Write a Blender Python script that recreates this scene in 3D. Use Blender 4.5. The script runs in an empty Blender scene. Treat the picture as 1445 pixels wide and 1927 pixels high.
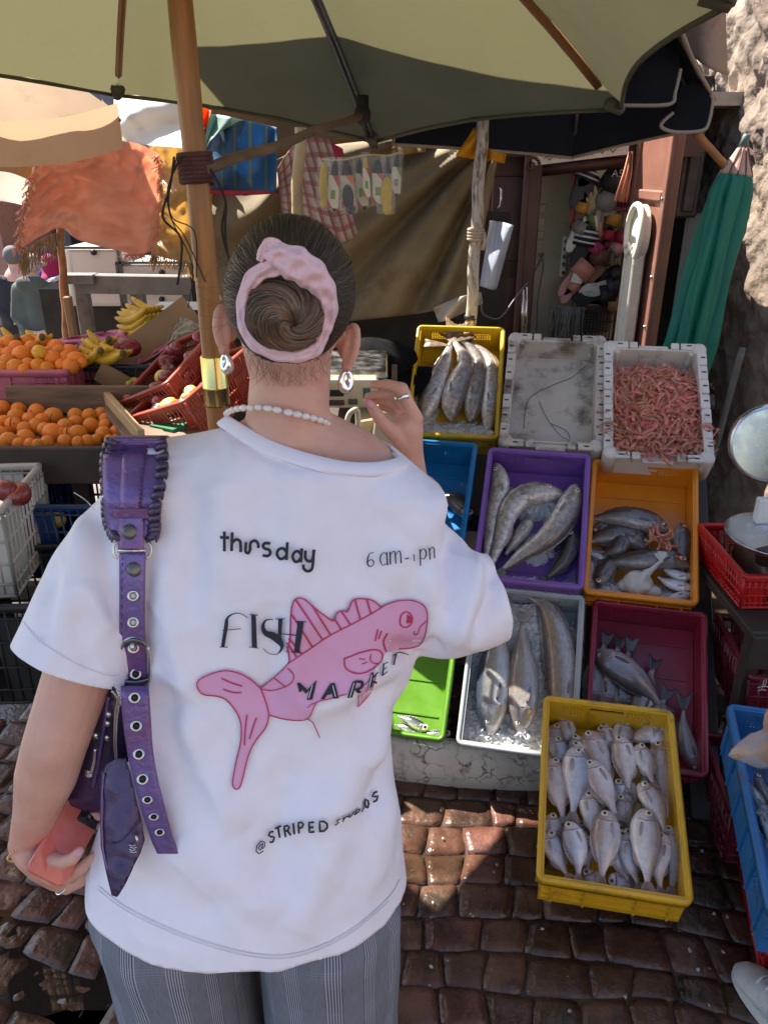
import bpy, bmesh, math, random
import numpy as np
from mathutils import Vector, Matrix, noise
from mathutils.bvhtree import BVHTree

random.seed(7); np.random.seed(7)
SC = bpy.context.scene
COL = SC.collection
R = math.radians
# ---------------------------------------------------------------- camera, sky, sun, exposure
F, PITCH, CH = 1447.0, R(24), 1.74
cam_d = bpy.data.cameras.new('camera'); cam = bpy.data.objects.new('camera', cam_d); COL.objects.link(cam)
cam.location = (0, 0, CH); cam.rotation_euler = (R(90) - PITCH, 0, 0)
cam_d.sensor_fit = 'VERTICAL'; cam_d.sensor_height = 36.0; cam_d.lens = 36.0 * F / 1927.0
cam_d.clip_start = 0.05; cam_d.clip_end = 400
SC.camera = cam
SUN_AZ, SUN_EL = R(52), R(53)          # azimuth measured from +Y towards -X
world = bpy.data.worlds.new('World'); SC.world = world; world.use_nodes = True
wn = world.node_tree.nodes; wl = world.node_tree.links
bg = wn['Background']; sky = wn.new('ShaderNodeTexSky'); sky.sky_type = 'NISHITA'; sky.sun_disc = False
sky.sun_elevation = SUN_EL; sky.sun_rotation = -SUN_AZ
wl.new(sky.outputs[0], bg.inputs[0]); bg.inputs[1].default_value = 0.085
sun_d = bpy.data.lights.new('sun', 'SUN'); sun_d.energy = 5.0; sun_d.angle = R(0.5); sun_d.color = (1, .93, .82)
sun = bpy.data.objects.new('sun', sun_d); COL.objects.link(sun)
to_sun = Vector((-math.sin(SUN_AZ) * math.cos(SUN_EL), math.cos(SUN_AZ) * math.cos(SUN_EL), math.sin(SUN_EL)))
sun.rotation_euler = to_sun.to_track_quat('Z', 'Y').to_euler()
SC.view_settings.view_transform = 'Standard'; SC.view_settings.look = 'None'
SC.view_settings.gamma = 1; SC.view_settings.use_curve_mapping = False
SC.view_settings.exposure = 1.82
try:
    SC.cycles.max_bounces = 8; SC.cycles.transparent_max_bounces = 12
    SC.cycles.use_denoising = True
except Exception: pass
GZ = -0.06                                # ground level

# ---------------------------------------------------------------- geometry helpers
cP, sP = math.cos(PITCH), math.sin(PITCH)
def ray(px, py):
    u, v = (px - 722.5) / F, (963.5 - py) / F
    return Vector((u, cP + v * sP, -sP + v * cP))
CAM = Vector((0, 0, CH))
def P(px, py, Y):
    d = ray(px, py); return CAM + d * (Y / d.y)
def PZ(px, py, z):
    d = ray(px, py); return CAM + d * ((z - CH) / d.z)
def proj(p):
    d = p - CAM; dep = d.y * cP - d.z * sP
    return (722.5 + F * d.x / dep, 963.5 - F * (d.y * sP + d.z * cP) / dep)
def depth_of(p):
    d = p - CAM; return d.y * cP - d.z * sP

class MB:
    def __init__(s): s.v = []; s.f = []; s.sm = []; s.uv = []; s.mi = []
    def add(s, vs, fs, smooth=False, uvs=None, mi=0):
        b = len(s.v); s.v += [tuple(v) for v in vs]
        for i, f in enumerate(fs):
            s.f.append([b + k for k in f]); s.sm.append(smooth); s.mi.append(mi)
            s.uv.append([uvs[k] for k in f] if uvs else None)
        return s
    def box(s, c, size, M=None, bev=0, mi=0):
        hx, hy, hz = [a / 2 for a in size]; c = Vector(c); vs = []; fs = []
        if bev <= 0:
            for x in (-hx, hx):
                for y in (-hy, hy):
                    for z in (-hz, hz): vs.append(Vector((x, y, z)))
            fs = [(0,1,3,2),(4,6,7,5),(0,4,5,1),(2,3,7,6),(0,2,6,4),(1,5,7,3)]
        else:
            bev = min(bev, hx * .9, hy * .9, hz * .9); idx = {}
            for sx in (-1, 1):
                for sy in (-1, 1):
                    for sz in (-1, 1):
                        for ax in range(3):
                            p = [sx * (hx - bev), sy * (hy - bev), sz * (hz - bev)]
                            p[ax] = (sx * hx, sy * hy, sz * hz)[ax]
                            idx[(sx, sy, sz, ax)] = len(vs); vs.append(Vector(p))
            def q(ax, sg):
                o = [(a, b) for a, b in ((-1,-1),(1,-1),(1,1),(-1,1))]
                r = []
                for a, b in o:
                    k = [0,0,0]; k[ax] = sg; k[(ax+1)%3] = a; k[(ax+2)%3] = b
                    r.append(idx[(*k, ax)])
                return r if sg > 0 else r[::-1]
            for ax in range(3):
                for sg in (-1, 1): fs.append(q(ax, sg))
            for ax in range(3):
                b1, b2 = (ax+1)%3, (ax+2)%3
                for s1 in (-1, 1):
                    for s2 in (-1, 1):
                        k0 = [0,0,0]; k0[ax] = -1; k0[b1] = s1; k0[b2] = s2
                        k1 = list(k0); k1[ax] = 1
                        r = [idx[(*k0, b1)], idx[(*k1, b1)], idx[(*k1, b2)], idx[(*k0, b2)]]
                        fs.append(r if s1 * s2 < 0 else r[::-1])
            for sx in (-1, 1):
                for sy in (-1, 1):
                    for sz in (-1, 1):
                        r = [idx[(sx, sy, sz, a)] for a in range(3)]
                        fs.append(r if sx * sy * sz > 0 else r[::-1])
        vs = [(M @ v if M else v) + c for v in vs]
        return s.add(vs, fs, mi=mi)
    def loft(s, rings, caps=True, closed=True, smooth=True, uvs=None, mi=0):
        n = len(rings[0]); vs = [p for r in rings for p in r]; fs = []
        m = n if closed else n - 1
        for i in range(len(rings) - 1):
            for j in range(m):
                fs.append((i*n+j, i*n+(j+1)%n, (i+1)*n+(j+1)%n, (i+1)*n+j))
        if caps and closed:
            fs.append(tuple(range(n))[::-1]); k = (len(rings)-1)*n; fs.append(tuple(range(k, k+n)))
        return s.add(vs, fs, smooth, uvs, mi)
    def tube(s, path, r, n=8, caps=True, smooth=True, mi=0, flat=1.0, up=None):
        path = [Vector(p) for p in path]; rings = []; prev = None
        for i, p in enumerate(path):
            t = (path[min(i+1, len(path)-1)] - path[max(i-1, 0)])
            t = t.normalized() if t.length > 1e-9 else Vector((0,0,1))
            if prev is None:
                a = Vector(up) if up is not None else (Vector((0,0,1)) if abs(t.z) < .9 else Vector((1,0,0)))
            else: a = prev
            a = (a - t * a.dot(t))
            if a.length < 1e-6: a = t.orthogonal()
            a.normalize(); prev = a; b = t.cross(a)
            rr = r[i] if isinstance(r, (list, tuple)) else r
            rings.append([p + (a * math.cos(q) * flat + b * math.sin(q)) * rr for q in [2*math.pi*k/n for k in range(n)]])
        return s.loft(rings, caps, True, smooth, mi=mi)
    def lathe(s, prof, n=16, M=None, smooth=True, mi=0):
        rings = []
        for r, z in prof:
            ring = [Vector((max(r, 1e-4)*math.cos(2*math.pi*k/n), max(r, 1e-4)*math.sin(2*math.pi*k/n), z)) for k in range(n)]
            rings.append([M @ v for v in ring] if M else ring)
        return s.loft(rings, True, True, smooth, mi=mi)
    def ell(s, c, r, M=None, n=12, m=8, mi=0):
        c = Vector(c); rings = []
        for i in range(1, m):
            a = math.pi * i / m - math.pi/2
            ring = [Vector((r[0]*math.cos(a)*math.cos(2*math.pi*k/n), r[1]*math.cos(a)*math.sin(2*math.pi*k/n), r[2]*math.sin(a))) for k in range(n)]
            rings.append([(M @ v if M else v) + c for v in ring])
        b = [Vector((0,0,-r[2])), Vector((0,0,r[2]))]; b = [(M @ v if M else v) + c for v in b]
        k0 = len(s.v); s.loft(rings, False, True, True, mi=mi)
        L = (m-2)*n
        s.v += [tuple(b[0]), tuple(b[1])]; i0 = k0 + (m-1)*n
        for k in range(n):
            for f in ([i0, k0+(k+1)%n, k0+k], [i0+1, k0+L+k, k0+L+(k+1)%n]):
                s.f.append(f); s.sm.append(True); s.uv.append(None); s.mi.append(mi)
        return s
    def grid(s, nx, ny, fn, smooth=True, mi=0):
        vs = [fn(i/nx, j/ny) for j in range(ny+1) for i in range(nx+1)]
        uv = [(i/nx, j/ny) for j in range(ny+1) for i in range(nx+1)]
        fs = [(j*(nx+1)+i, j*(nx+1)+i+1, (j+1)*(nx+1)+i+1, (j+1)*(nx+1)+i) for j in range(ny) for i in range(nx)]
        return s.add(vs, fs, smooth, uv, mi)
    def prism(s, poly, ax, ay, az, o, h, mi=0, smooth=False):
        """poly of 2D points in axes ax, ay at origin o, extruded by h along az"""
        o = Vector(o); n = len(poly)
        a = [o + ax*p[0] + ay*p[1] for p in poly]; b = [q + az*h for q in a]
        fs = [tuple(range(n))[::-1], tuple(range(n, 2*n))] + [(k, (k+1)%n, n+(k+1)%n, n+k) for k in range(n)]
        return s.add(a + b, fs, smooth, mi=mi)
    def mesh(s, name):
        me = bpy.data.meshes.new(name)
        me.from_pydata(s.v, [], s.f)
        me.polygons.foreach_set('use_smooth', s.sm); me.polygons.foreach_set('material_index', s.mi)
        if any(u for u in s.uv):
            ul = me.uv_layers.new(name='UVMap'); flat = []
            for u, f in zip(s.uv, s.f):
                for k in range(len(f)): flat += list(u[k]) if u else [0, 0]
            ul.data.foreach_set('uv', flat)
        me.validate(); me.update()
        return me
    def build(s, name, m, parent=None, **kw):
        me = s.mesh(name)
        return link(name, me, m, parent, **kw)

def link(name, me, m, parent=None, local=False, mod=None):
    for k in (m if isinstance(m, (list, tuple)) else [m]):
        if k is not None and len(me.materials) < 16: me.materials.append(k)
    o = bpy.data.objects.new(name, me); COL.objects.link(o)
    if parent is not None:
        o.parent = parent
        if not local: o.matrix_parent_inverse = world_m(parent).inverted()
    elif not local and len(me.vertices):
        co = np.empty(len(me.vertices)*3); me.vertices.foreach_get('co', co); co = co.reshape(-1, 3)
        c = Vector(((co[:,0].min()+co[:,0].max())/2, (co[:,1].min()+co[:,1].max())/2, co[:,2].min()))
        me.transform(Matrix.Translation(-c)); o.location = c
    return o
def world_m(o):
    m = o.matrix_basis.copy()
    if o.parent is not None: m = world_m(o.parent) @ o.matrix_parent_inverse @ m
    return m
def tag(o, label=None, cat=None, group=None, kind=None):
    if label: o['label'] = label
    if cat: o['category'] = cat
    if group: o['group'] = group
    if kind: o['kind'] = kind
    return o
def thing(name, label, cat, loc=(0,0,0), group=None, M=None):
    o = bpy.data.objects.new(name, None); COL.objects.link(o); o.empty_display_size = .05
    if M is not None: o.matrix_basis = M
    else: o.location = loc
    return tag(o, label, cat, group)
def copy_tree(o, parent=None):
    c = o.copy(); COL.objects.link(c)
    if parent is not None: c.parent = parent; c.matrix_parent_inverse = o.matrix_parent_inverse.copy()
    for ch in list(o.children): copy_tree(ch, c)
    return c
def finish_mesh(o, voxel=None, smooth=0, extra=None):
    """apply remesh + smoothing to the object's mesh"""
    if voxel:
        md = o.modifiers.new('r', 'REMESH'); md.mode = 'VOXEL'; md.voxel_size = voxel; md.use_smooth_shade = True
    if smooth:
        md = o.modifiers.new('s', 'SMOOTH'); md.factor = .5; md.iterations = smooth
    if extra: extra(o)
    dg = bpy.context.evaluated_depsgraph_get(); dg.update()
    me = bpy.data.meshes.new_from_object(o.evaluated_get(dg)); o.modifiers.clear()
    old = o.data; o.data = me; me.name = old.name; bpy.data.meshes.remove(old)
    me.polygons.foreach_set('use_smooth', [True]*len(me.polygons)); me.update()
    return o
def subsurf(o, lv=1):
    md = o.modifiers.new('sub', 'SUBSURF'); md.levels = lv; md.render_levels = lv; return o
def solid(o, t, off=0):
    md = o.modifiers.new('solid', 'SOLIDIFY'); md.thickness = t; md.offset = off; return o
def smoothpath(pts, n=8, closed=False):
    pts = [Vector(p) for p in pts]; out = []; N = len(pts)
    rng = range(N if closed else N - 1)
    for i in rng:
        if closed: p0, p1, p2, p3 = pts[i-1], pts[i], pts[(i+1)%N], pts[(i+2)%N]
        else: p0, p1, p2, p3 = pts[max(i-1,0)], pts[i], pts[i+1], pts[min(i+2,N-1)]
        for k in range(n):
            t = k/n
            out.append(.5*((2*p1)+(p2-p0)*t+(2*p0-5*p1+4*p2-p3)*t*t+(3*p1-p0-3*p2+p3)*t**3))
    if not closed: out.append(pts[-1].copy())
    return out
def frame(z, x=None):
    z = Vector(z).normalized(); x = Vector(x) if x is not None else z.orthogonal()
    x = (x - z*x.dot(z)).normalized(); y = z.cross(x)
    return Matrix((x, y, z)).transposed()
def interp(t, xs, ys): return float(np.interp(t, xs, ys))

# ---------------------------------------------------------------- materials
def M(name, col, rough=.55, metal=0, var=.12, vs=12, bump=0, bs=80, dirt=None, trans=0, coat=0, spec=.5, rnd=0, sss=0, emit=0, stretch=None, alpha=1, tcol=None, rvar=0):
    m = bpy.data.materials.new(name); m.use_nodes = True; nt = m.node_tree; N = nt.nodes; L = nt.links
    b = N['Principled BSDF']; out = N['Material Output']
    tc = N.new('ShaderNodeTexCoord'); oi = N.new('ShaderNodeObjectInfo')
    ad = N.new('ShaderNodeVectorMath'); ad.operation = 'MULTIPLY_ADD'
    L.new(oi.outputs['Random'], ad.inputs[0]); ad.inputs[1].default_value = (17.3, 9.1, 5.7); L.new(tc.outputs['Object'], ad.inputs[2])
    vec = ad.outputs[0]
    if stretch:
        mp = N.new('ShaderNodeVectorMath'); mp.operation = 'MULTIPLY'; L.new(vec, mp.inputs[0]); mp.inputs[1].default_value = stretch; vec = mp.outputs[0]
    n1 = N.new('ShaderNodeTexNoise'); n1.inputs['Scale'].default_value = vs; n1.inputs['Detail'].default_value = 5; L.new(vec, n1.inputs['Vector'])
    mx = N.new('ShaderNodeMix'); mx.data_type = 'RGBA'; c = np.array(col[:3])
    rp = N.new('ShaderNodeMapRange'); rp.inputs[1].default_value = .3; rp.inputs[2].default_value = .7; L.new(n1.outputs[0], rp.inputs[0]); L.new(rp.outputs[0], mx.inputs[0])
    mx.inputs[6].default_value = (*np.clip(c*(1-var), 0, 1), 1); mx.inputs[7].default_value = (*np.clip(c*(1+var), 0, 1), 1)
    cur = mx.outputs[2]
    if dirt:
        dc, amt, ds = dirt
        n2 = N.new('ShaderNodeTexNoise'); n2.inputs['Scale'].default_value = ds; n2.inputs['Detail'].default_value = 8; n2.inputs['Roughness'].default_value = .65; L.new(vec, n2.inputs['Vector'])
        r2 = N.new('ShaderNodeMapRange'); r2.inputs[1].default_value = .66-amt*.4; r2.inputs[2].default_value = .82-amt*.4; L.new(n2.outputs[0], r2.inputs[0])
        m2 = N.new('ShaderNodeMix'); m2.data_type = 'RGBA'; L.new(r2.outputs[0], m2.inputs[0]); L.new(cur, m2.inputs[6]); m2.inputs[7].default_value = (*dc, 1); cur = m2.outputs[2]
    if rnd:
        hs = N.new('ShaderNodeHueSaturation'); L.new(cur, hs.inputs['Color'])
        r3 = N.new('ShaderNodeMapRange'); r3.inputs[3].default_value = 1-rnd; r3.inputs[4].default_value = 1+rnd; L.new(oi.outputs['Random'], r3.inputs[0]); L.new(r3.outputs[0], hs.inputs['Value'])
        r4 = N.new('ShaderNodeMapRange'); r4.inputs[3].default_value = .5+rnd*.05; r4.inputs[4].default_value = .5-rnd*.05; L.new(oi.outputs['Random'], r4.inputs[0]); L.new(r4.outputs[0], hs.inputs['Hue'])
        cur = hs.outputs[0]
    L.new(cur, b.inputs['Base Color'])
    b.inputs['Roughness'].default_value = rough; b.inputs['Metallic'].default_value = metal
    b.inputs['Specular IOR Level'].default_value = spec; b.inputs['Coat Weight'].default_value = coat; b.inputs['Coat Roughness'].default_value = .08
    if rvar:
        r5 = N.new('ShaderNodeMapRange'); r5.inputs[1].default_value = .3; r5.inputs[2].default_value = .7; r5.inputs[3].default_value = max(rough-rvar, .03); r5.inputs[4].default_value = min(rough+rvar, 1); L.new(n1.outputs[0], r5.inputs[0]); L.new(r5.outputs[0], b.inputs['Roughness'])
    if sss:
        b.inputs['Subsurface Weight'].default_value = sss; b.inputs['Subsurface Radius'].default_value = (.012, .005, .003); b.inputs['Subsurface Scale'].default_value = .6
    if alpha < 1: b.inputs['Alpha'].default_value = alpha
    if emit: b.inputs['Emission Color'].default_value = (*col[:3], 1); b.inputs['Emission Strength'].default_value = emit
    if bump:
        n3 = N.new('ShaderNodeTexNoise'); n3.inputs['Scale'].default_value = bs; n3.inputs['Detail'].default_value = 4; L.new(vec, n3.inputs['Vector'])
        bp = N.new('ShaderNodeBump'); bp.inputs['Strength'].default_value = min(bump, 1); bp.inputs['Distance'].default_value = .004*max(1, bump); L.new(n3.outputs[0], bp.inputs['Height']); L.new(bp.outputs[0], b.inputs['Normal'])
    if trans:
        t = N.new('ShaderNodeBsdfTranslucent'); ms = N.new('ShaderNodeMixShader'); ms.inputs[0].default_value = trans
        if tcol: t.inputs[0].default_value = (*tcol, 1)
        else: L.new(cur, t.inputs[0])
        L.new(b.outputs[0], ms.inputs[1]); L.new(t.outputs[0], ms.inputs[2]); L.new(ms.outputs[0], out.inputs[0])

    return m
def glassy(name, col, alpha, rough=.1):
    m = bpy.data.materials.new(name); m.use_nodes = True; b = m.node_tree.nodes['Principled BSDF']
    b.inputs['Base Color'].default_value = (*col, 1); b.inputs['Roughness'].default_value = rough; b.inputs['Alpha'].default_value = alpha
    return m
def nodes_of(m): return m.node_tree.nodes, m.node_tree.links, m.node_tree.nodes['Principled BSDF']

WOOD_POLE = M('varnished wood', (.36,.15,.04), .35, var=.3, vs=9, stretch=(6,6,.6), bump=.25, bs=40, dirt=((.05,.02,.008),.12,22))
WOOD_RIB = M('canopy rib wood', (.30,.13,.05), .45, var=.25, vs=10, bump=.2)
WOOD_OLD = M('weathered wood', (.16,.10,.065), .75, var=.35, vs=8, stretch=(1,1,6), bump=.5, bs=30)
WOOD_DARK = M('dark stained wood', (.05,.03,.024), .7, var=.35, vs=9, bump=.4, bs=40)
WOOD_PALE = M('pale wood', (.42,.30,.15), .6, var=.2, vs=9, bump=.3)
BRASS = M('brass', (.75,.56,.2), .18, 1, var=.1)
STEEL = M('steel', (.6,.6,.6), .25, 1, var=.12, vs=25, rvar=.1)
CHROME = M('polished silver', (.9,.9,.92), .06, 1, var=.02)
IRON = M('painted iron', (.09,.085,.08), .5, .3, var=.3, bump=.3, bs=120)
BLACK = M('black plastic', (.015,.015,.018), .5, var=.3)
SKIN = M('skin', (.66,.37,.28), .48, var=.10, vs=16, bump=.16, bs=330, sss=.22, spec=.4, dirt=((.66,.29,.22),.30,13))
# ================================================================ SETTING
def gz(x, y):
    if y < 3.4: return GZ - .0085
    return GZ - .0085 - .86 * min((y - 3.4) / 5.2, 1)
MORTAR = M('wet mortar', (.040,.027,.019), .28, var=.35, vs=9, bump=.6, bs=60, rvar=.2)
STONE = M('wet cobble stone', (.085,.040,.025), .29, var=.5, vs=9, bump=1.0, bs=48, rnd=.3, rvar=.2, dirt=((.030,.018,.012),.42,8), coat=.0)
g = MB(); ys = [-4, -1, 0, 1, 2, 3, 3.4] + [3.4 + .65*k for k in range(1, 9)] + [10, 14, 30, 60]
xs = [-40, -20, -9, -5, -3, -2, -1, 0, 1, 2, 3, 6, 20, 40]
g.add([(x, y, gz(x, y)) for y in ys for x in xs], [(j*len(xs)+i, j*len(xs)+i+1, (j+1)*len(xs)+i+1, (j+1)*len(xs)+i) for j in range(len(ys)-1) for i in range(len(xs)-1)])
PAVE = M('alley paving', (.14,.115,.1), .7, var=.3, vs=3, bump=.6, bs=9)
ground = g.build('ground', [MORTAR, PAVE]); ground.location = (0,0,0)
gm = ground.data; gm.transform(Matrix.Translation(Vector((0,0,0))))
# link() recentred the sheet: put it back to world coordinates
co0 = min(v.co.z for v in gm.vertices)
ground.location = Vector((0, 28, GZ - .0085 - .86))
for pl in gm.polygons:
    if (ground.location + pl.center).y > 3.3: pl.material_index = 1
tag(ground, kind='structure')

def stone_mesh(q, h, top):
    """an irregular cobble over the quad q (4 xy corners): domed, chipped top and short sides"""
    mb = MB(); n = 5; c = sum((Vector(p) for p in q), Vector((0,0)))/4; sd = random.random()*50
    def pt(u, v):
        a = Vector(q[0])*(1-u)*(1-v) + Vector(q[1])*u*(1-v) + Vector(q[2])*u*v + Vector(q[3])*(1-u)*v
        # rounded corners
        du, dv = abs(u-.5)*2, abs(v-.5)*2
        k = 1 - .07*(du*dv)**3
        a = c + (a-c)*k
        a += Vector((noise.noise((a.x*14, a.y*14, sd)), noise.noise((a.x*14+9, a.y*14, sd))))*.006
        edge = max(du, dv)
        z = top - .003*max(0, edge-.85)**1.1*5 + .0024*noise.noise((a.x*22, a.y*22, sd)) + .0026*noise.noise((a.x*55, a.y*55, sd))
        return Vector((a.x, a.y, z))
    vs = [pt(i/n, j/n) for j in range(n+1) for i in range(n+1)]
    fs = [(j*(n+1)+i, j*(n+1)+i+1, (j+1)*(n+1)+i+1, (j+1)*(n+1)+i) for j in range(n) for i in range(n)]
    per = [i for i in range(n+1)] + [j*(n+1)+n for j in range(1, n+1)] + [n*(n+1)+i for i in range(n-1, -1, -1)] + [j*(n+1) for j in range(n-1, 0, -1)]
    b = len(vs)
    for k in per: vs.append(Vector((vs[k].x, vs[k].y, top-h)))
    m = len(per)
    for k in range(m): fs.append((per[(k+1)%m], per[k], b+k, b+(k+1)%m))
    mb.add(vs, fs, True); return mb
PX, PY = .114, .102; cells = []
def yrow(j, x): return .22 + j*PY + .030*noise.noise((x*3.1, j*1.7, 0)) + .03*math.sin(x*3.2)
def xcol(i, j):
    rr = random.Random(i*977 + j*131); return -1.75 + (i + .5*(j % 2) + .23*math.sin(j*2.3))*PX + rr.uniform(-.026, .026)
def gp(i, j, top):
    x = xcol(i, j); x2 = x + random.Random(i*31 + j*17 + 5).uniform(-.012, .012)*(1 if top else -1); y = yrow(j + top, x2); a = R(-9)
    return Vector((x2*math.cos(a) - y*math.sin(a), x2*math.sin(a) + y*math.cos(a)))
for j in range(-4, 27):
    for i in range(0, 34):
        q = [gp(i, j, 0), gp(i+1, j, 0), gp(i+1, j, 1), gp(i, j, 1)]
        c = sum(q, Vector((0,0)))/4; q = [c + (p-c)*(.975) for p in q]
        if c.y > 2.75 or c.y < .1: continue
        px, py = proj(Vector((c.x, c.y, GZ)))
        vis = -60 < px < 1505 and py < 2010 and not (260 < px < 560 and py < 1700 and c.y < 1.2)
        cells.append((0 if vis else 1, c.length, q, c))
cells.sort(key=lambda t: (t[0], t[1]))
rest = MB()
for k, (iv, d, q, c) in enumerate(cells):
    top = GZ + random.uniform(-.0035, .002) + (-.004 if c.x < -.3 else 0)
    mb = stone_mesh(q, .05, top)
    if k < 290 and iv == 0:
        mb.build('cobblestone', STONE, ground)
    else:
        b = len(rest.v); rest.v += mb.v; rest.f += [[b+t for t in f] for f in mb.f]; rest.sm += mb.sm; rest.uv += mb.uv; rest.mi += mb.mi
o = rest.build('cobblestones_beyond', STONE, ground); tag(o, kind='stuff')
WATER = M('standing water', (.022,.015,.011), .04, var=.1, bump=.05, bs=14, spec=.6)
pm = MB()
for (cx, cy, rx, ry) in ((-.75,.72,.55,.42), (-.25,.45,.35,.16), (-.95,1.25,.4,.28), (.42,1.72,.2,.1)):
    ring = [Vector((cx + rx*math.cos(a)*(1+.25*noise.noise((math.cos(a)*1.5, math.sin(a)*1.5, cx))), cy + ry*math.sin(a)*(1+.25*noise.noise((math.sin(a)*2, math.cos(a)*2, cy))), GZ-.0074)) for a in [2*math.pi*k/40 for k in range(40)]]
    pm.add(ring, [tuple(range(40))])
tag(pm.build('puddle_water', WATER), kind='structure')

lm_ = MB(); rq = random.Random(77)
for k in range(70):
    x, y = (rq.uniform(.0,1.0), rq.uniform(1.0,1.83)) if k < 50 else (rq.uniform(-1.1,-.45), rq.uniform(.6,1.2)); r = rq.uniform(.002,.008); a0 = rq.uniform(0,6)
    lm_.add([(x+math.cos(a0+t)*r*rq.uniform(.5,1.2), y+math.sin(a0+t)*r, GZ+.004+rq.uniform(-.001,.004)) for t in (0,1.3,2.6,3.9,5.1)], [(0,1,2,3,4)])
tag(lm_.build('scraps', M('pale wet scraps', (.42,.38,.34), .3, var=.3)), 'tiny pale fish scales and paper scraps strewn on the wet cobbles', 'scraps', kind='stuff')

# ---- white curved plaster kerb below the crate rack
KERB = M('cracked white plaster', (.50,.455,.39), .7, var=.14, vs=8, bump=.4, bs=30, dirt=((.17,.13,.10),.30,12))
nt, L_, b_ = nodes_of(KERB)
def crack_nodes(m, scale, col, width=.02, stretch=(1,1,1)):
    N, L, b = nodes_of(m); tc = N.new('ShaderNodeTexCoord'); mp = N.new('ShaderNodeVectorMath'); mp.operation = 'MULTIPLY'; mp.inputs[1].default_value = stretch
    nz = N.new('ShaderNodeTexNoise'); nz.inputs['Scale'].default_value = scale*1.5
    av = N.new('ShaderNodeVectorMath'); av.operation = 'MULTIPLY_ADD'; av.inputs[1].default_value = (.06,.06,.06)
    L.new(tc.outputs['Object'], nz.inputs['Vector']); L.new(nz.outputs['Color'], av.inputs[0]); L.new(tc.outputs['Object'], av.inputs[2]); L.new(av.outputs[0], mp.inputs[0])
    vo = N.new('ShaderNodeTexVoronoi'); vo.feature = 'DISTANCE_TO_EDGE'; vo.inputs['Scale'].default_value = scale; L.new(mp.outputs[0], vo.inputs['Vector'])
    r = N.new('ShaderNodeMapRange'); r.inputs[1].default_value = 0; r.inputs[2].default_value = width; r.inputs[3].default_value = 1; r.inputs[4].default_value = 0; L.new(vo.outputs['Distance'], r.inputs[0])
    nz2 = N.new('ShaderNodeTexNoise'); nz2.inputs['Scale'].default_value = scale*.7; L.new(tc.outputs['Object'], nz2.inputs['Vector'])
    r2 = N.new('ShaderNodeMapRange'); r2.inputs[1].default_value = .42; r2.inputs[2].default_value = .58; L.new(nz2.outputs[0], r2.inputs[0])
    mu = N.new('ShaderNodeMath'); mu.operation = 'MULTIPLY'; L.new(r.outputs[0], mu.inputs[0]); L.new(r2.outputs[0], mu.inputs[1])
    src = b.inputs['Base Color'].links[0].from_socket
    mx = N.new('ShaderNodeMix'); mx.data_type = 'RGBA'; L.new(mu.outputs[0], mx.inputs[0]); L.new(src, mx.inputs[6]); mx.inputs[7].default_value = (*col, 1); L.new(mx.outputs[2], b.inputs['Base Color'])
crack_nodes(KERB, 17, (.07,.05,.04), .055)
kb = MB(); rings = []
for k in range(41):
    a = R(-32 + 64*k/40); rad = 2.35; cx, cy = .52, 1.865 + rad
    def kp(r, z): return Vector((cx + math.sin(a)*(r + .006*noise.noise((k*.6, z*9, 1))), cy - math.cos(a)*(r + .008*noise.noise((k*.5, z*20, 3))), z))
    rings.append([kp(rad-.04, GZ-.03), kp(rad-.02, GZ-.03), kp(rad+.004, GZ+.01), kp(rad+.014, GZ+.06), kp(rad+.012, GZ+.12), kp(rad, GZ+.150), kp(rad-.015, GZ+.160), kp(rad-.04, GZ+.161)])
kb.loft(rings)
tag(kb.build('plaster_kerb', KERB), 'low curved white plaster kerb with cracked paint under the fish crates', 'kerb')

# ---- rough stone and plaster wall on the right
WALL = M('rough plaster wall', (.20,.155,.122), .9, var=.4, vs=4.5, bump=3, bs=30, dirt=((.13,.085,.06),.35,2.5))
WX = 1.78
wb = MB()
def wallpt(u, v):
    y = 2.75 + u*2.3; z = -.3 + v*3.6
    p = Vector((0, y, z))
    d = .035*noise.noise(p*2.3) + .03*noise.noise(p*6 + Vector((5,0,0))) + .016*noise.noise(p*15) + .006*noise.noise(p*34) + .003*noise.noise(p*70) - .02*max(0, noise.noise(p*11 + Vector((0,9,0))) - .25)
    if z > 1.7: d *= 1.5
    return Vector((WX + d, y, z))
wb.grid(170, 230, lambda u, v: wallpt(u, v), True)
wb.box((WX+.36, 5.95, 2.2), (.5, 6.4, 5.0))
tag(wb.build('plaster_wall', WALL), 'rough stone and plaster wall, sunlit at the top, behind the folded green parasol', 'wall')

# ---- shop with shoes behind the rack
BROWN = M('brown painted wood', (.20,.085,.06), .5, var=.2, vs=5, bump=.25, bs=30, dirt=((.26,.16,.12),.14,7))
BROWN_D = M('dark red brown wood', (.07,.026,.022), .5, var=.25, vs=6, bump=.2)
CREAM = M('cream painted wall', (.50,.43,.30), .7, var=.12, vs=4, bump=.2, dirt=((.25,.18,.11),.22,5))
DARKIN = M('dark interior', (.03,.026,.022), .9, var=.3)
WHITE_P = M('white painted wood', (.68,.65,.56), .5, var=.08, vs=20, bump=.2, dirt=((.35,.3,.22),.15,15))
SY = 4.3
shop = thing('shoe_shop', 'narrow shoe shop with brown door frame and cream inner wall', 'shop', (1.0, SY, 0))
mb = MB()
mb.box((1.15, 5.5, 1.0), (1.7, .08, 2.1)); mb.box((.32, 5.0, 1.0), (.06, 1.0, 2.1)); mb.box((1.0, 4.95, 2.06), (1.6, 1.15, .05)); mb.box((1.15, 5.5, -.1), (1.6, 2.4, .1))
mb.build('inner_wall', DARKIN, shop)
a = P(985, 620, 4.62); b = P(1078, 620, 4.75); t = P(1000, 325, 4.62)
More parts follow.
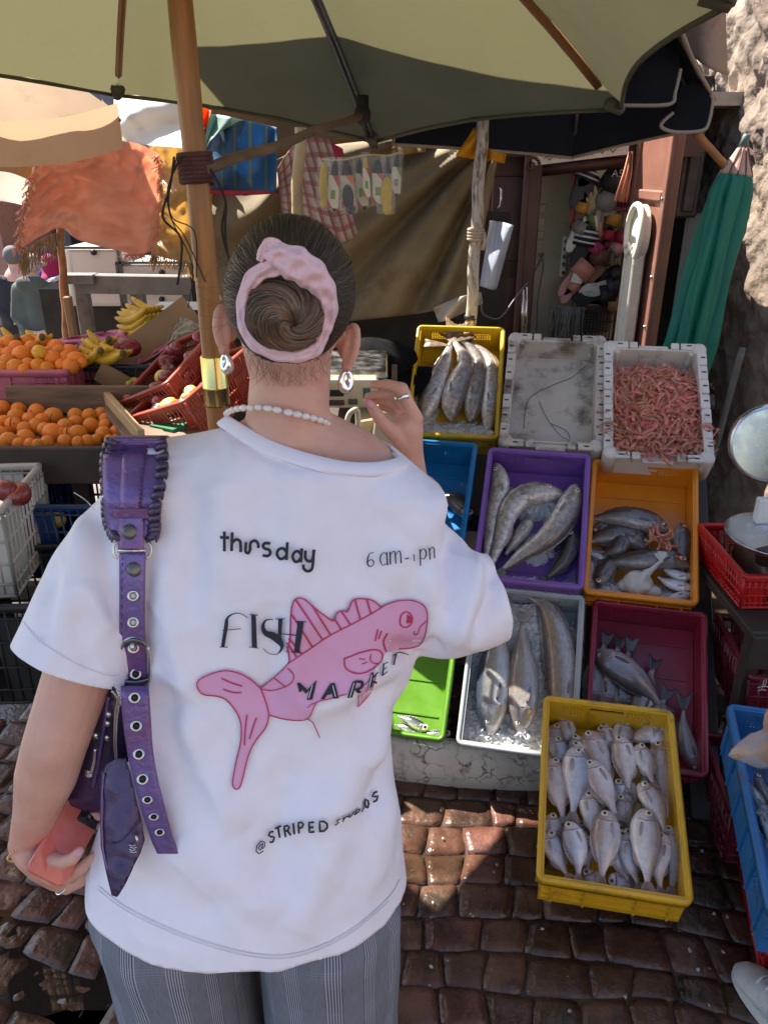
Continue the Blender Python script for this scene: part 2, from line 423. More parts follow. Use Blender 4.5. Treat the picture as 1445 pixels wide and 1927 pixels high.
mb = MB(); mb.box(((a.x+b.x)/2-.03, 4.70, .95), (b.x-a.x-.02, .05, 2.1)); mb.build('cream_wall', CREAM, shop)
# door post and lintel
p0, p1 = P(957, 620, SY), P(985, 620, SY)
mb = MB(); w = p1.x-p0.x
mb.box((p0.x+w/2+.03, SY, 1.0), (w, .09, 2.3), bev=.008); mb.box((p0.x+w/2-.01, SY-.05, 1.0), (w*.35, .03, 2.3), bev=.005)
mb.build('door_post', BROWN_D, shop)
l0, l1 = P(985, 322, SY), P(1260, 292, SY)
mb = MB(); mb.tube([l0, l1], .035, 4, flat=1); mb.box(((l0.x+l1.x)/2, SY+.03, (l0.z+l1.z)/2+.09), (l1.x-l0.x+.3, .12, .12)); mb.build('lintel', BROWN_D, shop)
q0, q1 = P(1000, 304, SY-.06), P(1180, 282, SY-.06)
mb = MB(); dq = (q1-q0); mb.prism([(0,-.02),(dq.length,-.02),(dq.length,.035),(0,.035)], dq.normalized(), Vector((0,0,1)), Vector((0,-1,0)), q0, .02); mb.build('name_board', WHITE_P, shop)
# a line of painted script on the board
mb = MB()
for k in range(7):
    s0 = q0 + dq*(.12+.11*k) + Vector((0,-.022,.006))
    mb.tube([s0, s0+Vector((.012,0,.012)), s0+Vector((.026,0,-.006)), s0+Vector((.042,0,.008*(1+k%2)))], .0025, 4)
mb.build('lettering', BLACK, shop)
# scroll bracket at the left end of the board
mb = MB(); c = P(1000, 310, SY-.08)
mb.tube([c + Vector((math.cos(a)*r, 0, math.sin(a)*r)) for a, r in [(k*.5, .04-.0022*k) for k in range(17)]], .008, 6); mb.build('scroll', BROWN_D, shop)
# upper facade
mb = MB(); mb.box((.95, SY+.1, 2.06), (1.75, .2, .06)); mb.build('upper_wall', M('grey plaster', (.42,.36,.30), .9, var=.2, bump=.5), shop)
# shutter door left of the frame
sh0, sh1 = P(930, 620, SY+.05), P(962, 620, SY+.05)
mb = MB(); mb.box(((sh0.x+sh1.x)/2-.02, SY+.06, 1.0), (.2, .05, 2.0), bev=.005)
mb.build('shutter_leaf', BROWN_D, shop)
mb = MB()
for z in (.5, 1.0, 1.5): mb.box(((sh0.x+sh1.x)/2-.02, SY+.025, z), (.17, .02, .42), bev=.006)
mb.build('shutter_panel', BROWN_D, shop)
mb = MB(); h = P(938, 350, SY); mb.tube([h, h+Vector((.012,-.03,-.02)), h+Vector((.012,-.03,-.09)), h+Vector((0,0,-.11))], .006, 6); mb.build('handle', STEEL, shop)
# open door leaf, edge on to the street
leaf = thing('open_door_leaf', 'open brown door leaf with a white carved plank leaning on it', 'door', (1.25, 3.9, GZ))
LX = 1.27
mb = MB(); mb.box((LX+.02, 3.975, .95), (.04, .53, 2.02), bev=.004); mb.build('door_board', BROWN, leaf)
mb = MB()
for yy in (3.735, 4.21): mb.box((LX-.006, yy, .95), (.022, .05, 2.02), bev=.004)
mb.build('stile', BROWN, leaf)
for zz in (1.63, 1.93, .5):
    mb = MB(); mb.box((LX-.007, 3.97, zz), (.026, .42, .045), bev=.006); mb.build('rail', BROWN, leaf)
for zz in (1.28, 1.05, .9, 1.62):
    mb = MB(); mb.ell((LX-.02, 3.735, zz), (.008,.008,.008), n=8, m=6); mb.build('nail_head', STEEL, leaf)
# white carved plank with scroll top
carv = thing('carved_plank', 'tall white plank with a carved scroll top leaning on the brown door', 'plank', (LX-.03, 3.88, .6))
a0 = P(1190, 640, 3.9); 
pl = MB(); yb = 3.93
CX = LX-.045
pl.box((CX, yb, .93), (.05, .155, .9), bev=.01); pl.build('board', WHITE_P, carv)
zt = 1.40
pl = MB(); ring = [(math.cos(t)*.115, math.sin(t)*.13) for t in [2*math.pi*k/28 for k in range(28)]]
pl.prism(ring, Vector((0,1,0)), Vector((0,0,1)), Vector((1,0,0)), (CX-.01, yb, zt+.06), .03); pl.build('scroll_head', WHITE_P, carv)
pl = MB(); pl.tube([Vector((CX-.022, yb+math.cos(t)*.112, zt+.06+math.sin(t)*.127)) for t in [R(-60)+R(300)*k/30 for k in range(31)]], .016, 8)
pl.tube([Vector((CX-.03, yb-.045-math.cos(t)*r, zt-.02+math.sin(t)*r)) for t, r in [(k*.45, .035-.0018*k) for k in range(16)]], .009, 6)
pl.tube([Vector((CX-.03, yb+.045+math.cos(t)*r, zt-.02+math.sin(t)*r)) for t, r in [(k*.45, .035-.0018*k) for k in range(16)]], .009, 6)
pl.build('scroll_moulding', WHITE_P, carv)
for s in (-1, 1):
    pl = MB(); pl.box((CX-.02, yb+s*.07, .92), (.03, .018, .88), bev=.006); pl.build('edge_moulding', WHITE_P, carv)
# pale tassel hanging at the door top
ts = MB(); tp = P(1186, 285, 3.62)
rnd = random.Random(3)
for k in range(46):
    a = rnd.uniform(0, 6.28); r = rnd.uniform(0, .02); d = Vector((math.cos(a)*r, math.sin(a)*r, 0))
    ts.tube([tp + d*.4, tp + d + Vector((-.004,0,-.08)), tp + d*1.6 + Vector((-.022,0,-.17-rnd.uniform(0,.03)))], .0028, 4)
o = ts.build('tassel', M('orange and pink fringe', (.75,.33,.22), .8, var=.35, vs=6, trans=.3)); tag(o, 'pink and orange fringe tassel hanging beside the door top', 'tassel')

# ---- wall sockets and power strip
sk = thing('power_strip', 'white four socket power strip with a red switch on the cream shop wall', 'power strip', P(1060, 515, 4.66))
WPL = M('white plastic', (.72,.72,.70), .35, var=.05)
c = P(1061, 483, 4.66); mb = MB(); mb.box(c, (.034, .03, .225), bev=.008); mb.build('housing', WPL, sk)
for k in range(4):
    mb = MB(); mb.lathe([(0,0),(.0125,0),(.0125,.004),(.010,.004),(.009,.001),(0,.001)], 14, Matrix.Translation(c + Vector((0,-.015,.085-.042*k))) @ Matrix.Rotation(R(90),4,'X')); mb.build('socket', M('socket grey', (.2,.2,.2), .5) if k == 0 else bpy.data.materials['socket grey'], sk)
mb = MB(); mb.box(c + Vector((0,-.018,-.088)), (.016,.012,.02), bev=.003); mb.build('switch', M('red switch', (.4,.02,.03), .3), sk)
for k, (px, py) in enumerate(((1021, 392), (1018, 418), (1016, 443), (1014, 470))):
    c = P(px, py, 4.66); so = thing('wall_socket', ['top cream wall socket of the four on the shop wall','second cream wall socket from the top on the shop wall','third cream wall socket with a plug above the lowest','lowest cream wall socket with a cable plugged in'][k], 'socket', c, 'cream sockets on the shop wall')
    mb = MB(); mb.box(c, (.045,.03,.05), bev=.006); mb.build('plate', CREAM, so)
    mb = MB(); mb.lathe([(0,0),(.015,0),(.015,.006),(.012,.006),(0,.002)], 12, Matrix.Translation(c+Vector((0,-.014,0))) @ Matrix.Rotation(R(90),4,'X')); mb.build('cup', M('beige plastic', (.42,.36,.25), .5) if k == 0 else bpy.data.materials['beige plastic'], so)
CABLE = M('grey cable', (.16,.15,.14), .6)
def cable(pts, r, label, m=CABLE):
    mb = MB(); mb.tube(smoothpath(pts, 8), r, 6); tag(mb.build('cable', m), label, 'cable')
cable([P(1014,478,4.63), P(1022,500,4.62), P(1012,560,4.62), P(1010,600,4.6), P(1008,640,4.6)], .004, 'thin cable running down the cream shop wall')
cable([P(1022,478,4.6), P(1000,520,4.3), P(970,560,4.2), P(940,598,4.1), P(910,592,4.0), P(905,570,4.0)], .005, 'grey cable looping in front of the dark door frame')
# steel tubes leaning by the frame
for k, px in enumerate((983, 990)):
    mb = MB(); mb.tube([P(px, 540, 4.25), P(px-2, 650, 4.25)], .012, 10); tag(mb.build('metal_tube', STEEL), ['left one of two steel tubes standing at the shop frame','right one of two steel tubes standing at the shop frame'][k], 'tube', 'steel tubes at the shop frame')

# ---- shoes and caps on the rack
rackw = thing('wire_rack', 'dark wire grid rack holding sandals inside the shop', 'rack', P(1120, 600, 4.5))
r0, r1 = P(1080, 640, 4.5), P(1190, 310, 4.5)
mb = MB()
for k in range(12): x = r0.x + (r1.x-r0.x)*k/11; mb.tube([(x, 4.5, r0.z-.1), (x, 4.5, r1.z+.1)], .003, 5)
for k in range(12): z = r0.z-.1 + (r1.z-r0.z+.2)*k/11; mb.tube([(r0.x, 4.5, z), (r1.x, 4.5, z)], .003, 5)
mb.build('wire_grid', IRON, rackw)
mb = MB(); mb.box(((r0.x+r1.x)/2, 4.56, .95), (r1.x-r0.x+.02, .03, 2.1)); mb.build('backing_board', M('rack board', (.32,.26,.18), .8, var=.25), rackw)
MATS = {}
def cm(name, col, rough=.5):
    if name not in MATS: MATS[name] = M(name, col, rough, var=.12, bump=.15)
    return MATS[name]
SHC = {'navy': (.012,.014,.035), 'black': (.012,.012,.013), 'white': (.62,.6,.58), 'red': (.35,.02,.04), 'crimson': (.3,.02,.09), 'mustard': (.45,.22,.03), 'tan': (.25,.12,.06), 'grey': (.2,.19,.18), 'pink': (.55,.25,.25), 'salmon': (.55,.22,.18), 'brown': (.12,.05,.03), 'blue': (.05,.08,.3), 'maroon': (.13,.02,.03), 'straw': (.4,.32,.2), 'green': (.12,.2,.05)}
def slide(px, py, ang, L_, sole, strap, label, stripes=None, Y=4.42, wide=.42):
    c = P(px, py, Y); t = thing('slide_sandal', label, 'sandal', c, 'sandals on the wire rack')
    a = R(ang); ax = Vector((math.cos(a), 0, math.sin(a))); ay = Vector((-math.sin(a), 0, math.cos(a))); az = Vector((0,-1,0))
    out = []
    for k in range(24):
        q = 2*math.pi*k/24; x = math.cos(q); y = math.sin(q)
        out.append((x*L_/2, y*L_*wide/2*(1 + .18*x - .22*math.exp(-((x+.15)/.35)**2))))
    mb = MB(); mb.prism(out, ax, ay, az, c, .022); mb.prism([(p[0]*.9, p[1]*.86) for p in out], ax, ay, az, c + az*.022, .004); mb.build('sole', cm('shoe '+sole, SHC[sole]), t)
    def arch(x0, x1, off, m, nm):
        rings = []
        for k in range(11):
            q = math.pi*k/10; yy = -math.cos(q)*L_*wide*.53; hh = math.sin(q)*.055 + .012 + off
            rings.append([c + ax*x + ay*yy*(1+.1*(x/L_)) + az*(hh*h2) for x, h2 in ((x0,1),(x1,.92),(x1,.86),(x0,.94))])
        mm = MB(); mm.loft(rings); mm.build(nm, m, t)
    arch(L_*.02, L_*.34, 0, cm('shoe '+strap, SHC[strap]), 'strap')
    if stripes:
        for k in range(3): arch(L_*(.07+.085*k), L_*(.105+.085*k), .003, cm('shoe '+stripes, SHC[stripes]), 'stripe')
    return t
def zs(x, y): return 1060 + x/5.504, 290 + y/5.504
slide(*zs(215,290), 70, .30, 'navy', 'navy', 'large dark blue slide with three white stripes at the top of the rack', 'white')
slide(*zs(300,190), 40, .22, 'white', 'white', 'white slide toe at the top of the rack above the striped one')
slide(*zs(200,960), 80, .32, 'navy', 'navy', 'dark blue slide with white stripes beside the power strip', 'white')
slide(*zs(130,830), 65, .2, 'white', 'grey', 'pale grey slide above the power strip')
slide(*zs(165,610), 80, .16, 'brown', 'mustard', 'mustard yellow slide at the left edge of the rack')
slide(*zs(475,740), 75, .19, 'brown', 'mustard', 'mustard yellow slide in the middle of the rack')
slide(*zs(430,890), 80, .16, 'maroon', 'red', 'red slide with a white bar in the middle of the rack')
slide(*zs(290,1040), 60, .2, 'maroon', 'crimson', 'crimson slide beside the dark striped slide')
slide(*zs(570,920), 80, .16, 'maroon', 'red', 'red slide half hidden by the brown door')
slide(*zs(490,1010), 40, .17, 'grey', 'pink', 'dusty pink slide low in the middle of the rack')
slide(*zs(345,1150), 82, .25, 'tan', 'brown', 'brown leather slide with a shiny buckle')
slide(*zs(130,1270), 50, .27, 'pink', 'salmon', 'salmon slide with a price card at the lower left of the rack')
slide(*zs(60,1410), 60, .16, 'pink', 'salmon', 'small salmon slide at the bottom left of the rack')
slide(*zs(410,1380), 10, .28, 'white', 'navy', 'white and navy slide lying low on the rack')
slide(*zs(460,1270), 25, .2, 'black', 'black', 'black slide above the white and navy one')
slide(*zs(340,1470), 5, .28, 'black', 'black', 'black slide at the foot of the rack')
slide(*zs(420,1560), 0, .22, 'tan', 'tan', 'tan slide under the black ones')
mb = MB(); c = P(*zs(140,1290), 4.36); mb.box(c, (.06,.004,.045), Matrix.Rotation(R(12),3,'Y')); mb.tube([c+Vector((-.02,-.004,-.008)), c+Vector((-.012,-.004,.01)), c+Vector((-.004,-.004,-.008))], .0018, 4); mb.tube([c+Vector((.005,-.004,.01)), c+Vector((.017,-.004,.008)), c+Vector((.008,-.004,-.01)), c+Vector((.02,-.004,-.008))], .0018, 4)
tag(mb.build('price_card', cm('card white', (.7,.7,.65))), 'small white price card with pen marks on the salmon slide', 'card')
for k, (x, y, col, an) in enumerate(((255,600,'green',-70),(330,570,'straw',-80),(300,620,'white',-75),(370,600,'grey',-85),(350,680,'salmon',-80))):
    slide(*zs(x, y), an, .24, 'straw', col, ['thin green edged flip flop seen from its side','straw coloured flip flop seen from its side','white edged flip flop between the straw ones','grey flip flop seen edge on','salmon edged flip flop hanging lowest of the thin ones'][k], wide=.16)
# caps
for k, (x, y, col, s) in enumerate(((545,260,'black',.17),(615,420,'maroon',.13),(440,480,'grey',.12))):
    c = P(*zs(x, y), 4.40); t = thing('baseball_cap', ['black cap with white letters at the top of the rack','dark red cap with pale stripes half behind the door','crumpled pale grey cap in the middle of the rack'][k], 'cap', c, 'caps on the wire rack')
    Mx = Matrix.Translation(c) @ Matrix.Rotation(R(100),4,'X')
    mb = MB(); mb.lathe([(s*.5,0),(s*.5,s*.12),(s*.44,s*.3),(s*.3,s*.44),(s*.1,s*.5),(0,s*.51)], 16, Mx); mb.build('crown', cm('cap '+col, SHC[col]), t)
    mb = MB(); mb.grid(10, 4, lambda u, v: c + Vector((math.sin((u-.5)*2.6)*s*(.5+.0*v), -.02-.012*v, -s*.3 - v*s*.35*math.cos((u-.5)*2.6)))); solid(mb.build('peak', cm('cap '+col, SHC[col]), t), .004)
    if k == 0:
        mb = MB(); l = c + Vector((-s*.28, -s*.53, .012))
        mb.tube([l, l+Vector((.014,0,.034)), l+Vector((.028,0,0))], .0035, 4); mb.tube([l+Vector((.006,0,.013)), l+Vector((.022,0,.013))], .003, 4)
        mb.tube(smoothpath([l+Vector((.058,0,.03)), l+Vector((.042,0,.032)), l+Vector((.040,0,.02)), l+Vector((.056,0,.014)), l+Vector((.054,0,.001)), l+Vector((.038,0,.002))], 5), .0035, 4)
        mb.build('letters', cm('shoe white', SHC['white']), t)
# red scarf edge and grey fringe garment
mb = MB(); mb.grid(4, 16, lambda u, v: P(1078-6*v+u*5, 320+v*110, 4.42) + Vector((0, .01*math.sin(v*20+u*4), 0))); tag(solid(mb.build('scarf', cm('red scarf', (.4,.05,.04), .7)), .004), 'narrow red scarf hanging at the left of the rack', 'scarf')
mb = MB(); rnd = random.Random(5)
for k in range(70):
    u = rnd.random(); p = P(1040+u*60, 578, 4.36+rnd.uniform(-.03,.03)); mb.tube([p, p+Vector((rnd.uniform(-.02,.02),0,-.1)), p+Vector((rnd.uniform(-.03,.03),rnd.uniform(-.02,.02),-.24-rnd.uniform(0,.05)))], .0045, 4)
mb.tube([P(1032,576,4.36), P(1104,582,4.36)], .006, 6)
tag(mb.build('grey_mop', cm('grey yarn', (.2,.19,.17), .8)), 'grey mop of hanging yarn at the bottom of the shop', 'mop')
mb = MB(); c = P(1122, 598, 4.36)
for i in range(9):
    for j in range(9):
        x = c.x-.07+.0165*i; z = c.z-.08+.0165*j
        mb.tube([(x, 4.36-.02*math.sin(i*.4), z), (x+.0165, 4.36-.02*math.sin((i+1)*.4), z+.0165)], .0022, 4); mb.tube([(x+.0165, 4.36-.02*math.sin((i+1)*.4), z), (x, 4.36-.02*math.sin(i*.4), z+.0165)], .0022, 4)
tag(mb.build('mesh_bag', BLACK), 'black string mesh bag at the bottom of the shop', 'bag')

# ---- things between the door leaf and the wall
GREYM = M('grey rusty sheet metal', (.10,.085,.075), .6, .4, var=.3, bump=.4)
bx = thing('meter_box', 'dark metal cabinet on the wall behind the brown door', 'cabinet', P(1300, 500, 4.4))
a, b = P(1275, 410, 4.4), P(1325, 265, 4.4)
mb = MB(); mb.box(((a.x+b.x)/2, 4.5, (a.z+b.z)/2), (b.x-a.x+.04, .2, b.z-a.z), bev=.01); mb.build('housing', GREYM, bx)
mb = MB(); mb.box(((a.x+b.x)/2, 4.388, (a.z+b.z)/2), (b.x-a.x-.02, .02, b.z-a.z-.06), bev=.006); mb.build('lid', GREYM, bx)
mb = MB(); q = P(1292, 500, 4.5); mb.box(q, (.09,.03,.55), bev=.012); tag(mb.build('wall_panel', M('pale grey panel', (.3,.31,.28), .5)), 'pale grey panel half behind the green parasol', 'panel')
mb = MB(); mb.box((1.52, 4.75, 1.0), (.5, .04, 2.4)); tag(mb.build('back_door', DARKIN), 'dark closed door in the gap beside the brown leaf', 'door')

# ---- far alley: houses closing the view
def house(x0, x1, y, h, m, label, base=-1.0, wins=(), dep=3):
    t = thing('far_house', label, 'house', ((x0+x1)/2, y+dep/2, base), 'houses at the end of the alley')
    mb = MB(); mb.box(((x0+x1)/2, y+dep/2, base+h/2), (x1-x0, dep, h)); mb.build('wall', m, t)
    mb = MB(); mb.box(((x0+x1)/2, y+dep/2-.1, base+h+.08), (x1-x0+.2, dep+.3, .16)); mb.build('roof', GREYM, t)
    for (wx, wz, ww, wh) in wins:
        mb = MB(); mb.box((wx, y-.01, wz), (ww, .06, wh)); mb.build('window', DARKIN, t)
        mb = MB(); mb.box((wx, y-.03, wz-wh/2-.04), (ww+.15, .14, .07)); mb.build('sill', GREYM, t)
house(-9.5, -6.1, 13, 6.5, M('pink plaster', (.45,.22,.17), .9, var=.15, bump=.3), 'pink plastered house at the far left end of the alley', wins=((-6.9,.7,.7,1.3),(-8.2,.7,.7,1.3),(-7.5,3.3,.7,1.1)))
house(-6.0, -3.3, 15, 6.0, M('blue grey plaster', (.2,.24,.28), .9, var=.15, bump=.3), 'blue grey house at the end of the alley behind the people', wins=((-5.5,.6,.5,1.6),(-4.4,.6,.6,1.4)))
house(-3.2, 6.5, 11.5, 5.5, M('ochre plaster', (.35,.24,.16), .9, var=.15, bump=.3), 'ochre house behind the stall awnings', wins=((-2.2,.8,.8,1.2),(-.5,.8,.8,1.2)))

house(1.5, 9, -6.2, 5.6, M('warm plaster', (.42,.33,.28), .9, var=.12, bump=.3), 'unseen house added across the street to bounce warm light on the shaded side', base=GZ-.1, wins=(), dep=3)  # house added behind the camera for its warm bounce light
# ================================================================ UMBRELLAS, CLOTHS, POSTS
def canvas(name, col, trans=.45, tcol=None, var=.1, bump=.15, bs=200, rough=.85, dirt=None):
    return M(name, col, rough, var=var, vs=5, bump=bump, bs=bs, trans=trans, tcol=tcol, spec=.15, dirt=dirt)
def canopy_mesh(hub, tips, scallop=.06, dome=.07, ns=14, nt=14, close=True):
    mb = MB(); n = len(tips)
    for k in range(n if close else n-1):
        a, b = tips[k], tips[(k+1) % n]
        def fn(u, v):
            e = a.lerp(b, u); e = hub + (e - hub)*(1 - scallop*math.sin(math.pi*u))
            p = hub.lerp(e, v); sag = -.03*math.sin(math.pi*u)*v*(1-v*.4)
            wr = .006*noise.noise(Vector((u*7+k*3, v*3, 2)))*v
            return p + Vector((0, 0, dome*math.sin(math.pi*v*.9) + sag + wr))
        mb.grid(nt, ns, fn)
    return mb
def rib_path(hub, tip, dome, k=10, drop=.012):
    return [hub.lerp(tip, i/k) + Vector((0, 0, dome*math.sin(math.pi*i/k*.9) - drop)) for i in range(k+1)]

# ---- big olive umbrella
px0 = P(412, 790, 1.52); PXc, PYc = px0.x, 1.52
hub = Vector((PXc + .0, PYc + .05, 2.42))
t1, t2, t3 = P(222, 192, 2.66), P(704, 279, 2.78), P(1166, 220, 2.3)
tips = [t3, t2, t1, Vector((-1.75, 1.92, 2.0)), Vector((-1.65, .85, 2.03)), Vector((hub.x-.45, .55, 2.05)), Vector((hub.x+.3, .5, 2.05)), P(1375, 30, 1.40)]
OLIVE = canvas('olive canvas', (.135,.127,.092), .30, (.17,.16,.085), var=.16, dirt=((.085,.075,.05),.22,2.6))
um = thing('olive_umbrella', 'large olive green market umbrella on a wooden pole with wood and metal ribs', 'umbrella', (PXc, PYc, GZ))
canopy_mesh(hub, tips).build('canopy', OLIVE, um)
# hem band
mb = MB()
for k in range(8):
    a, b = tips[k], tips[(k+1)%8]; pth = []
    for i in range(13):
        u = i/12; e = a.lerp(b, u); e = hub + (e-hub)*(1-.06*math.sin(math.pi*u)); e = e + Vector((0,0,.07*math.sin(math.pi*.9) - .03*math.sin(math.pi*u)*.6 - .004)); pth.append(e)
    mb.tube(pth, .006, 5)
mb.build('hem', OLIVE, um)
METAL_RIB = M('grey metal rib', (.16,.165,.18), .3, .8, var=.2)
for k, tp in enumerate(tips):
    mb = MB(); pth = rib_path(hub, tp, .07, 12, .016)
    if k == 1:
        for s in (-.007, .007): mb.tube([p + Vector((s, 0, -.004)) for p in pth], .0065, 6)
        mb.build('metal_rib', METAL_RIB, um)
    else:
        mb.tube(pth[:-1], .013 if k in (0,) else .010, 4); mb.build('rib', WOOD_RIB, um)
    e = MB(); d = (tp-hub).normalized(); e.tube([tp - d*.05 + Vector((0,0,.012)), tp + Vector((0,0,.016))], [.022,.014], 8); e.build('tip_pocket', OLIVE, um)
zt = hub.z + .05
mb = MB(); n = 24; pth = [Vector((PXc + .0012*math.sin(k*.9), PYc + .001*math.cos(k*.7), GZ + (zt-GZ)*k/n)) for k in range(n+1)]
mb.tube(pth, [.0225 - .0015*(k/n) + .0008*math.sin(k*2.1) for k in range(n+1)], 18); mb.build('pole', WOOD_POLE, um)
zb0, zb1 = P(410, 762, PYc).z, P(398, 668, PYc).z
mb = MB(); mb.lathe([(.0245,zb0),(.0255,zb0+.003),(.0255,zb0+.035),(.0262,zb0+.036),(.0262,zb0+.040),(.0255,zb0+.041),(.0255,zb1-.003),(.0245,zb1)], 24, Matrix.Translation((PXc, PYc, 0))); mb.build('brass_sleeve', BRASS, um)
ROPE = M('dark red brown rope', (.085,.03,.028), .8, var=.4, vs=40, bump=.6, bs=200)
CORD = M('black cord', (.02,.018,.016), .8, var=.3, bump=.3)
zr = P(350, 318, PYc).z
mb = MB(); mb.tube([Vector((PXc + math.cos(a)*.0285, PYc + math.sin(a)*.0285, zr - .025 + .05*a/(2*math.pi*7))) for a in [2*math.pi*7*k/150 for k in range(151)]], .0048, 6); mb.build('rope_binding', ROPE, um)
mb = MB()
rr = random.Random(4)
for k in range(4):
    s0 = Vector((PXc - .03 + .008*k*.6, PYc-.028, zr+.02)); L1 = rr.uniform(.12,.2)
    mb.tube(smoothpath([s0, s0+Vector((-.012-.006*k,-.005,-.05)), s0+Vector((-.016+rr.uniform(-.02,.02),0,-.1)), s0+Vector((.002+rr.uniform(-.02,.02),0,-L1)), s0+Vector((.004+rr.uniform(-.03,.02),0,-L1-.08))], 5), .0012 if k else .0022, 5)
s0 = Vector((PXc+.03, PYc-.02, zr))
for k in range(2): mb.tube(smoothpath([s0, s0+Vector((.022,0,-.05)), s0+Vector((.012+.006*k,0,-.1)), s0+Vector((.02,0,-.15)), s0+Vector((.035+.01*k,0,-.2))], 5), .0024, 5)
mb.build('loose_cord', CORD, um)
st0, st1 = Vector((PXc+.02, PYc-.02, zr-.002)), rib_path(hub, tips[1], .07, 12, .03)[11] + Vector((-.02,0,-.03))
st1 = P(682, 216, 2.5)
mb = MB(); mb.tube([st0.lerp(st1, k/10) + Vector((0,0,.003*math.sin(k*1.3))) for k in range(11)], .0105, 9); mb.build('strut', WOOD_OLD, um)
mb = MB(); mb.ell(st1, (.025,.03,.028)); mb.tube([st1+Vector((0,0,-.02)), st1+Vector((0,0,.05))], .018, 8); mb.build('knot', CORD, um)

# ---- folded parasol, navy umbrella, beige umbrella
NAVY = canvas('navy canvas', (.007,.008,.012), .04, (.006,.008,.014), var=.2)
TRIM = canvas('beige trim', (.38,.31,.25), .2)
nv = thing('navy_umbrella', 'dark navy umbrella with a pale trimmed edge behind the olive one', 'umbrella', (.75, 3.15, GZ))
nh = Vector((.72, 3.15, 2.52))
ntips = [P(1342, 195, 3.05), P(1325, 248, 3.55), P(1075, 304, 3.7), P(740, 280, 3.35), Vector((-.02,2.75,2.2)), Vector((.45,2.45,2.25)), P(1262, 14, 2.62)]
canopy_mesh(nh, ntips, .03, .05).build('canopy', NAVY, nv)
mb = MB()
for k in range(len(ntips)):
    a, b = ntips[k], ntips[(k+1)%len(ntips)]
    mb.tube([nh + (a.lerp(b, i/12) - nh)*(1-.03*math.sin(math.pi*i/12)) + Vector((0,0,.05*math.sin(math.pi*.9)-.018*math.sin(math.pi*i/12))) for i in range(13)], .007, 6)
mb.build('edge_trim', TRIM, nv)
for tp in ntips:
    mb = MB(); mb.tube(rib_path(nh, tp, .05, 8, .02)[:-1], .009, 5); mb.build('rib', IRON, nv)
def flap(pts, Y, name='flap', m=NAVY, par=nv):
    mb = MB(); c = [P(x, y, Y) for x, y in pts]; mb.add(c, [tuple(range(len(c)))]); o = solid(mb.build(name, m, par), .004); return c
c = flap([(1172,198),(1258,196),(1270,172),(1280,129),(1262,14),(1200,90),(1176,160)], 2.9)
mb = MB(); mb.tube(smoothpath(c[0:4], 6), .0065, 6); mb.build('flap_trim', TRIM, nv)
c = flap([(1243,236),(1268,248),(1318,246),(1332,232),(1340,190),(1336,178),(1310,150),(1280,165),(1266,212)], 2.98)
mb = MB(); mb.tube(smoothpath([c[8], c[0], c[1], c[2], c[3], c[4], c[5]], 6), .0065, 6); mb.build('flap_trim', TRIM, nv)
BEIGE = canvas('beige canvas', (.50,.36,.24), .4, (.6,.42,.27), dirt=((.3,.2,.12),.2,4))
be = thing('beige_umbrella', 'sunlit beige market umbrella at the left edge under the olive one', 'umbrella', (-2.0, 3.3, -.1))
bh = P(-130, 150, 3.7); bh.z += .25
bt = [P(226, 226, 3.2), P(196, 212, 3.9), P(60, 200, 4.4), P(-300, 190, 4.3), P(-700, 210, 3.6), P(-460, 268, 2.65), P(-20, 262, 2.85)]
canopy_mesh(bh, bt, .03, .06).build('canopy', BEIGE, be)
mb = MB()
def valance(a, b, h0, h1):
    mb.grid(14, 4, lambda u, v: a.lerp(b, u) + Vector((.0, -.012*math.sin(u*9), .055 - v*(h0+(h1-h0)*u) - .02*math.sin(math.pi*u))))
valance(bt[6], bt[0], .14, .15); valance(bt[0], bt[1], .15, .1); valance(bt[5], bt[6], .14, .14)
mb.build('valance', BEIGE, be)
for tp in bt:
    mb = MB(); mb.tube(rib_path(bh, tp, .06, 8, .02), .008, 5); mb.build('rib', IRON, be)
mb = MB(); mb.tube([(bh.x, bh.y, bh.z), (bh.x, bh.y, -.2)], .022, 10); mb.build('pole', WOOD_POLE, be)

b2 = thing('beige_umbrella', 'unseen beige umbrella added beyond the left edge to shade the ground', 'umbrella', (-2.38, 2.05, GZ))  # umbrella added out of view to keep the left cobbles in shade
h2_ = Vector((-2.38, 2.05, 2.56)); tp2 = [h2_ + Vector((math.cos(a)*1.36, math.sin(a)*1.36, -.42)) for a in [2*math.pi*k/8+.2 for k in range(8)]]
canopy_mesh(h2_, tp2, .04, .06, 8, 8).build('canopy', BEIGE, b2); mb = MB(); mb.tube([h2_, (h2_.x, h2_.y, GZ)], .022, 10); mb.build('pole', WOOD_POLE, b2)
def cloth(name, label, top, bot, Y, m, fold=None, nx=30, ny=24, cat='cloth', thick=.002, Yb=None, parent=None):
    tp = smoothpath([Vector((x, y, 0)) for x, y in top], 10); bp = smoothpath([Vector((x, y, 0)) for x, y in bot], 10)
    def at(l, u):
        f = u*(len(l)-1); i = min(int(f), len(l)-2); return l[i].lerp(l[i+1], f-i)
    mb = MB()
    def fn(u, v):
        a, b = at(tp, u), at(bp, u); q = a.lerp(b, v)
        y = (Y if Yb is None else Y + (Yb-Y)*v) + (fold(u, v) if fold else 0)
        return P(q.x, q.y, y)
    mb.grid(nx, ny, fn); o = mb.build(name, m, parent)
    if parent is None: tag(o, label, cat)
    solid(o, thick); return o
def nz(x, y, s=0): return noise.noise(Vector((x, y, s)))

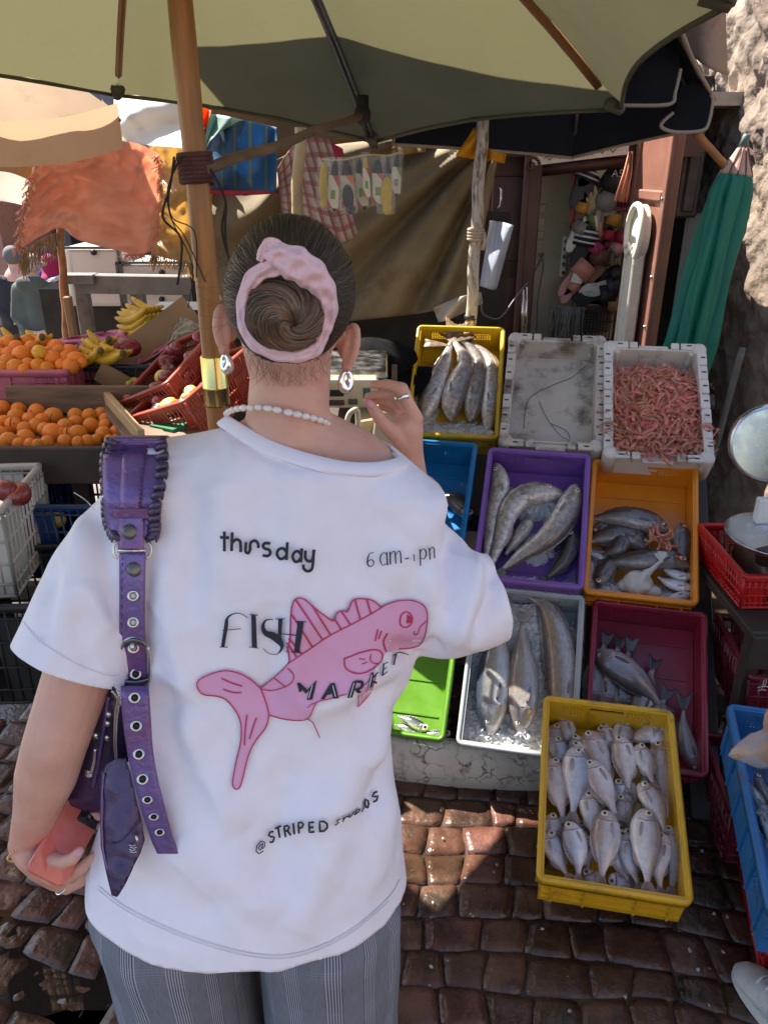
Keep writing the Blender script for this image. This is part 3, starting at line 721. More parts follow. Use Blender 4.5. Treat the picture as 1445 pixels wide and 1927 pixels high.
# translucent plastic cloths over the stalls
ORANGE = M('orange woven plastic', (.74,.46,.35), .2, var=.2, vs=3, bump=.7, bs=18, trans=.55, tcol=(.95,.58,.44), dirt=((.45,.16,.1),.3,2.5), spec=.5)
cloth('orange_tarp', 'torn orange plastic tarp with a frayed edge hanging over the fruit stall', [(62,315),(110,285),(190,272),(250,268),(300,290)], [(38,470),(85,440),(118,430),(150,452),(225,472),(270,480),(300,440)], 3.55, ORANGE,
      lambda u, v: .09*nz(u*3.2, v*2.6, 1) + .05*nz(u*7, v*6, 2) + .02*nz(u*18, v*15, 3) + .07*abs(u-.35)*v, 60, 44, 'tarp')
FR = M('frayed straw', (.55,.40,.25), .8, var=.3, trans=.4)
def fringe(name, label, pts, Y, length, m, n, seed, spread=12, down=1):
    rr = random.Random(seed); mb = MB(); pp = smoothpath([Vector((x, y, 0)) for x, y in pts], 10)
    for k in range(n):
        f = rr.random()*(len(pp)-1); i = min(int(f), len(pp)-2); q = pp[i].lerp(pp[i+1], f-i); l = length*rr.uniform(.4,1.2); dx = rr.uniform(-spread, spread)
        mb.tube([P(q.x, q.y, Y+rr.uniform(-.02,.02)), P(q.x+dx*.5+rr.uniform(-3,3), q.y+l*.5*down, Y), P(q.x+dx+rr.uniform(-4,4), q.y+l*down, Y+rr.uniform(-.03,.03))], .0022, 3, False)
    o = mb.build(name, m); tag(o, label, 'fringe', kind='stuff'); return o
fringe('straw_fringe', 'pale frayed straw fringe at the lower left corner of the orange tarp', [(40,480),(75,452),(112,436)], 3.5, 42, FR, 130, 1)
fringe('orange_fringe', 'frayed orange threads along the sides of the orange tarp', [(58,330),(45,400),(36,468)], 3.52, 16, ORANGE, 110, 2, 14)
fringe('red_fringe', 'frayed red threads along the right edge of the orange tarp', [(298,290),(304,340),(304,400),(285,470),(230,478)], 3.52, 12, ORANGE, 130, 3, 14)
YEL = M('yellowed plastic sheet', (.62,.47,.24), .25, var=.2, vs=4, bump=.4, bs=18, trans=.5, tcol=(.75,.56,.26), dirt=((.4,.28,.12),.3,4))
cloth('yellow_sheet', 'crinkled yellowed plastic sheet hanging behind the umbrella pole', [(282,275),(340,278),(402,285)], [(285,478),(340,492),(396,500)], 3.75, YEL, lambda u, v: .05*nz(u*4, v*7, 5) + .03*nz(u*10, v*16, 6) + .05*math.sin(v*11), 34, 44, 'sheet')
fringe('yellow_fringe', 'frayed yellow threads under the plastic sheet', [(285,478),(340,492),(392,500)], 3.72, 26, YEL, 110, 6, 8)
WHT = M('white awning', (.75,.72,.66), .5, var=.06, vs=3, bump=.1, trans=.4, tcol=(.9,.85,.78))
cloth('white_awning', 'bright white awning cloth stretched behind the pole', [(215,150),(270,160),(380,180)], [(215,262),(270,272),(345,280)], 5.2, WHT, lambda u, v: .12*math.sin(u*5+v*6) + .05*nz(u*4, v*4, 3), 24, 20, 'awning', Yb=4.6)
cloth('white_awning', 'white awning with a tan underside at the far left', [(-90,280),(0,310),(70,345)], [(-90,380),(0,378),(52,388)], 5.0, WHT, lambda u, v: .06*math.sin(u*8) + .04*nz(u*4, v*4, 7), 20, 14, 'awning', Yb=5.6)
cloth('tan_awning', 'tan cloth strip below the beige umbrella at the far left', [(-60,285),(20,295),(110,290)], [(-60,320),(20,325),(80,352)], 4.7, canvas('tan canvas', (.4,.24,.12), .4), lambda u, v: .04*math.sin(u*8), 14, 8, 'awning')
cloth('orange_cloth', 'bright orange and red cloth bunched beside the pole', [(352,196),(375,200),(398,208)], [(362,268),(375,262),(388,246)], 3.6, M('bright orange cloth', (.75,.16,.03), .7, trans=.5, tcol=(.9,.22,.04), var=.2), lambda u, v: .06*math.sin(u*9+v*3), 14, 12)
cloth('red_cloth', 'dark red cloth hanging behind the strut', [(360,250),(380,248),(395,225)], [(366,330),(385,320),(400,300)], 3.55, M('red cloth', (.33,.03,.05), .7, trans=.35, var=.25), lambda u, v: .05*math.sin(u*8+v*3), 12, 12)
def stripes(m, axis, scale, col, width=.5, soft=.05, add=None):
    """woven stripes across one object axis mixed over the material's base colour"""
    N, L, b = nodes_of(m); tc = N.new('ShaderNodeTexCoord'); sx = N.new('ShaderNodeSeparateXYZ'); L.new(tc.outputs['UV'], sx.inputs[0])
    mu = N.new('ShaderNodeMath'); mu.operation = 'MULTIPLY'; mu.inputs[1].default_value = scale; L.new(sx.outputs[axis], mu.inputs[0])
    fr = N.new('ShaderNodeMath'); fr.operation = 'FRACT'; L.new(mu.outputs[0], fr.inputs[0])
    lt = N.new('ShaderNodeMath'); lt.operation = 'LESS_THAN'; lt.inputs[1].default_value = width; L.new(fr.outputs[0], lt.inputs[0])
    fac = lt
    if soft < 1:
        q = N.new('ShaderNodeMath'); q.operation = 'MULTIPLY'; q.inputs[1].default_value = 1-soft; L.new(lt.outputs[0], q.inputs[0]); fac = q
    src = b.inputs['Base Color'].links[0].from_socket
    mx = N.new('ShaderNodeMix'); mx.data_type = 'RGBA'; L.new(fac.outputs[0], mx.inputs[0]); L.new(src, mx.inputs[6]); mx.inputs[7].default_value = (*col, 1); L.new(mx.outputs[2], b.inputs['Base Color'])
    for n in N:
        if n.type == 'BSDF_TRANSLUCENT' and n.inputs[0].links: L.new(mx.outputs[2], n.inputs[0])
BLUET = M('blue striped tarp', (.06,.17,.32), .4, var=.2, trans=.45, bump=.2, bs=30)
stripes(BLUET, 0, 6, (.20,.22,.14), .16)
cloth('blue_tarp', 'blue tarp with tan stripes draped under the stall roof', [(395,222),(440,222),(522,240)], [(374,350),(440,360),(520,362)], 3.45, BLUET, lambda u, v: .05*math.sin(u*9+v*2) + .04*nz(u*3, v*3, 8), 30, 20, 'tarp')
TEAL = M('pale teal tarp', (.20,.36,.34), .5, var=.15, trans=.4); stripes(TEAL, 0, 4, (.35,.30,.18), .18)
cloth('teal_tarp', 'faded teal tarp with tan stripes beside the blue one', [(396,215),(425,218),(462,228)], [(378,300),(386,282),(402,250)], 3.4, TEAL, lambda u, v: .04*math.sin(u*7), 16, 12, 'tarp')
REDT = M('red trim cloth', (.42,.03,.06), .6, trans=.3, var=.2)
cloth('red_trim', 'strip of red cloth along the bottom of the blue tarp', [(368,352),(440,358),(526,358)], [(372,362),(440,368),(528,364)], 3.42, REDT, None, 16, 3)
PLAID = M('red plaid cloth', (.48,.40,.33), .8, var=.1, trans=.2)
stripes(PLAID, 0, 8, (.30,.06,.05), .38, .25); stripes(PLAID, 1, 7, (.32,.07,.06), .35, .4); stripes(PLAID, 0, 16, (.08,.07,.10), .12, .3)
cloth('plaid_cloth', 'red and cream plaid cloth hanging behind the pale pole', [(522,318),(550,275),(580,258),(620,262)], [(530,402),(580,425),(640,455),(674,440)], 3.35, PLAID, lambda u, v: .03*math.sin(u*8+v) + .02*nz(u*3, v*3, 4), 26, 20)
cloth('red_cloth', 'crimson cloth scrap behind the plaid cloth', [(612,270),(630,272),(645,280)], [(618,300),(635,300),(648,296)], 3.45, REDT, None, 6, 5)
# big olive brown tarp behind the stall
TARP = M('olive brown tarp', (.22,.17,.095), .8, var=.25, vs=3, bump=.5, bs=22, trans=.12, tcol=(.3,.2,.07), dirt=((.10,.075,.05),.35,3))
def tarpfold(u, v):
    x, y = 400+u*530, 300+v*290
    dx, dy = 930-x, y-235; a = math.atan2(dy, dx); r = math.hypot(dx, dy)
    k = min(r/150, 1)*(1 if r < 420 else max(0, 1-(r-420)/200))
    return .055*math.sin(a*17 + .8*nz(x*.006, y*.006, 2))*k + .03*math.sin(a*31+1)*k + .10*nz(u*2.5, v*2.5, 9) + .03*nz(u*6, v*6, 3) - .1*math.sin(math.pi*u)*v
cloth('olive_tarp', 'large olive brown tarp with fanning folds closing the back of the stall', [(388,350),(470,330),(560,285),(750,262),(860,275),(935,300)], [(392,620),(480,640),(600,612),(700,600),(800,588),(884,566)], 3.75, TARP, tarpfold, 90, 60, 'tarp', .004)
cloth('stall_sheet', 'tan sheet stretched over the back of the stall', [(380,150),(600,170),(800,190),(960,190)], [(388,352),(560,288),(750,264),(935,300)], 3.95, canvas('stall sheet', (.2,.14,.08), .2), lambda u, v: .04*nz(u*4, v*3, 1), 24, 10, 'sheet')
# folded cloth scraps at the tarp top
cloth('tan_cloth', 'tan cloth edge bunched at the top of the olive brown tarp', [(738,278),(765,262),(800,272)], [(742,292),(768,290),(800,286)], 3.5, M('tan cloth', (.35,.24,.1), .8, trans=.3), lambda u, v: .03*math.sin(u*12), 12, 6)
YC = M('yellow cloth', (.80,.42,.02), .7, trans=.5, tcol=(.9,.5,.02), var=.1)
cloth('yellow_cloth', 'bright yellow cloth tied to the top of the weathered post', [(893,240),(900,244),(908,258)], [(857,292),(880,298),(905,300)], 3.32, YC, lambda u, v: .02*math.sin(u*7+v*4), 12, 12)
cloth('yellow_cloth', 'small twisted end of yellow cloth right of the weathered post', [(908,276),(930,285),(952,290)], [(908,300),(928,303),(948,308)], 3.3, YC, lambda u, v: .03*math.sin(u*9), 12, 6)
# posts
POSTM = M('weathered white post', (.48,.42,.35), .8, var=.2, vs=14, stretch=(4,4,1), bump=.5, dirt=((.13,.09,.06),.42,16))
def post(name, label, top, bottom, Y, r, m, kink=.004):
    a, b = P(*top, Y), P(*bottom, Y); mb = MB(); mb.tube([a.lerp(b, k/12) + Vector((kink*math.sin(k*1.7), 0, 0)) for k in range(13)], r, 12)
    return tag(mb.build(name, m), label, 'post')
pt = thing('weathered_post', 'weathered white post with a rope knot behind the yellow crate', 'post', P(884, 610, 3.3))
a, b = P(908, 225, 3.3), P(880, 700, 3.3); mb = MB(); mb.tube([a.lerp(b, k/12) + Vector((.004*math.sin(k*1.7),0,0)) for k in range(13)], .024, 12); mb.build('shaft', POSTM, pt)
kc = P(895, 440, 3.3); mb = MB()
for k in range(4): mb.tube([kc + Vector((math.cos(t)*.029, math.sin(t)*.029, .012*k-.02)) for t in [2*math.pi*i/14 for i in range(15)]], .007, 6)
mb.tube([kc+Vector((.03,-.02,.01)), kc+Vector((.034,-.03,-.03)), kc+Vector((.026,-.03,-.06))], .008, 6); mb.build('rope_knot', M('old rope', (.40,.31,.22), .9, bump=.6, bs=150), pt)
kc = P(885, 597, 3.3); mb = MB(); mb.lathe([(.026,-.01),(.0265,.01)], 12, Matrix.Translation(kc)); mb.build('black_band', BLACK, pt)
post('bamboo_pole', 'pale bamboo pole in front of the plaid cloth', (566,240), (546,640), 3.05, .021, WOOD_PALE)
post('rusty_post', 'thin orange brown post beside the people in the alley', (112,400), (128,660), 4.2, .02, M('orange brown paint', (.3,.12,.05), .6, var=.3))
post('support_pole', 'brown wooden stick running from the wall to the navy umbrella', (1308,250), (1380,330), 3.35, .016, WOOD_RIB, .0006)
# unseen sheet added above the tarp, shaped to shade stall and olive canopy
ro = MB(); ro.grid(16, 10, lambda u, v: Vector((-.92 + 1.9*u, 2.72 - .25*u + 1.2*v, 2.62 + .12*v + .03*math.sin(u*9))))
ro = solid(ro.build('shade_tarp', TARP), .004); tag(ro, 'unseen brown tarp added over the fish stall to cast shade', 'tarp')

# packets hanging on a string
PK = glassy('clear plastic bag', (.75,.72,.62), .12, .1)
CARDM = M('printed card', (.62,.55,.40), .5, var=.06); CRED = M('card red', (.42,.03,.04), .5); CORN = M('card orange', (.62,.17,.02), .5); CGRN = M('card green', (.15,.25,.05), .5); CDK = M('dark glove', (.02,.022,.03), .7); CYE = M('yellow glove', (.5,.33,.03), .7)
mb = MB(); mb.tube(smoothpath([P(606,300,3.02), P(640,302,3.02), P(690,292,3.02), P(735,292,3.02), P(760,280,3.1)], 6), .003, 5); tag(mb.build('string', M('yellow string', (.5,.4,.15), .7)), 'yellow string carrying the glove packets', 'string')
pk = [(598,302,20,85,-8,CYE,0,'leftmost crumpled packet on the string'),(618,300,22,92,-5,CDK,1,'packet with a pink cornered card second from the left'),(640,300,28,92,2,CDK,2,'packet with the clearest red and orange card'),(668,296,24,92,4,CDK,3,'packet seen edge on with a red card behind the clearest one'),(682,290,14,80,8,CYE,3,'narrow yellow and red packet in the middle of the string'),(699,298,26,86,3,CDK,4,'packet with a dark red card right of the middle'),(716,296,22,84,5,CDK,5,'dark packet without a visible card'),(735,290,20,74,14,CDK,6,'rightmost packet with a green and white card'),(712,330,30,70,3,CYE,5,'lower packet with a yellow cuffed dark glove'),(640,345,30,55,-4,CDK,5,'lower dark packet behind the clearest card')]
for k, (x, y, w, h, an, gl, cd, lab) in enumerate(pk):
    c = P(x+w/2, y+h/2, 2.98+.018*(k%4)); s = depth_of(c)/F; W, Hh = w*s, h*s
    t = thing('glove_packet', lab, 'packet', c, 'glove packets hanging on the string'); Mr = Matrix.Rotation(R(an), 3, 'Z') @ Matrix.Rotation(R(random.uniform(-4,4)), 3, 'Y')
    mb = MB(); mb.grid(6, 8, lambda u, v: c + Mr @ Vector(((u-.5)*W*1.15, -.012-.008*math.sin(math.pi*u)-.004*nz(u*5+k, v*5), (.5-v)*Hh))); mb.grid(6, 8, lambda u, v: c + Mr @ Vector(((u-.5)*W*1.15, .012, (.5-v)*Hh))); mb.build('clear_bag', PK, t)
    mb = MB(); mb.ell(c + Mr @ Vector((0,.002,.02*Hh)), (W*.36,.009,Hh*.42), Mr); mb.ell(c + Mr @ Vector((.1*W,.004,-.35*Hh)), (W*.3,.008,Hh*.18), Mr); mb.build('glove', gl, t)
    if cd not in (0, 5):
        ax, az = Mr @ Vector((1,0,0)), Mr @ Vector((0,0,1)); o0 = c + Mr @ Vector((-W*.46, -.009, -Hh*.46)); d = Mr @ Vector((0,-1,0)); cw, ch = W*.9, Hh*.62
        mb = MB(); mb.prism([(0,0),(cw,0),(cw,ch),(0,ch)], ax, az, d, o0, .0015); cdo = mb.build('card', CARDM, t)
        mb = MB(); mb.prism([(0,0),(cw*.45,0),(cw*.2,ch*.12),(0,ch*.26)], ax, az, d, o0+d*.0016, .0006); mb.build('red_corner', CRED, cdo)
        mb = MB(); mb.prism([(cw*.35,ch),(cw,ch),(cw,ch*.62),(cw*.7,ch*.8)], ax, az, d, o0+d*.0016, .0006); mb.build('corner', CORN if cd == 2 else CGRN if cd == 6 else CRED, cdo)
        mb = MB(); mb.prism([(cw*.25,ch*.28),(cw*.7,ch*.28),(cw*.7,ch*.55),(cw*.25,ch*.55)], ax, az, d, o0+d*.0016, .0006); mb.build('printed_square', CGRN, cdo)
# striped bag hanging by the post
SB = M('pale blue woven bag', (.42,.47,.55), .5, var=.12, trans=.2, bump=.2); stripes(SB, 0, 7, (.22,.33,.55), .3, .5); stripes(SB, 0, 3, (.5,.25,.22), .08, .4)
cloth('woven_bag', 'pale blue striped woven bag hanging beside the weathered post', [(922,415),(945,418),(966,424)], [(902,538),(925,545),(934,544)], 3.55, SB, lambda u, v: .03*math.sin(u*5+v*3), 18, 20, 'bag')
cloth('white_cloth', 'dirty white rag under the olive tarp beside the post', [(815,580),(860,560),(905,550)], [(825,606),(850,600),(908,570)], 3.5, M('dirty white cloth', (.42,.38,.33), .8, var=.2, trans=.2), lambda u, v: .05*math.sin(u*7+v*3), 18, 10)
cloth('beige_cloth', 'beige cloth with an eyelet hanging at the top right by the wall', [(1230,-60),(1290,-60),(1362,-60)], [(1262,60),(1320,120),(1368,142)], 3.3, canvas('beige dusty cloth', (.42,.32,.25), .3, dirt=((.25,.17,.12),.35,5)), lambda u, v: .04*math.sin(u*6+v), 20, 20)
# folded green parasol
GREEN = M('green canvas', (.005,.17,.115), .6, var=.12, vs=6, bump=.1, trans=.12, tcol=(.0,.3,.2))
gp_ = thing('folded_parasol', 'folded green parasol with a beige cap leaning on the wall', 'parasol', P(1300, 640, 3.35))
top, bot = P(1400, 268, 3.35), P(1262, 780, 3.3)
prof = [(0,.012),(.05,.036),(.10,.066),(.16,.09),(.35,.092),(.5,.098),(.7,.102),(.85,.10),(1,.085)]
axis = (bot-top).normalized(); fr = frame(axis, Vector((1,0,0)))
def parasol_ring(t, n=110):
    r = interp(t, [p[0] for p in prof], [p[1] for p in prof]); c = top.lerp(bot, t); out = []; k1 = min(max(t-.05, 0)*7, 1)
    for k in range(n):
        q = 2*math.pi*k/n; w = .5*noise.noise((math.cos(q)*2, math.sin(q)*2, t*2.2)); lobe = abs(math.cos(3.5*q + 1.5*t + w*1.3))**.55
        f = 1 - k1*.52*(1-lobe) + k1*.22*noise.noise((math.cos(q)*3, math.sin(q)*3, t*3.5)) + k1*.05*math.sin(13*q + 9*t)
        out.append(c + fr @ Vector((math.cos(q)*r*f, math.sin(q)*r*f*.9, 0)))
    return out
mb = MB(); mb.loft([parasol_ring(t) for t in np.linspace(.108, 1, 44)]); mb.build('folded_canopy', GREEN, gp_)
CAPB = canvas('parasol cap cloth', (.58,.42,.33), .2)
mb = MB(); mb.loft([parasol_ring(t) for t in np.linspace(.02, .112, 8)]); mb.build('cap_cloth', CAPB, gp_)
for k in range(4):
    mb = MB(); pts = [parasol_ring(t)[14+9*k] for t in np.linspace(.02,.11,6)]; mb.tube([p + (p - top.lerp(bot,.07)).normalized()*.002 for p in pts], .0035, 5); mb.build('cap_stripe', M('cap stripe', (.16,.06,.06), .7) if k == 0 else bpy.data.materials['cap stripe'], gp_)
mb = MB(); mb.tube([top - axis*.03, top - axis*.02, top + axis*.02], [.010,.014,.018], 12); mb.build('tip', M('grey green tip', (.09,.16,.14), .5), gp_)
mb = MB(); mb.tube([bot, bot+axis*.5], .02, 10); mb.build('pole', WOOD_POLE, gp_)
# broom stick leaning against the wall
post('stick', 'dark stick leaning against the wall right of the shrimp crate', (1396,655), (1335,880), 2.75, .012, IRON, .0006)
# ================================================================ FISH RACK
def pose(c, psi, th, ro=0):
    psi, th, ro = R(psi), R(th), R(ro)
    e1 = Vector((math.cos(psi), -math.sin(psi), 0)); e2 = Vector((math.sin(psi)*math.cos(th), math.cos(psi)*math.cos(th), math.sin(th))); n = e1.cross(e2)
    m = Matrix((e1, e2, n)).transposed().to_4x4(); m.translation = Vector(c); return m
def plastic(name, col, dirt=.25, rough=.38, dc=(.09,.06,.045)):
    return M(name, col, rough, var=.10, vs=9, bump=.12, bs=60, dirt=(dc, dirt, 7), coat=.15, rvar=.1)
def vent(mb, o, ax, ay, az, w, h, nx, ny, t):
    """perforated plate: diamond holes staggered through a w x h plate of thickness t"""
    cw, ch = w/nx, h/ny
    for j in range(ny):
        for i in range(nx):
            x0, y0 = i*cw, j*ch; cx, cy = x0+cw/2, y0+ch/2
            out = [(x0,y0),(x0+cw,y0),(x0+cw,y0+ch),(x0,y0+ch)]
            sk = .12*cw*(1 if j % 2 else -1)
            inn = [(cx-cw*.30+sk,cy-ch*.22),(cx+cw*.22+sk,cy-ch*.32),(cx+cw*.30+sk,cy+ch*.22),(cx-cw*.22+sk,cy+ch*.32)]
            vs = [o + ax*p[0] + ay*p[1] + az*z for z in (0, t) for p in out+inn]
            fs = []
            for k in range(4):
                k2 = (k+1) % 4
                fs += [(k, k2, 4+k2, 4+k), (8+k2, 8+k, 12+k, 12+k2), (4+k, 4+k2, 12+k2, 12+k)]
            mb.add(vs, fs)
def wall_panel(root, m, o, ax, ay, az, w, h, t, vents=(), slots=(), solid_name='wall'):
    """flat wall of width w, height h with perforated rectangles and open slots (x0,x1,y0,y1)"""
    mb = MB(); ops = sorted(list(vents) + list(slots)); x = 0
    def rect(x0, x1, y0, y1):
        if x1-x0 > 1e-5 and y1-y0 > 1e-5: mb.prism([(x0,y0),(x1,y0),(x1,y1),(x0,y1)], ax, ay, az, o, t)
    for (a, b, c, d) in ops:
        rect(x, a, 0, h); rect(a, b, 0, c); rect(a, b, d, h); x = b
    rect(x, w, 0, h); wl_ = mb.build(solid_name, m, root)
    for (a, b, c, d) in vents:
        v = MB(); vent(v, o + ax*a + ay*c + az*(t*.15), ax, ay, az, b-a, d-c, 6, 5, t*.7); v.build('vent_panel', m, wl_)
def rrect(w, L, r, n=5):
    pts = []
    for cx, cy, a0 in ((w/2-r, L/2-r, 0), (-w/2+r, L/2-r, 90), (-w/2+r, -L/2+r, 180), (w/2-r, -L/2+r, 270)):
        for k in range(n+1): a = R(a0 + 90*k/n); pts.append((cx+math.cos(a)*r, cy+math.sin(a)*r))
    return pts
def rim_loop(mb, w, L, r, prof, n=5):
    """sweep a closed profile of (inset, z) round a rounded rectangle"""
    rings = []
    for (ins, z) in prof: rings.append([Vector((x, y, z)) for x, y in rrect(w-2*ins, L-2*ins, max(r-ins, .004), n)])
    m = len(rings[0]); vs = [p for q in rings for p in q]; fs = []
    k = len(rings)
    for i in range(k):
        for j in range(m): fs.append((i*m+j, i*m+(j+1)%m, ((i+1)%k)*m+(j+1)%m, ((i+1)%k)*m+j))
    mb.add(vs, fs, True)
def fish_crate(label, Mx, m, w=.36, L=.53, d=.135, ribs=True, group='plastic fish crates on the sloping rack', side_vents=True, t=.006):
    c = thing('fish_crate', label, 'crate', M=Mx, group=group); X, Y, Z = Vector((1,0,0)), Vector((0,1,0)), Vector((0,0,1))
    mw = world_m(c)
    def B(name, mb, par=None):
        o = mb.build(name, m, par or c, local=True); return o
    # parts are modelled in the crate's own axes
    class Rt: pass
    mb = MB(); ins = .012
    wi, Li = w-2*ins, L-2*ins
    mb.box((0, 0, -d+.004), (wi-2*t, Li-2*t, .008), bev=.002); B('floor_panel', mb)
    mb = MB()
    for k in range(4): mb.box((0, -Li/2+.09+.115*k, -d+.0095), (wi-.06, .006, .004))
    B('floor_rib', mb)
    global wall_panel
    def WP(o, ax, ay, az, ww, hh, vents=(), slots=()):
        mb = MB(); ops = sorted(list(vents)+list(slots)); x = 0
        def rect(x0, x1, y0, y1):
            if x1-x0 > 1e-5 and y1-y0 > 1e-5: mb.prism([(x0,y0),(x1,y0),(x1,y1),(x0,y1)], ax, ay, az, o, t)
        for (a, b, cc, dd) in ops: rect(x, a, 0, hh); rect(a, b, 0, cc); rect(a, b, dd, hh); x = b
        rect(x, ww, 0, hh); pw = B('wall', mb)
        for (a, b, cc, dd) in vents:
            v = MB(); vent(v, o+ax*a+ay*cc+az*(t*.15), ax, ay, az, b-a, dd-cc, 7, 5, t*.7); B('vent_panel', v, pw)
    hh = d-.004
    ev = [(.045,.115,hh-.062,hh-.014),(wi-.115,wi-.045,hh-.062,hh-.014)]; es = [(wi*.36,wi*.64,hh-.028,hh-.014)]
    WP(Vector((-wi/2, Li/2-t, -d)), X, Z, Y, wi, hh, ev, es)
    WP(Vector((wi/2, -Li/2+t, -d)), -X, Z, -Y, wi, hh, ev, [])
    sv = [(.07,.16,hh-.09,hh-.03),(Li-.16,Li-.07,hh-.09,hh-.03)] if side_vents else []
    WP(Vector((-wi/2, -Li/2+t, -d)), Y, Z, X, Li-2*t, hh, sv); WP(Vector((wi/2-t, -Li/2+t, -d)), Y, Z, X, Li-2*t, hh, sv)
    mb = MB(); rim_loop(mb, w, L, .022, [(.0005,-.026),(-.0005,-.004),(.003,.001),(.010,.001),(.0125,-.003),(.0125,-.024)]); B('rim', mb)
    if ribs:
        mb = MB()
        for x in (-wi/2+.03, -wi*.18, wi*.18, wi/2-.03): mb.box((x, -Li/2-.004, -d*.55), (.006, .008, d*.75), bev=.001)
        for z in (-.045, -.075, -.105): mb.box((0, -Li/2-.003, z), (wi*.98, .006, .004))
        for s in (-1, 1):
            for k in range(6): mb.box((s*(wi/2+.004), -Li/2+.04+k*(Li-.08)/5, -d*.55), (.008, .005, d*.75), bev=.001)
        tag(B('outer_rib', mb), kind='stuff')
    return c
PYEL = plastic('yellow crate plastic', (.62,.38,.012), .20); PYEL2 = plastic('mustard crate plastic', (.66,.36,.010), .18)
PBLU = plastic('bright blue crate plastic', (.005,.16,.42), .12); PPUR = plastic('purple crate plastic', (.19,.08,.36), .1)
PORA = plastic('orange crate plastic', (.75,.25,.008), .12); PGRY = plastic('grey crate plastic', (.34,.36,.37), .12)
PMAR = plastic('maroon crate plastic', (.28,.014,.04), .08); PGRN = plastic('lime crate plastic', (.09,.22,.013), .14); PBL2 = plastic('dusty blue crate plastic', (.02,.14,.36), .25, .5)
PWHT = plastic('grimy white plastic', (.55,.49,.43), .42, .5, (.17,.125,.10)); PWHT2 = plastic('cleaner white plastic', (.66,.60,.54), .2, .45, (.3,.24,.2))
M_ytop = pose((.285,2.987,.985), 8.5, 39); M_white = pose((.638,2.828,.99), 11, 36.5); M_shr = pose((.987,2.715,.983), 10.2, 35.9)
M_pur = pose((.508,2.389,.671), 12.3, 35.5); M_ora = pose((.875,2.36,.633), 13.4, 37.1); M_gry = pose((.438,2.024,.30), 12.3, 40)
M_mar = pose((.823,1.984,.272), 13.8, 36); M_yf = pose((.600,1.565,.243), 11.2, 17.5)
M_blu = pose((.508-.385,2.389+.115,.671+.0), 12.3, 36); M_grn = pose((.438-.385,2.024+.085,.30), 12.3, 38)
M_br = pose((1.055,1.36,.378), 13, 8)
fish_crate('yellow crate at the top left of the rack with four long fish hung tails up', M_ytop, PYEL, L=.54)
fish_crate('bright blue crate half hidden by the woman, left of the purple crate', M_blu, PBLU)
fish_crate('purple crate in the middle row holding long grey fish and ice', M_pur, PPUR)
fish_crate('orange crate in the middle row with dark fish and a knotted plastic bag', M_ora, PORA)
fish_crate('grey crate in the bottom row with big silver fish on ice', M_gry, PGRY)
fish_crate('maroon crate in the bottom row with grey fish, partly covered by the yellow one', M_mar, PMAR)
fish_crate('lime green crate beside the woman with small fish at its front', M_grn, PGRN)
fish_crate('mustard yellow crate full of small bream, tilted at the front of the rack', M_yf, PYEL2, w=.366, L=.545)
fish_crate('dusty blue crate with sardines at the right edge', M_br, PBL2, w=.4, L=.6, d=.16)
# ---- white boxes
def white_box(label, Mx, m, w=.37, L=.54, d=.12):
    c = thing('white_crate', label, 'crate', M=Mx, group='white plastic boxes on the top row'); X, Y, Z = Vector((1,0,0)), Vector((0,1,0)), Vector((0,0,1))
    def B(name, mb, par=None): return mb.build(name, m, par or c, local=True)
    wt = .03; mb = MB(); mb.box((0,0,-d+.006), (w-2*wt+.01, L-2*wt+.01, .012), bev=.003); B('floor_panel', mb)
    for s in (-1, 1):
        mb = MB(); mb.box((s*(w/2-wt/2-.004), 0, -d/2-.008), (.014, L-.02, d-.018), bev=.004); mb.box((s*(w/2-wt), 0, -d/2), (.006, L-2*wt, d), bev=.002); B('side_wall', mb)
        mb = MB(); mb.box((0, s*(L/2-wt/2-.004), -d/2-.008), (w-.03, .014, d-.018), bev=.004); mb.box((0, s*(L/2-wt), -d/2-.004), (w-2*wt-.004, .006, d-.008), bev=.002); B('end_wall', mb)
        n = 7
        for k in range(n):
            y = -L/2+.035 + (L-.07)*(k+.5)/n; hl = (L-.07)/n-.004
            mb = MB(); mb.box((s*(w/2-wt/2), y, -.006-.003*(k%2)), (wt, hl, .014), bev=.003); b_ = B('rim_block', mb)
            mb = MB(); mb.box((s*(w/2-wt*.45), y, .0015-.003*(k%2)), (.015, .0055, .002)); mb.build('slot', BLACK, b_, local=True)
        for k, (x0, x1) in enumerate(((-w/2+.03,-.095),(-.09,-.06),(-.055,.055),(.06,.09),(.095,w/2-.03))):
            z = -.006 if k != 2 else -.026
            mb = MB(); mb.box(((x0+x1)/2, s*(L/2-wt/2), z), (x1-x0-.002, wt, .014), bev=.003); b_ = B('rim_block', mb)
            if k in (0, 4):
                mb = MB(); mb.box(((x0+x1)/2, s*(L/2-wt*.45), z+.0075), (.018,.005,.002)); mb.build('slot', BLACK, b_, local=True)
        for s2 in (-1, 1):
            mb = MB(); mb.lathe([(.026,-d+.01),(.027,-.008),(.024,.001),(.012,.003),(0,.003)], 18, Matrix.Translation((s*(w/2-.024), s2*(L/2-.024), 0))); B('corner_post', mb)
        mb = MB(); mb.box((s*(w/2-wt-.02), L/2-wt-.006, -.045), (.02,.02,.07), bev=.006); B('corner_gusset', mb)
    return c
wbx = white_box('empty grimy white plastic box in the middle of the top row', M_white, PWHT)
white_box('white plastic box heaped with pink shrimp at the right of the top row', M_shr, PWHT2)
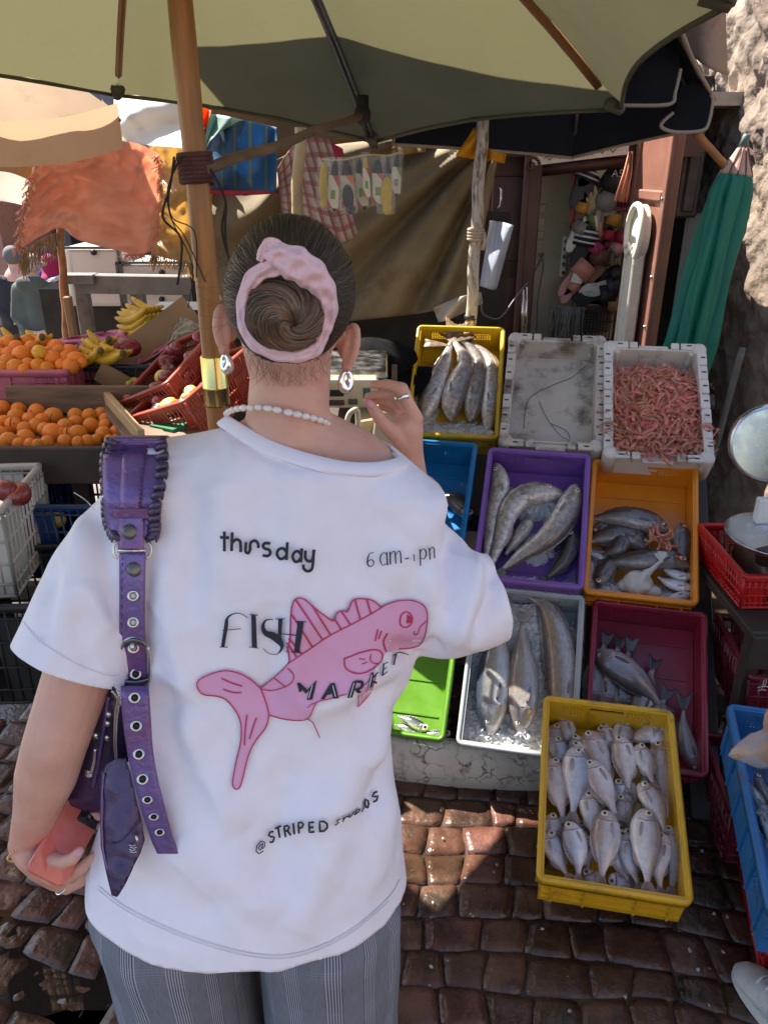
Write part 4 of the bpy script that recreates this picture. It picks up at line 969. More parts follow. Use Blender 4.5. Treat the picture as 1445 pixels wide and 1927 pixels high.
# scraps of net line and scales left in the empty box
mb = MB()
mb.tube([M_white @ Vector(p) for p in smoothpath([(-.10,-.12,-.105),(-.09,.02,-.1),(0,.1,-.104),(.07,.14,-.1),(.12,.17,-.06)], 8)], .0011, 4)
mb.tube([M_white @ Vector(p) for p in smoothpath([(-.05,.02,-.106),(-.02,-.06,-.1),(.03,-.13,-.105),(.07,-.17,-.09),(.06,-.12,-.104),(0,-.09,-.1)], 8)], .0011, 4)
tag(mb.build('loose_line', CORD), 'thin dark fishing line lying in the empty white box', 'line')
# ---- sloping rack and boards under the crates
RACKW = M('dark wet board', (.045,.032,.026), .6, var=.35, vs=7, bump=.4)
rk = thing('display_rack', 'dark wooden sloping rack carrying the fish crates', 'rack', (.6, 2.6, GZ))
Mr = pose((.60,2.42,.62), 11.5, 36.5)
for x in (-.5, -.17, .17, .5):
    mb = MB(); mb.box(Mr @ Vector((x, 0, -.20)), (.09, 1.75, .03), Mr.to_3x3(), bev=.004); mb.build('plank', RACKW, rk)
for y in (-.5, .1, .75):
    mb = MB(); mb.box(Mr @ Vector((0, y, -.232)), (1.2, .06, .03), Mr.to_3x3(), bev=.004); mb.build('crossbar', RACKW, rk)
    for x in (-.55, .55):
        q = Mr @ Vector((x, y, -.25)); mb = MB(); mb.box((q.x, q.y, (q.z+GZ)/2), (.05,.05, max(q.z-GZ,.03)), bev=.004); mb.build('leg', RACKW, rk)
# plank that props the front yellow crate
mb = MB(); q = M_yf @ Vector((0, .02, -.175)); mb.box((q.x, q.y, (q.z+GZ)/2-.02), (.3,.3,max(q.z-GZ-.04,.02)), Matrix.Rotation(R(-11),3,'Z'), bev=.006); tag(mb.build('wooden_block', RACKW), 'dark wooden block under the tilted mustard crate', 'block')

# ================================================================ FISH
def fishmat(name, back, mid, belly, scale=0, mott=.25, metal=.25, rough=.28, speck=None):
    m = bpy.data.materials.new(name); m.use_nodes = True; N, L, b = nodes_of(m)
    tc = N.new('ShaderNodeTexCoord'); sp = N.new('ShaderNodeSeparateXYZ'); L.new(tc.outputs['UV'], sp.inputs[0])
    oi = N.new('ShaderNodeObjectInfo'); ad = N.new('ShaderNodeVectorMath'); ad.operation = 'MULTIPLY_ADD'; ad.inputs[1].default_value = (13,7,5); L.new(oi.outputs['Random'], ad.inputs[0]); L.new(tc.outputs['Object'], ad.inputs[2])
    n = N.new('ShaderNodeTexNoise'); n.inputs['Scale'].default_value = 34; n.inputs['Detail'].default_value = 6; n.inputs['Roughness'].default_value = .65; L.new(ad.outputs[0], n.inputs['Vector'])
    a = N.new('ShaderNodeMath'); a.operation = 'MULTIPLY_ADD'; a.inputs[1].default_value = .22; L.new(n.outputs[0], a.inputs[0]); a2 = N.new('ShaderNodeMath'); a2.operation = 'SUBTRACT'; a2.inputs[1].default_value = .11; L.new(sp.outputs[1], a2.inputs[0]); L.new(a2.outputs[0], a.inputs[2])
    cr = N.new('ShaderNodeValToRGB'); e = cr.color_ramp.elements; e[0].position = .12; e[0].color = (*belly,1); e[1].position = .85; e[1].color = (*back,1); k = e.new(.5); k.color = (*mid,1); L.new(a.outputs[0], cr.inputs[0])
    n2 = N.new('ShaderNodeTexNoise'); n2.inputs['Scale'].default_value = 60; n2.inputs['Detail'].default_value = 8; n2.inputs['Roughness'].default_value = .7; L.new(ad.outputs[0], n2.inputs['Vector'])
    r = N.new('ShaderNodeMapRange'); r.inputs[1].default_value = .3; r.inputs[2].default_value = .7; r.inputs[3].default_value = 1-mott; r.inputs[4].default_value = 1+mott; L.new(n2.outputs[0], r.inputs[0])
    hs = N.new('ShaderNodeHueSaturation'); L.new(cr.outputs[0], hs.inputs['Color']); L.new(r.outputs[0], hs.inputs['Value']); cur = hs.outputs[0]
    r2 = N.new('ShaderNodeMapRange'); r2.inputs[3].default_value = .8; r2.inputs[4].default_value = 1.2; L.new(oi.outputs['Random'], r2.inputs[0])
    h2 = N.new('ShaderNodeHueSaturation'); L.new(cur, h2.inputs['Color']); L.new(r2.outputs[0], h2.inputs['Value']); cur = h2.outputs[0]
    if speck:
        n3 = N.new('ShaderNodeTexNoise'); n3.inputs['Scale'].default_value = 22; n3.inputs['Detail'].default_value = 3; L.new(ad.outputs[0], n3.inputs['Vector'])
        r3 = N.new('ShaderNodeMapRange'); r3.inputs[1].default_value = .60; r3.inputs[2].default_value = .72; r3.inputs[4].default_value = .6; L.new(n3.outputs[0], r3.inputs[0])
        mx = N.new('ShaderNodeMix'); mx.data_type = 'RGBA'; L.new(r3.outputs[0], mx.inputs[0]); L.new(cur, mx.inputs[6]); mx.inputs[7].default_value = (*speck,1); cur = mx.outputs[2]
    L.new(cur, b.inputs['Base Color']); b.inputs['Metallic'].default_value = metal; b.inputs['Roughness'].default_value = rough; b.inputs['Coat Weight'].default_value = .8; b.inputs['Coat Roughness'].default_value = .1
    bp = N.new('ShaderNodeBump'); bp.inputs['Strength'].default_value = .35; bp.inputs['Distance'].default_value = .002
    if scale:
        mp = N.new('ShaderNodeVectorMath'); mp.operation = 'MULTIPLY'; mp.inputs[1].default_value = (scale, scale*.33, 1); L.new(tc.outputs['UV'], mp.inputs[0])
        vo = N.new('ShaderNodeTexVoronoi'); vo.inputs['Scale'].default_value = 1; L.new(mp.outputs[0], vo.inputs['Vector']); L.new(vo.outputs['Distance'], bp.inputs['Height'])
    else: L.new(n2.outputs[0], bp.inputs['Height'])
    L.new(bp.outputs[0], b.inputs['Normal'])
    return m
F_BREAM = fishmat('bream skin', (.36,.26,.235), (.56,.46,.43), (.68,.61,.58), 34, .16, .1, speck=(.50,.30,.26))
F_BREAM2 = fishmat('bluish bream skin', (.28,.27,.31), (.50,.48,.54), (.68,.65,.67), 34, .16, .12)
F_BREAM3 = fishmat('brownish bream skin', (.26,.175,.14), (.40,.31,.265), (.55,.47,.43), 34, .2, .1)
F_HAKE = fishmat('hake skin', (.16,.13,.11), (.34,.295,.265), (.56,.51,.47), 0, .6, .12, .28, speck=(.11,.085,.07))
F_HAKED = fishmat('dark hake skin', (.035,.032,.034), (.075,.068,.07), (.16,.14,.14), 0, .3, .2)
F_BON = fishmat('bonito skin', (.035,.05,.07), (.30,.29,.28), (.46,.43,.40), 40, .14, .3, .25)
F_AMB = fishmat('amberjack skin', (.24,.20,.185), (.37,.33,.31), (.47,.43,.41), 40, .14, .25)
F_COR = fishmat('corvina skin', (.17,.125,.105), (.27,.23,.21), (.42,.39,.37), 60, .3, .35, .25)
F_DARK = fishmat('dark brown fish skin', (.05,.037,.035), (.10,.078,.073), (.28,.245,.24), 40, .3, .15)
F_GREY = fishmat('grey fish skin', (.13,.112,.116), (.21,.185,.188), (.44,.41,.41), 44, .15, .25)
F_SARD = fishmat('sardine skin', (.02,.035,.05), (.22,.24,.25), (.55,.54,.52), 30, .2, .5, .2)
F_FIN = M('fish fin', (.30,.25,.23), .4, var=.35, vs=30, trans=.2, coat=.3); F_FINP = M('pale fish fin', (.50,.38,.34), .4, var=.25, vs=30, trans=.3, coat=.3); F_FIND = M('dark fish fin', (.075,.066,.07), .4, var=.35, vs=30, coat=.3); F_FINB = M('brown tail fin', (.16,.095,.05), .5, var=.5, vs=60, coat=.2)
EYEW = M('fish eye ring', (.72,.63,.45), .15, var=.1, coat=.6); EYEB = M('fish eye pupil', (.008,.008,.01), .08, coat=1); BLOODM = M('gill red', (.25,.05,.04), .3, var=.3)
PB = ([0,.03,.09,.18,.3,.45,.6,.74,.86,.93,1], [.05,.34,.60,.82,.98,1,.86,.60,.33,.22,.20])
PH = ([0,.03,.09,.18,.3,.45,.6,.74,.86,.93,1], [.16,.45,.72,.93,1,.96,.82,.62,.44,.32,.24])
PT = ([0,.03,.09,.18,.3,.45,.6,.74,.86,.93,1], [.08,.30,.55,.80,.97,1,.88,.62,.30,.17,.14])
def make_fish(name, label, group, sp, up, W, T, m, fin=None, prof=PB, dors=1, tail=(.2,.28,.45), eye=.011, mode='side', head=True, dorsal=True, root=None, pect=True, cat='fish', local=False, tailm=None, eyes=True, twist=None):
    """a fish lofted along spine points sp (head first); up = outward normal; W half height, T half thickness"""
    sp = smoothpath(sp, 10); up = Vector(up).normalized(); N_ = len(sp); fin = fin or F_FIN
    ln = sum((sp[i+1]-sp[i]).length for i in range(N_-1)); mid = sp[N_//2]
    t = root or thing(name, label, cat, mid - up*T, group)
    acc = [0]
    for i in range(N_-1): acc.append(acc[-1] + (sp[i+1]-sp[i]).length)
    def at(s):
        d = s*ln; i = max(0, min(int(np.searchsorted(acc, d))-1, N_-2)); f = (d-acc[i])/max(acc[i+1]-acc[i], 1e-9)
        p = sp[i].lerp(sp[i+1], f); tg = (sp[min(i+2, N_-1)] - sp[max(i-1, 0)]).normalized(); lat = up.cross(tg).normalized()*(-dors)
        return p, tg, lat
    rings = []; uvs = []; K = 18; ss = [0,.012,.03,.06,.1,.15,.2,.235,.25,.3,.37,.45,.53,.61,.69,.77,.84,.9,.95,1]
    for s in ss:
        p, tg, lat = at(s); w = W*interp(s, *prof); th = T*min(interp(s, *prof)*1.12, 1)
        if head and .19 < s < .24: w *= 1.025; th *= 1.08
        if prof is PB and s > .85: th *= .6
        ring = []
        for k in range(K):
            q = 2*math.pi*k/K; c, s_ = math.cos(q), math.sin(q)
            x = math.copysign(abs(c)**.92, c); z = math.copysign(abs(s_)**.92, s_)
            if mode == 'side': x2 = x*w*(1.0 if c > 0 else 1.02)
            else: x2 = x*w
            ring.append(p + lat*x2 + up*(z*th))
            v = (x*.5+.5) if mode == 'side' else (z*.5+.5)
            uvs.append((s, v))
        rings.append(ring)
    mb = MB(); mb.loft(rings, uvs=uvs); mb.build('body', m, t, local=local)
    tm = tailm or fin
    # tail: two ribbed lobes
    if tail:
        p, tg, lat = at(1.0); tl, tw, fork = tail; nb = 14; mb = MB(); w0 = W*interp(1, *prof)
        def tp(u, v):
            a = (u-.5)*2; l = tl*(1-fork*(1-abs(a)**1.3)); wv = w0*.9 + (tw-w0*.9)*v**.8
            return p - tg*.004 + tg*(l*v) + lat*(a*wv) + up*(.0035*math.sin(u*40)*v + .004*math.sin(a*2.0)*v + .012*v*math.sin(hash(label) % 7))
        mb.grid(nb, 5, tp); o = mb.build('tail_fin', tm, t, local=local); solid(o, .0018)
    if dorsal:
        mb = MB(); s0, s1 = (.30,.80)
        def dp(u, v):
            s = s0+(s1-s0)*u; p, tg, lat = at(s); w = W*interp(s, *prof)
            return p + lat*(w*.97 + W*.20*v*(math.sin(math.pi*u)**.6)*(1-.25*abs(math.sin(u*28)))) + tg*(.15*W*v) + up*(.002*math.sin(u*30))
        mb.grid(16, 2, dp); o = mb.build('dorsal_fin', fin, t, local=local); solid(o, .0014)
        mb = MB()
        def ap(u, v):
            s = .60+.2*u; p, tg, lat = at(s); w = W*interp(s, *prof)
            return p - lat*(w*.97 + W*.16*v*(math.sin(math.pi*u)**.6)) + tg*(.15*W*v)
        mb.grid(8, 2, ap); o = mb.build('anal_fin', fin, t, local=local); solid(o, .0014)
    if pect:
        mb = MB(); p, tg, lat = at(.265); b0 = p - lat*(W*.28) + up*(T*1.0)
        def pp(u, v): return b0 + tg*(v*W*1.05) - lat*((u-.5)*W*.34*(.35+v*.9)*(1.02-v**2) + v*W*.16) + up*(.004*math.sin(math.pi*v) - T*.22*v)
        mb.grid(6, 6, pp); o = mb.build('pectoral_fin', fin, t, local=local); solid(o, .0012)
    if head:
        # gill cover edge and mouth
        mb = MB(); pts = []
        for k in range(11):
            q = R(25 + 130*k/10); s = .235 - .035*abs(k/10-.5)*2
            p, tg, lat = at(s); w = W*interp(s, *prof)*1.01; th = T*min(interp(s, *prof)*1.12, 1)*1.06
            pts.append(p + lat*(math.cos(q)*w) + up*(math.sin(q)*th))
        mb.tube(pts, .0013, 5); mb.build('gill_edge', BLOODM if fin is F_FINP else fin, t, local=local)
        mb = MB(); p, tg, lat = at(.004); p2, _, _ = at(.05); w2 = W*interp(.05, *prof)
        mb.tube([p + up*(T*.08), p.lerp(p2, .5) - lat*(w2*.2) + up*(T*.3), p2 - lat*(w2*.55) + up*(T*.36)], .0011, 4); mb.build('mouth', F_FIND, t, local=local)
    if eyes:
        s = .105; p, tg, lat = at(s); w = W*interp(s, *prof); th = T*min(interp(s, *prof)*1.12, 1)
        if mode == 'side': es = [(.30, math.sqrt(1-.30**2))]
        else: es = [(-.85, .5), (.85, .5)]
        for ex, ez in es:
            n_ = (lat*(ex*.35) + up).normalized() if mode == 'side' else (lat*ex + up*ez).normalized()
            c = p + lat*(ex*w) + up*(ez*th*.98); fr_ = frame(n_)
            mb = MB(); mb.ell(c, (eye, eye, eye*.38), fr_, 14, 7); eo = mb.build('eye', EYEW, t, local=local)
            mb = MB(); mb.ell(c + n_*(eye*.22), (eye*.56, eye*.56, eye*.26), fr_, 12, 6); mb.build('pupil', EYEB, eo, local=local)
    return t
def cpt(Mx, px, py, h):
    """point in world where the view ray through (px,py) meets the plane at height h above the crate's rim"""
    n = (Mx.to_3x3() @ Vector((0,0,1))).normalized(); o = Mx @ Vector((0,0,h)); d = ray(px, py)
    return CAM + d*((o-CAM).dot(n)/d.dot(n))
def cfish(Mx, label, pts, h, W, T, m, z=None, group=None, **kw):
    """pts are pixels; h may be a list of heights along the fish; W in pixels at the crate"""
    up = (Mx.to_3x3() @ Vector((0,0,1))).normalized(); n = len(pts)
    hs = h if isinstance(h, (list, tuple)) else [h]*n
    P3 = [cpt(Mx, x, y, hh) for (x, y), hh in zip(pts, hs)]
    k = depth_of(P3[n//2])/F
    if 'tail' in kw and kw['tail']: kw['tail'] = (kw['tail'][0]*k, kw['tail'][1]*k, kw['tail'][2])
    return make_fish('fish', label, group, P3, up, W*k, T*k, m, **kw)
def Z(ox, oy, s): return lambda *pts: [(ox+x/s, oy+y/s) for x, y in pts]
z5, z6, z7, z8 = Z(750,590,3.44), Z(1080,620,3.44), Z(720,1080,3.524), Z(1000,1100,2.964)
# top yellow crate: four long fish, tails up
G1 = 'long fish in the top yellow crate'
cfish(M_ytop, 'leftmost long fish in the top yellow crate, tail fanned to the left', z5((150,690),(185,600),(240,450),(300,300),(338,185)), [-.085,-.07,-.055,-.04,-.03], 20, 16, F_HAKE, prof=PH, dors=-1, tail=(52,24,.25), tailm=F_FINB, group=G1, eyes=False, head=False)
cfish(M_ytop, 'second long fish from the left in the top yellow crate, bent body', z5((345,690),(350,560),(395,430),(440,320),(365,190)), [-.085,-.06,-.045,-.03,-.02], 22, 17, F_HAKE, prof=PH, dors=1, tail=(44,14,.3), tailm=F_FINB, group=G1, eyes=False, head=False)
cfish(M_ytop, 'third long fish from the left in the top yellow crate', z5((470,700),(490,560),(520,400),(500,270),(400,165)), [-.085,-.07,-.06,-.05,-.03], 20, 16, F_HAKE, prof=PH, dors=1, tail=(20,12,.3), tailm=F_FINB, group=G1, eyes=False, head=False)
cfish(M_ytop, 'rightmost long fish in the top yellow crate, along its right wall', z5((585,760),(595,620),(610,460),(590,300),(470,190)), [-.085,-.075,-.06,-.055,-.04], 19, 16, F_HAKE, prof=PH, dors=1, tail=(20,12,.3), tailm=F_FINB, group=G1, eyes=False, head=False)
for k, (a, b, w) in enumerate((((330,205),(150,190),11),((350,185),(500,130),9))):
    mb = MB(); p, q = [cpt(M_ytop, *z5(c)[0], -.02) for c in (a, b)]; up = M_ytop.to_3x3() @ Vector((0,0,1)); d = q-p; l = up.cross(d).normalized(); s = depth_of(p)/F
    mb.grid(10, 4, lambda u, v: p + d*v*(1-.12*math.sin(math.pi*u)) + l*((u-.5)*2*w*s*v**.7) + up*(.003*math.sin(u*36)*v)); o = mb.build('tail_fin', F_FINB); solid(o, .002); tag(o, ['brown tail fin spread to the left in the top yellow crate','brown tail fin spread to the right in the top yellow crate'][k], 'fish tail', G1)
# purple crate
G2 = 'long fish in the purple crate'
cfish(M_pur, 'dark headed fish along the left wall of the purple crate', z5((628,970),(650,1110),(615,1260),(590,1400),(560,1590)), [-.05,-.05,-.06,-.06,-.06], 20, 17, F_HAKE, prof=PH, dors=1, tail=(20,12,.3), group=G2, eye=.008)
cfish(M_pur, 'fish curled round the middle of the purple crate', z5((1060,1165),(940,1160),(800,1180),(700,1290),(655,1450),(590,1640)), [-.055,-.05,-.05,-.055,-.06,-.06], 24, 19, F_HAKE, prof=PH, dors=1, tail=(20,12,.3), group=G2, eye=.008)
cfish(M_pur, 'fish with its head at the upper right of the purple crate', z5((1150,1105),(1110,1240),(1020,1390),(900,1500),(780,1575),(680,1660)), [-.05,-.04,-.04,-.045,-.05,-.06], 24, 19, F_HAKE, prof=PH, dors=-1, tail=(20,12,.3), group=G2, eye=.008)
cfish(M_pur, 'nearly black fish along the right wall of the purple crate', z5((1125,1400),(1110,1500),(1070,1600),(960,1710)), [-.08,-.085,-.09,-.09], 18, 14, F_HAKED, prof=PH, dors=1, tail=(24,12,.4), fin=F_FIND, group=G2)
cfish(M_pur, 'pale fish half buried under the curled fish in the purple crate', z5((860,1330),(790,1420),(730,1500),(690,1560)), [-.08,-.085,-.09,-.09], 14, 12, F_HAKE, prof=PH, dors=1, tail=None, group=G2, head=False, eyes=False)
cfish(M_pur, 'grey fish squeezed between the curled one and the left fish in the purple crate', z5((720,1130),(690,1240),(640,1380),(600,1560)), [-.085,-.085,-.085,-.09], 18, 14, F_HAKE, prof=PH, dors=1, tail=None, group=G2, eye=.006)
# orange crate
G3 = 'dark fish in the orange crate'
cfish(M_ora, 'big dark fish lying across the back of the orange crate, head to the right', z6((610,1315),(500,1255),(390,1225),(250,1215),(90,1225)), [-.06,-.055,-.05,-.055,-.06], 23, 19, F_DARK, dors=1, tail=None, group=G3, eye=.007, fin=F_FIND)
cfish(M_ora, 'dark fish under the big one in the orange crate', z6((480,1420),(390,1350),(270,1330),(150,1350),(70,1380)), [-.075]*5, 24, 18, F_DARK, dors=1, tail=None, group=G3, eye=.007, fin=F_FIND)
cfish(M_ora, 'dark fish standing head up by the right wall of the orange crate', z6((690,1255),(695,1370),(700,1480),(705,1600)), [-.055,-.06,-.07,-.08], 19, 16, F_DARK, dors=-1, tail=None, group=G3, eye=.006, fin=F_FIND)
cfish(M_ora, 'grey brown fish behind the plastic bag in the orange crate', z6((760,1535),(640,1490),(500,1490),(330,1500),(150,1500)), [-.07,-.05,-.045,-.05,-.07], 20, 17, F_DARK, dors=1, tail=(20,12,.4), group=G3, eye=.007, fin=F_FIND)
cfish(M_ora, 'small dark fish with its head down at the left of the orange crate', z6((160,1670),(180,1590),(240,1520),(330,1470)), [-.06,-.06,-.07,-.08], 17, 14, F_DARK, dors=-1, tail=None, group=G3, eye=.008, fin=F_FIND)
cfish(M_ora, 'small pinkish fish at the left wall of the orange crate', z6((95,1640),(110,1560),(115,1480)), [-.07]*3, 9, 8, F_BREAM3, dors=1, tail=None, group=G3, eye=.005)
cfish(M_ora, 'small pale fish at the right of the orange crate, upper one', z6((760,1590),(700,1600),(620,1570),(560,1540)), [-.06]*4, 10, 9, F_BREAM2, dors=1, tail=None, group=G3, eye=.005)
cfish(M_ora, 'small pale fish at the right of the orange crate, middle one', z6((762,1675),(690,1660),(610,1640),(540,1600)), [-.06]*4, 11, 9, F_BREAM2, dors=1, tail=None, group=G3, eye=.005)
cfish(M_ora, 'small pale fish at the right of the orange crate, lowest one', z6((755,1710),(690,1735),(620,1750),(560,1760)), [-.06]*4, 11, 9, F_BREAM2, dors=-1, tail=None, group=G3, eye=.005)
cfish(M_ora, 'dark flat headed fish below the big one in the orange crate', z6((330,1330),(300,1390),(250,1430),(180,1460)), [-.05,-.05,-.06,-.07], 16, 12, F_HAKED, dors=1, tail=None, group=G3, fin=F_FIND, eye=.005)
cfish(M_ora, 'dark fish wedged at the back left corner of the orange crate', z6((100,1300),(200,1300),(330,1290),(420,1330)), [-.085]*4, 20, 15, F_DARK, dors=1, tail=None, group=G3, fin=F_FIND, eye=.006)
cfish(M_ora, 'pale bellied fish under the plastic bag in the orange crate', z6((250,1720),(380,1730),(520,1720),(640,1700)), [-.085]*4, 17, 13, F_AMB, dors=1, tail=None, group=G3, eye=.006)
# grey crate
G4 = 'large fish in the grey crate'
cfish(M_gry, 'dark backed fish at the left of the grey crate, head down on the ice', z7((705,1085),(715,1000),(725,840),(740,650),(755,450),(750,260)), [-.065,-.05,-.035,-.035,-.045,-.06], 32, 24, F_BON, dors=-1, tail=(40,22,.5), group=G4, eye=.006, fin=F_FIND, prof=PT, dorsal=False)
cfish(M_gry, 'silver fish in the middle of the grey crate with its forked tail up', z7((905,1085),(915,980),(925,820),(928,600),(922,420),(925,320)), [-.065,-.05,-.035,-.035,-.035,-.03], 30, 24, F_AMB, dors=-1, tail=(44,27,.55), group=G4, eye=.007, prof=PT, dorsal=False)
cfish(M_gry, 'scaly fish curving along the right wall of the grey crate', z7((1160,1130),(1175,960),(1190,780),(1180,560),(1130,330),(1060,200),(960,140),(860,130)), [-.07,-.06,-.055,-.05,-.05,-.045,-.04,-.04], 30, 24, F_COR, dors=-1, tail=(30,14,.2), group=G4, eye=.007, tailm=F_FINB)
# maroon crate
G5 = 'grey fish in the maroon crate'
for k, (hd, tl, lab) in enumerate((((330,700),(408,330),'grey fish at the left wall of the maroon crate with its tail up'),((415,720),(485,350),'second grey fish from the left in the maroon crate, tail up'),((490,740),(545,370),'third grey fish in the maroon crate under the large one'),((590,790),(672,470),'grey fish with its notched tail up in the middle of the maroon crate'),((670,830),(735,640),'grey fish low in the maroon crate by the mustard rim'))):
    a, b = z8(hd, tl); mid = ((a[0]+b[0])/2-3, (a[1]+b[1])/2)
    cfish(M_mar, lab, [a, mid, b], [-.1,-.085,-.075], 24, 16, F_GREY, dors=1 if k < 3 else -1, tail=(32,14,.3), group=G5, fin=F_FIND, eye=.006)
cfish(M_mar, 'large grey fish lying across the others in the maroon crate', z8((345,370),(420,420),(540,500),(640,590),(720,680)), [-.05,-.04,-.045,-.06,-.07], 28, 19, F_GREY, dors=1, tail=(30,16,.35), group=G5, fin=F_FIND, eye=.006)
cfish(M_mar, 'narrow grey fish along the right wall of the maroon crate, tail up', z8((930,1060),(880,940),(845,820),(845,700)), [-.09,-.085,-.08,-.07], 17, 12, F_GREY, dors=-1, tail=(40,18,.35), group=G5, fin=F_FIND, eye=.005)
# mustard crate of bream
G6 = 'bream piled in the mustard crate'
BR = [((175,738),(262,930),0,1,0),((125,780),(95,980),0,-1,2),((130,855),(240,1010),1,-1,1),((240,905),(230,1330),4,-1,1),((245,872),(330,1180),2,1,1),((405,775),(440,910),0,1,0),((318,812),(475,1220),2,1,0),((488,840),(545,1190),3,1,0),((757,772),(470,880),1,1,0),((592,890),(690,1140),3,-1,0),((712,870),(752,1290),1,1,2),((112,965),(185,1350),3,-1,0),((318,975),(490,1330),4,1,0),((295,1155),(355,1460),3,-1,0),((598,1105),(765,1410),4,-1,2),((505,1180),(555,1370),2,1,2),((420,1258),(385,1690),5,1,0),((628,1250),(650,1730),5,-1,0),((205,1320),(270,1670),4,1,1),((90,1375),(215,1660),3,-1,1),((545,1390),(600,1710),3,-1,1),((768,1340),(782,1750),2,1,2),((738,1390),(712,1740),3,1,0),((490,1370),(550,1700),2,-1,1),((300,1390),(310,1590),1,1,1),((485,1090),(515,1230),1,1,1),((105,1280),(150,1420),2,-1,0),((300,1590),(390,1700),1,1,0),((420,1650),(570,1710),0,1,1),((150,1330),(130,1600),1,1,2),((680,1450),(640,1700),1,1,1)]
BITEMS = []
rb_ = random.Random(8)
for k in range(14):
    x, y = 130+(k%5)*135+rb_.uniform(-30,30), 800+(k//5)*270+rb_.uniform(-40,40); BR.append(((x+.02*(y-800), y), (x+rb_.uniform(-70,90), y+rb_.uniform(190,250)), rb_.choice((0,1)), rb_.choice((-1,1)), k%3))
BML = [F_BREAM, F_BREAM2, F_BREAM3]
BLAB = {3:'bluish bream at the left of the mustard crate, whole and uncovered',8:'bream lying across the back right corner of the mustard crate, head to the right',16:'large pinkish bream on top at the front middle of the mustard crate',17:'bream leaning on the front right of the mustard crate, bronze and uncovered',9:'round rosy bream right of the middle of the mustard crate',18:'broad silvery bream without a visible head at the front left of the mustard crate',20:'dark bluish bream sunk between two pale ones at the front of the mustard crate',21:'long brown back of a bream along the right wall of the mustard crate',14:'dark brown bream with an eye on the right of the mustard crate',6:'long bream leaning from the back wall of the mustard crate'}
for k, (hd, tl, ly, ds, mi) in enumerate(BR):
    a, b = z8(hd, tl); L_ = math.hypot(b[0]-a[0], b[1]-a[1]); L_ = max(L_, 80)
    d = ((b[0]-a[0])/max(math.hypot(b[0]-a[0], b[1]-a[1]),1), (b[1]-a[1])/max(math.hypot(b[0]-a[0], b[1]-a[1]),1))
    bl = L_*.86; e = (a[0]+d[0]*bl, a[1]+d[1]*bl); cv = (random.Random(k).uniform(-9,9))
    md = ((a[0]+e[0])/2 - d[1]*cv, (a[1]+e[1])/2 + d[0]*cv)
    h = -.108 + .0165*ly; W = min(max(bl*.215, 19), 29)
    lab = BLAB.get(k)
    if not lab:
        mx, my = (hd[0]+tl[0])/2, (hd[1]+tl[1])/2; xx = (mx-85-(my-800)*-.02)/(690+(my-800)*.12)
        row = 'back' if my < 960 else 'middle' if my < 1290 else 'front'; side = ('by the left wall','left of centre','in the centre','right of centre','by the right wall')[max(0, min(4, int(xx*5)))]
        lab = f"{('pale','bluish','brownish')[mi]} bream {side}, {row} row of mustard crate, {('lowest','low down','half covered','mostly uncovered','on top','on top')[ly]}"
    BITEMS.append([None, lab, (hd[1]+tl[1])/2])
    BITEMS[-1][0] = cfish(M_yf, lab, [a, md, e], [h+.008, h+.006, h-.012], W, W*.52, BML[mi], dors=ds, tail=(L_*.17, W*.62, .35), group=G6, eye=.0094, fin=F_FINP, head=True)
for lb in {b_[1] for b_ in BITEMS}:
    same = sorted([b_ for b_ in BITEMS if b_[1] == lb], key=lambda b_: b_[2])
    if len(same) > 1:
        for k, b_ in enumerate(same): b_[0]['label'] = lb + ', ' + (('farther','nearer') if len(same) == 2 else ('farthest','middle','nearest','closest'))[k] + ' one'
# lime crate, blue crates
cfish(M_grn, 'small shiny sardine at the front of the lime crate', z7((300,1040),(200,985),(100,940)), [-.10]*3, 10, 9, F_SARD, tail=None, dors=1, group='sardines in the lime crate')
cfish(M_grn, 'dark backed sardine along the front wall of the lime crate', z7((450,1065),(370,1070),(250,1060)), [-.10]*3, 9, 8, F_SARD, tail=None, dors=1, group='sardines in the lime crate')
cfish(M_grn, 'sardine under the shiny one in the lime crate', z7((285,1070),(180,1030),(80,1000)), [-.115]*3, 10, 8, F_SARD, tail=None, dors=1, group='sardines in the lime crate')
cfish(M_blu, 'dark curved fish in the bright blue crate beside the shirt', z5((470,1330),(420,1260),(340,1200),(240,1190)), [-.08]*4, 17, 14, F_HAKED, tail=None, dors=1)
zB = Z(1280,1120,3.212)
for k, (pts, ds, lab) in enumerate(((((520,1340),(470,1230),(400,1110)),1,'sardine pointing down the left side of the dusty blue crate'),(((500,820),(440,790),(425,700)),1,'small curled fish in the back of the dusty blue crate'),(((450,1080),(500,1180),(560,1300)),-1,'dark fish below the bag in the dusty blue crate'),(((480,1270),(510,1370),(560,1500)),-1,'sardine with a big eye at the front of the dusty blue crate'),(((470,1310),(500,1400),(530,1500)),1,'pale sardine under the big eyed one in the dusty blue crate'))):
    cfish(M_br, lab, zB(*pts), [-.09]*3, 11, 9, F_SARD if k != 2 else F_HAKED, dors=ds, tail=(18,9,.4), eye=.006, group='small fish in the dusty blue crate')

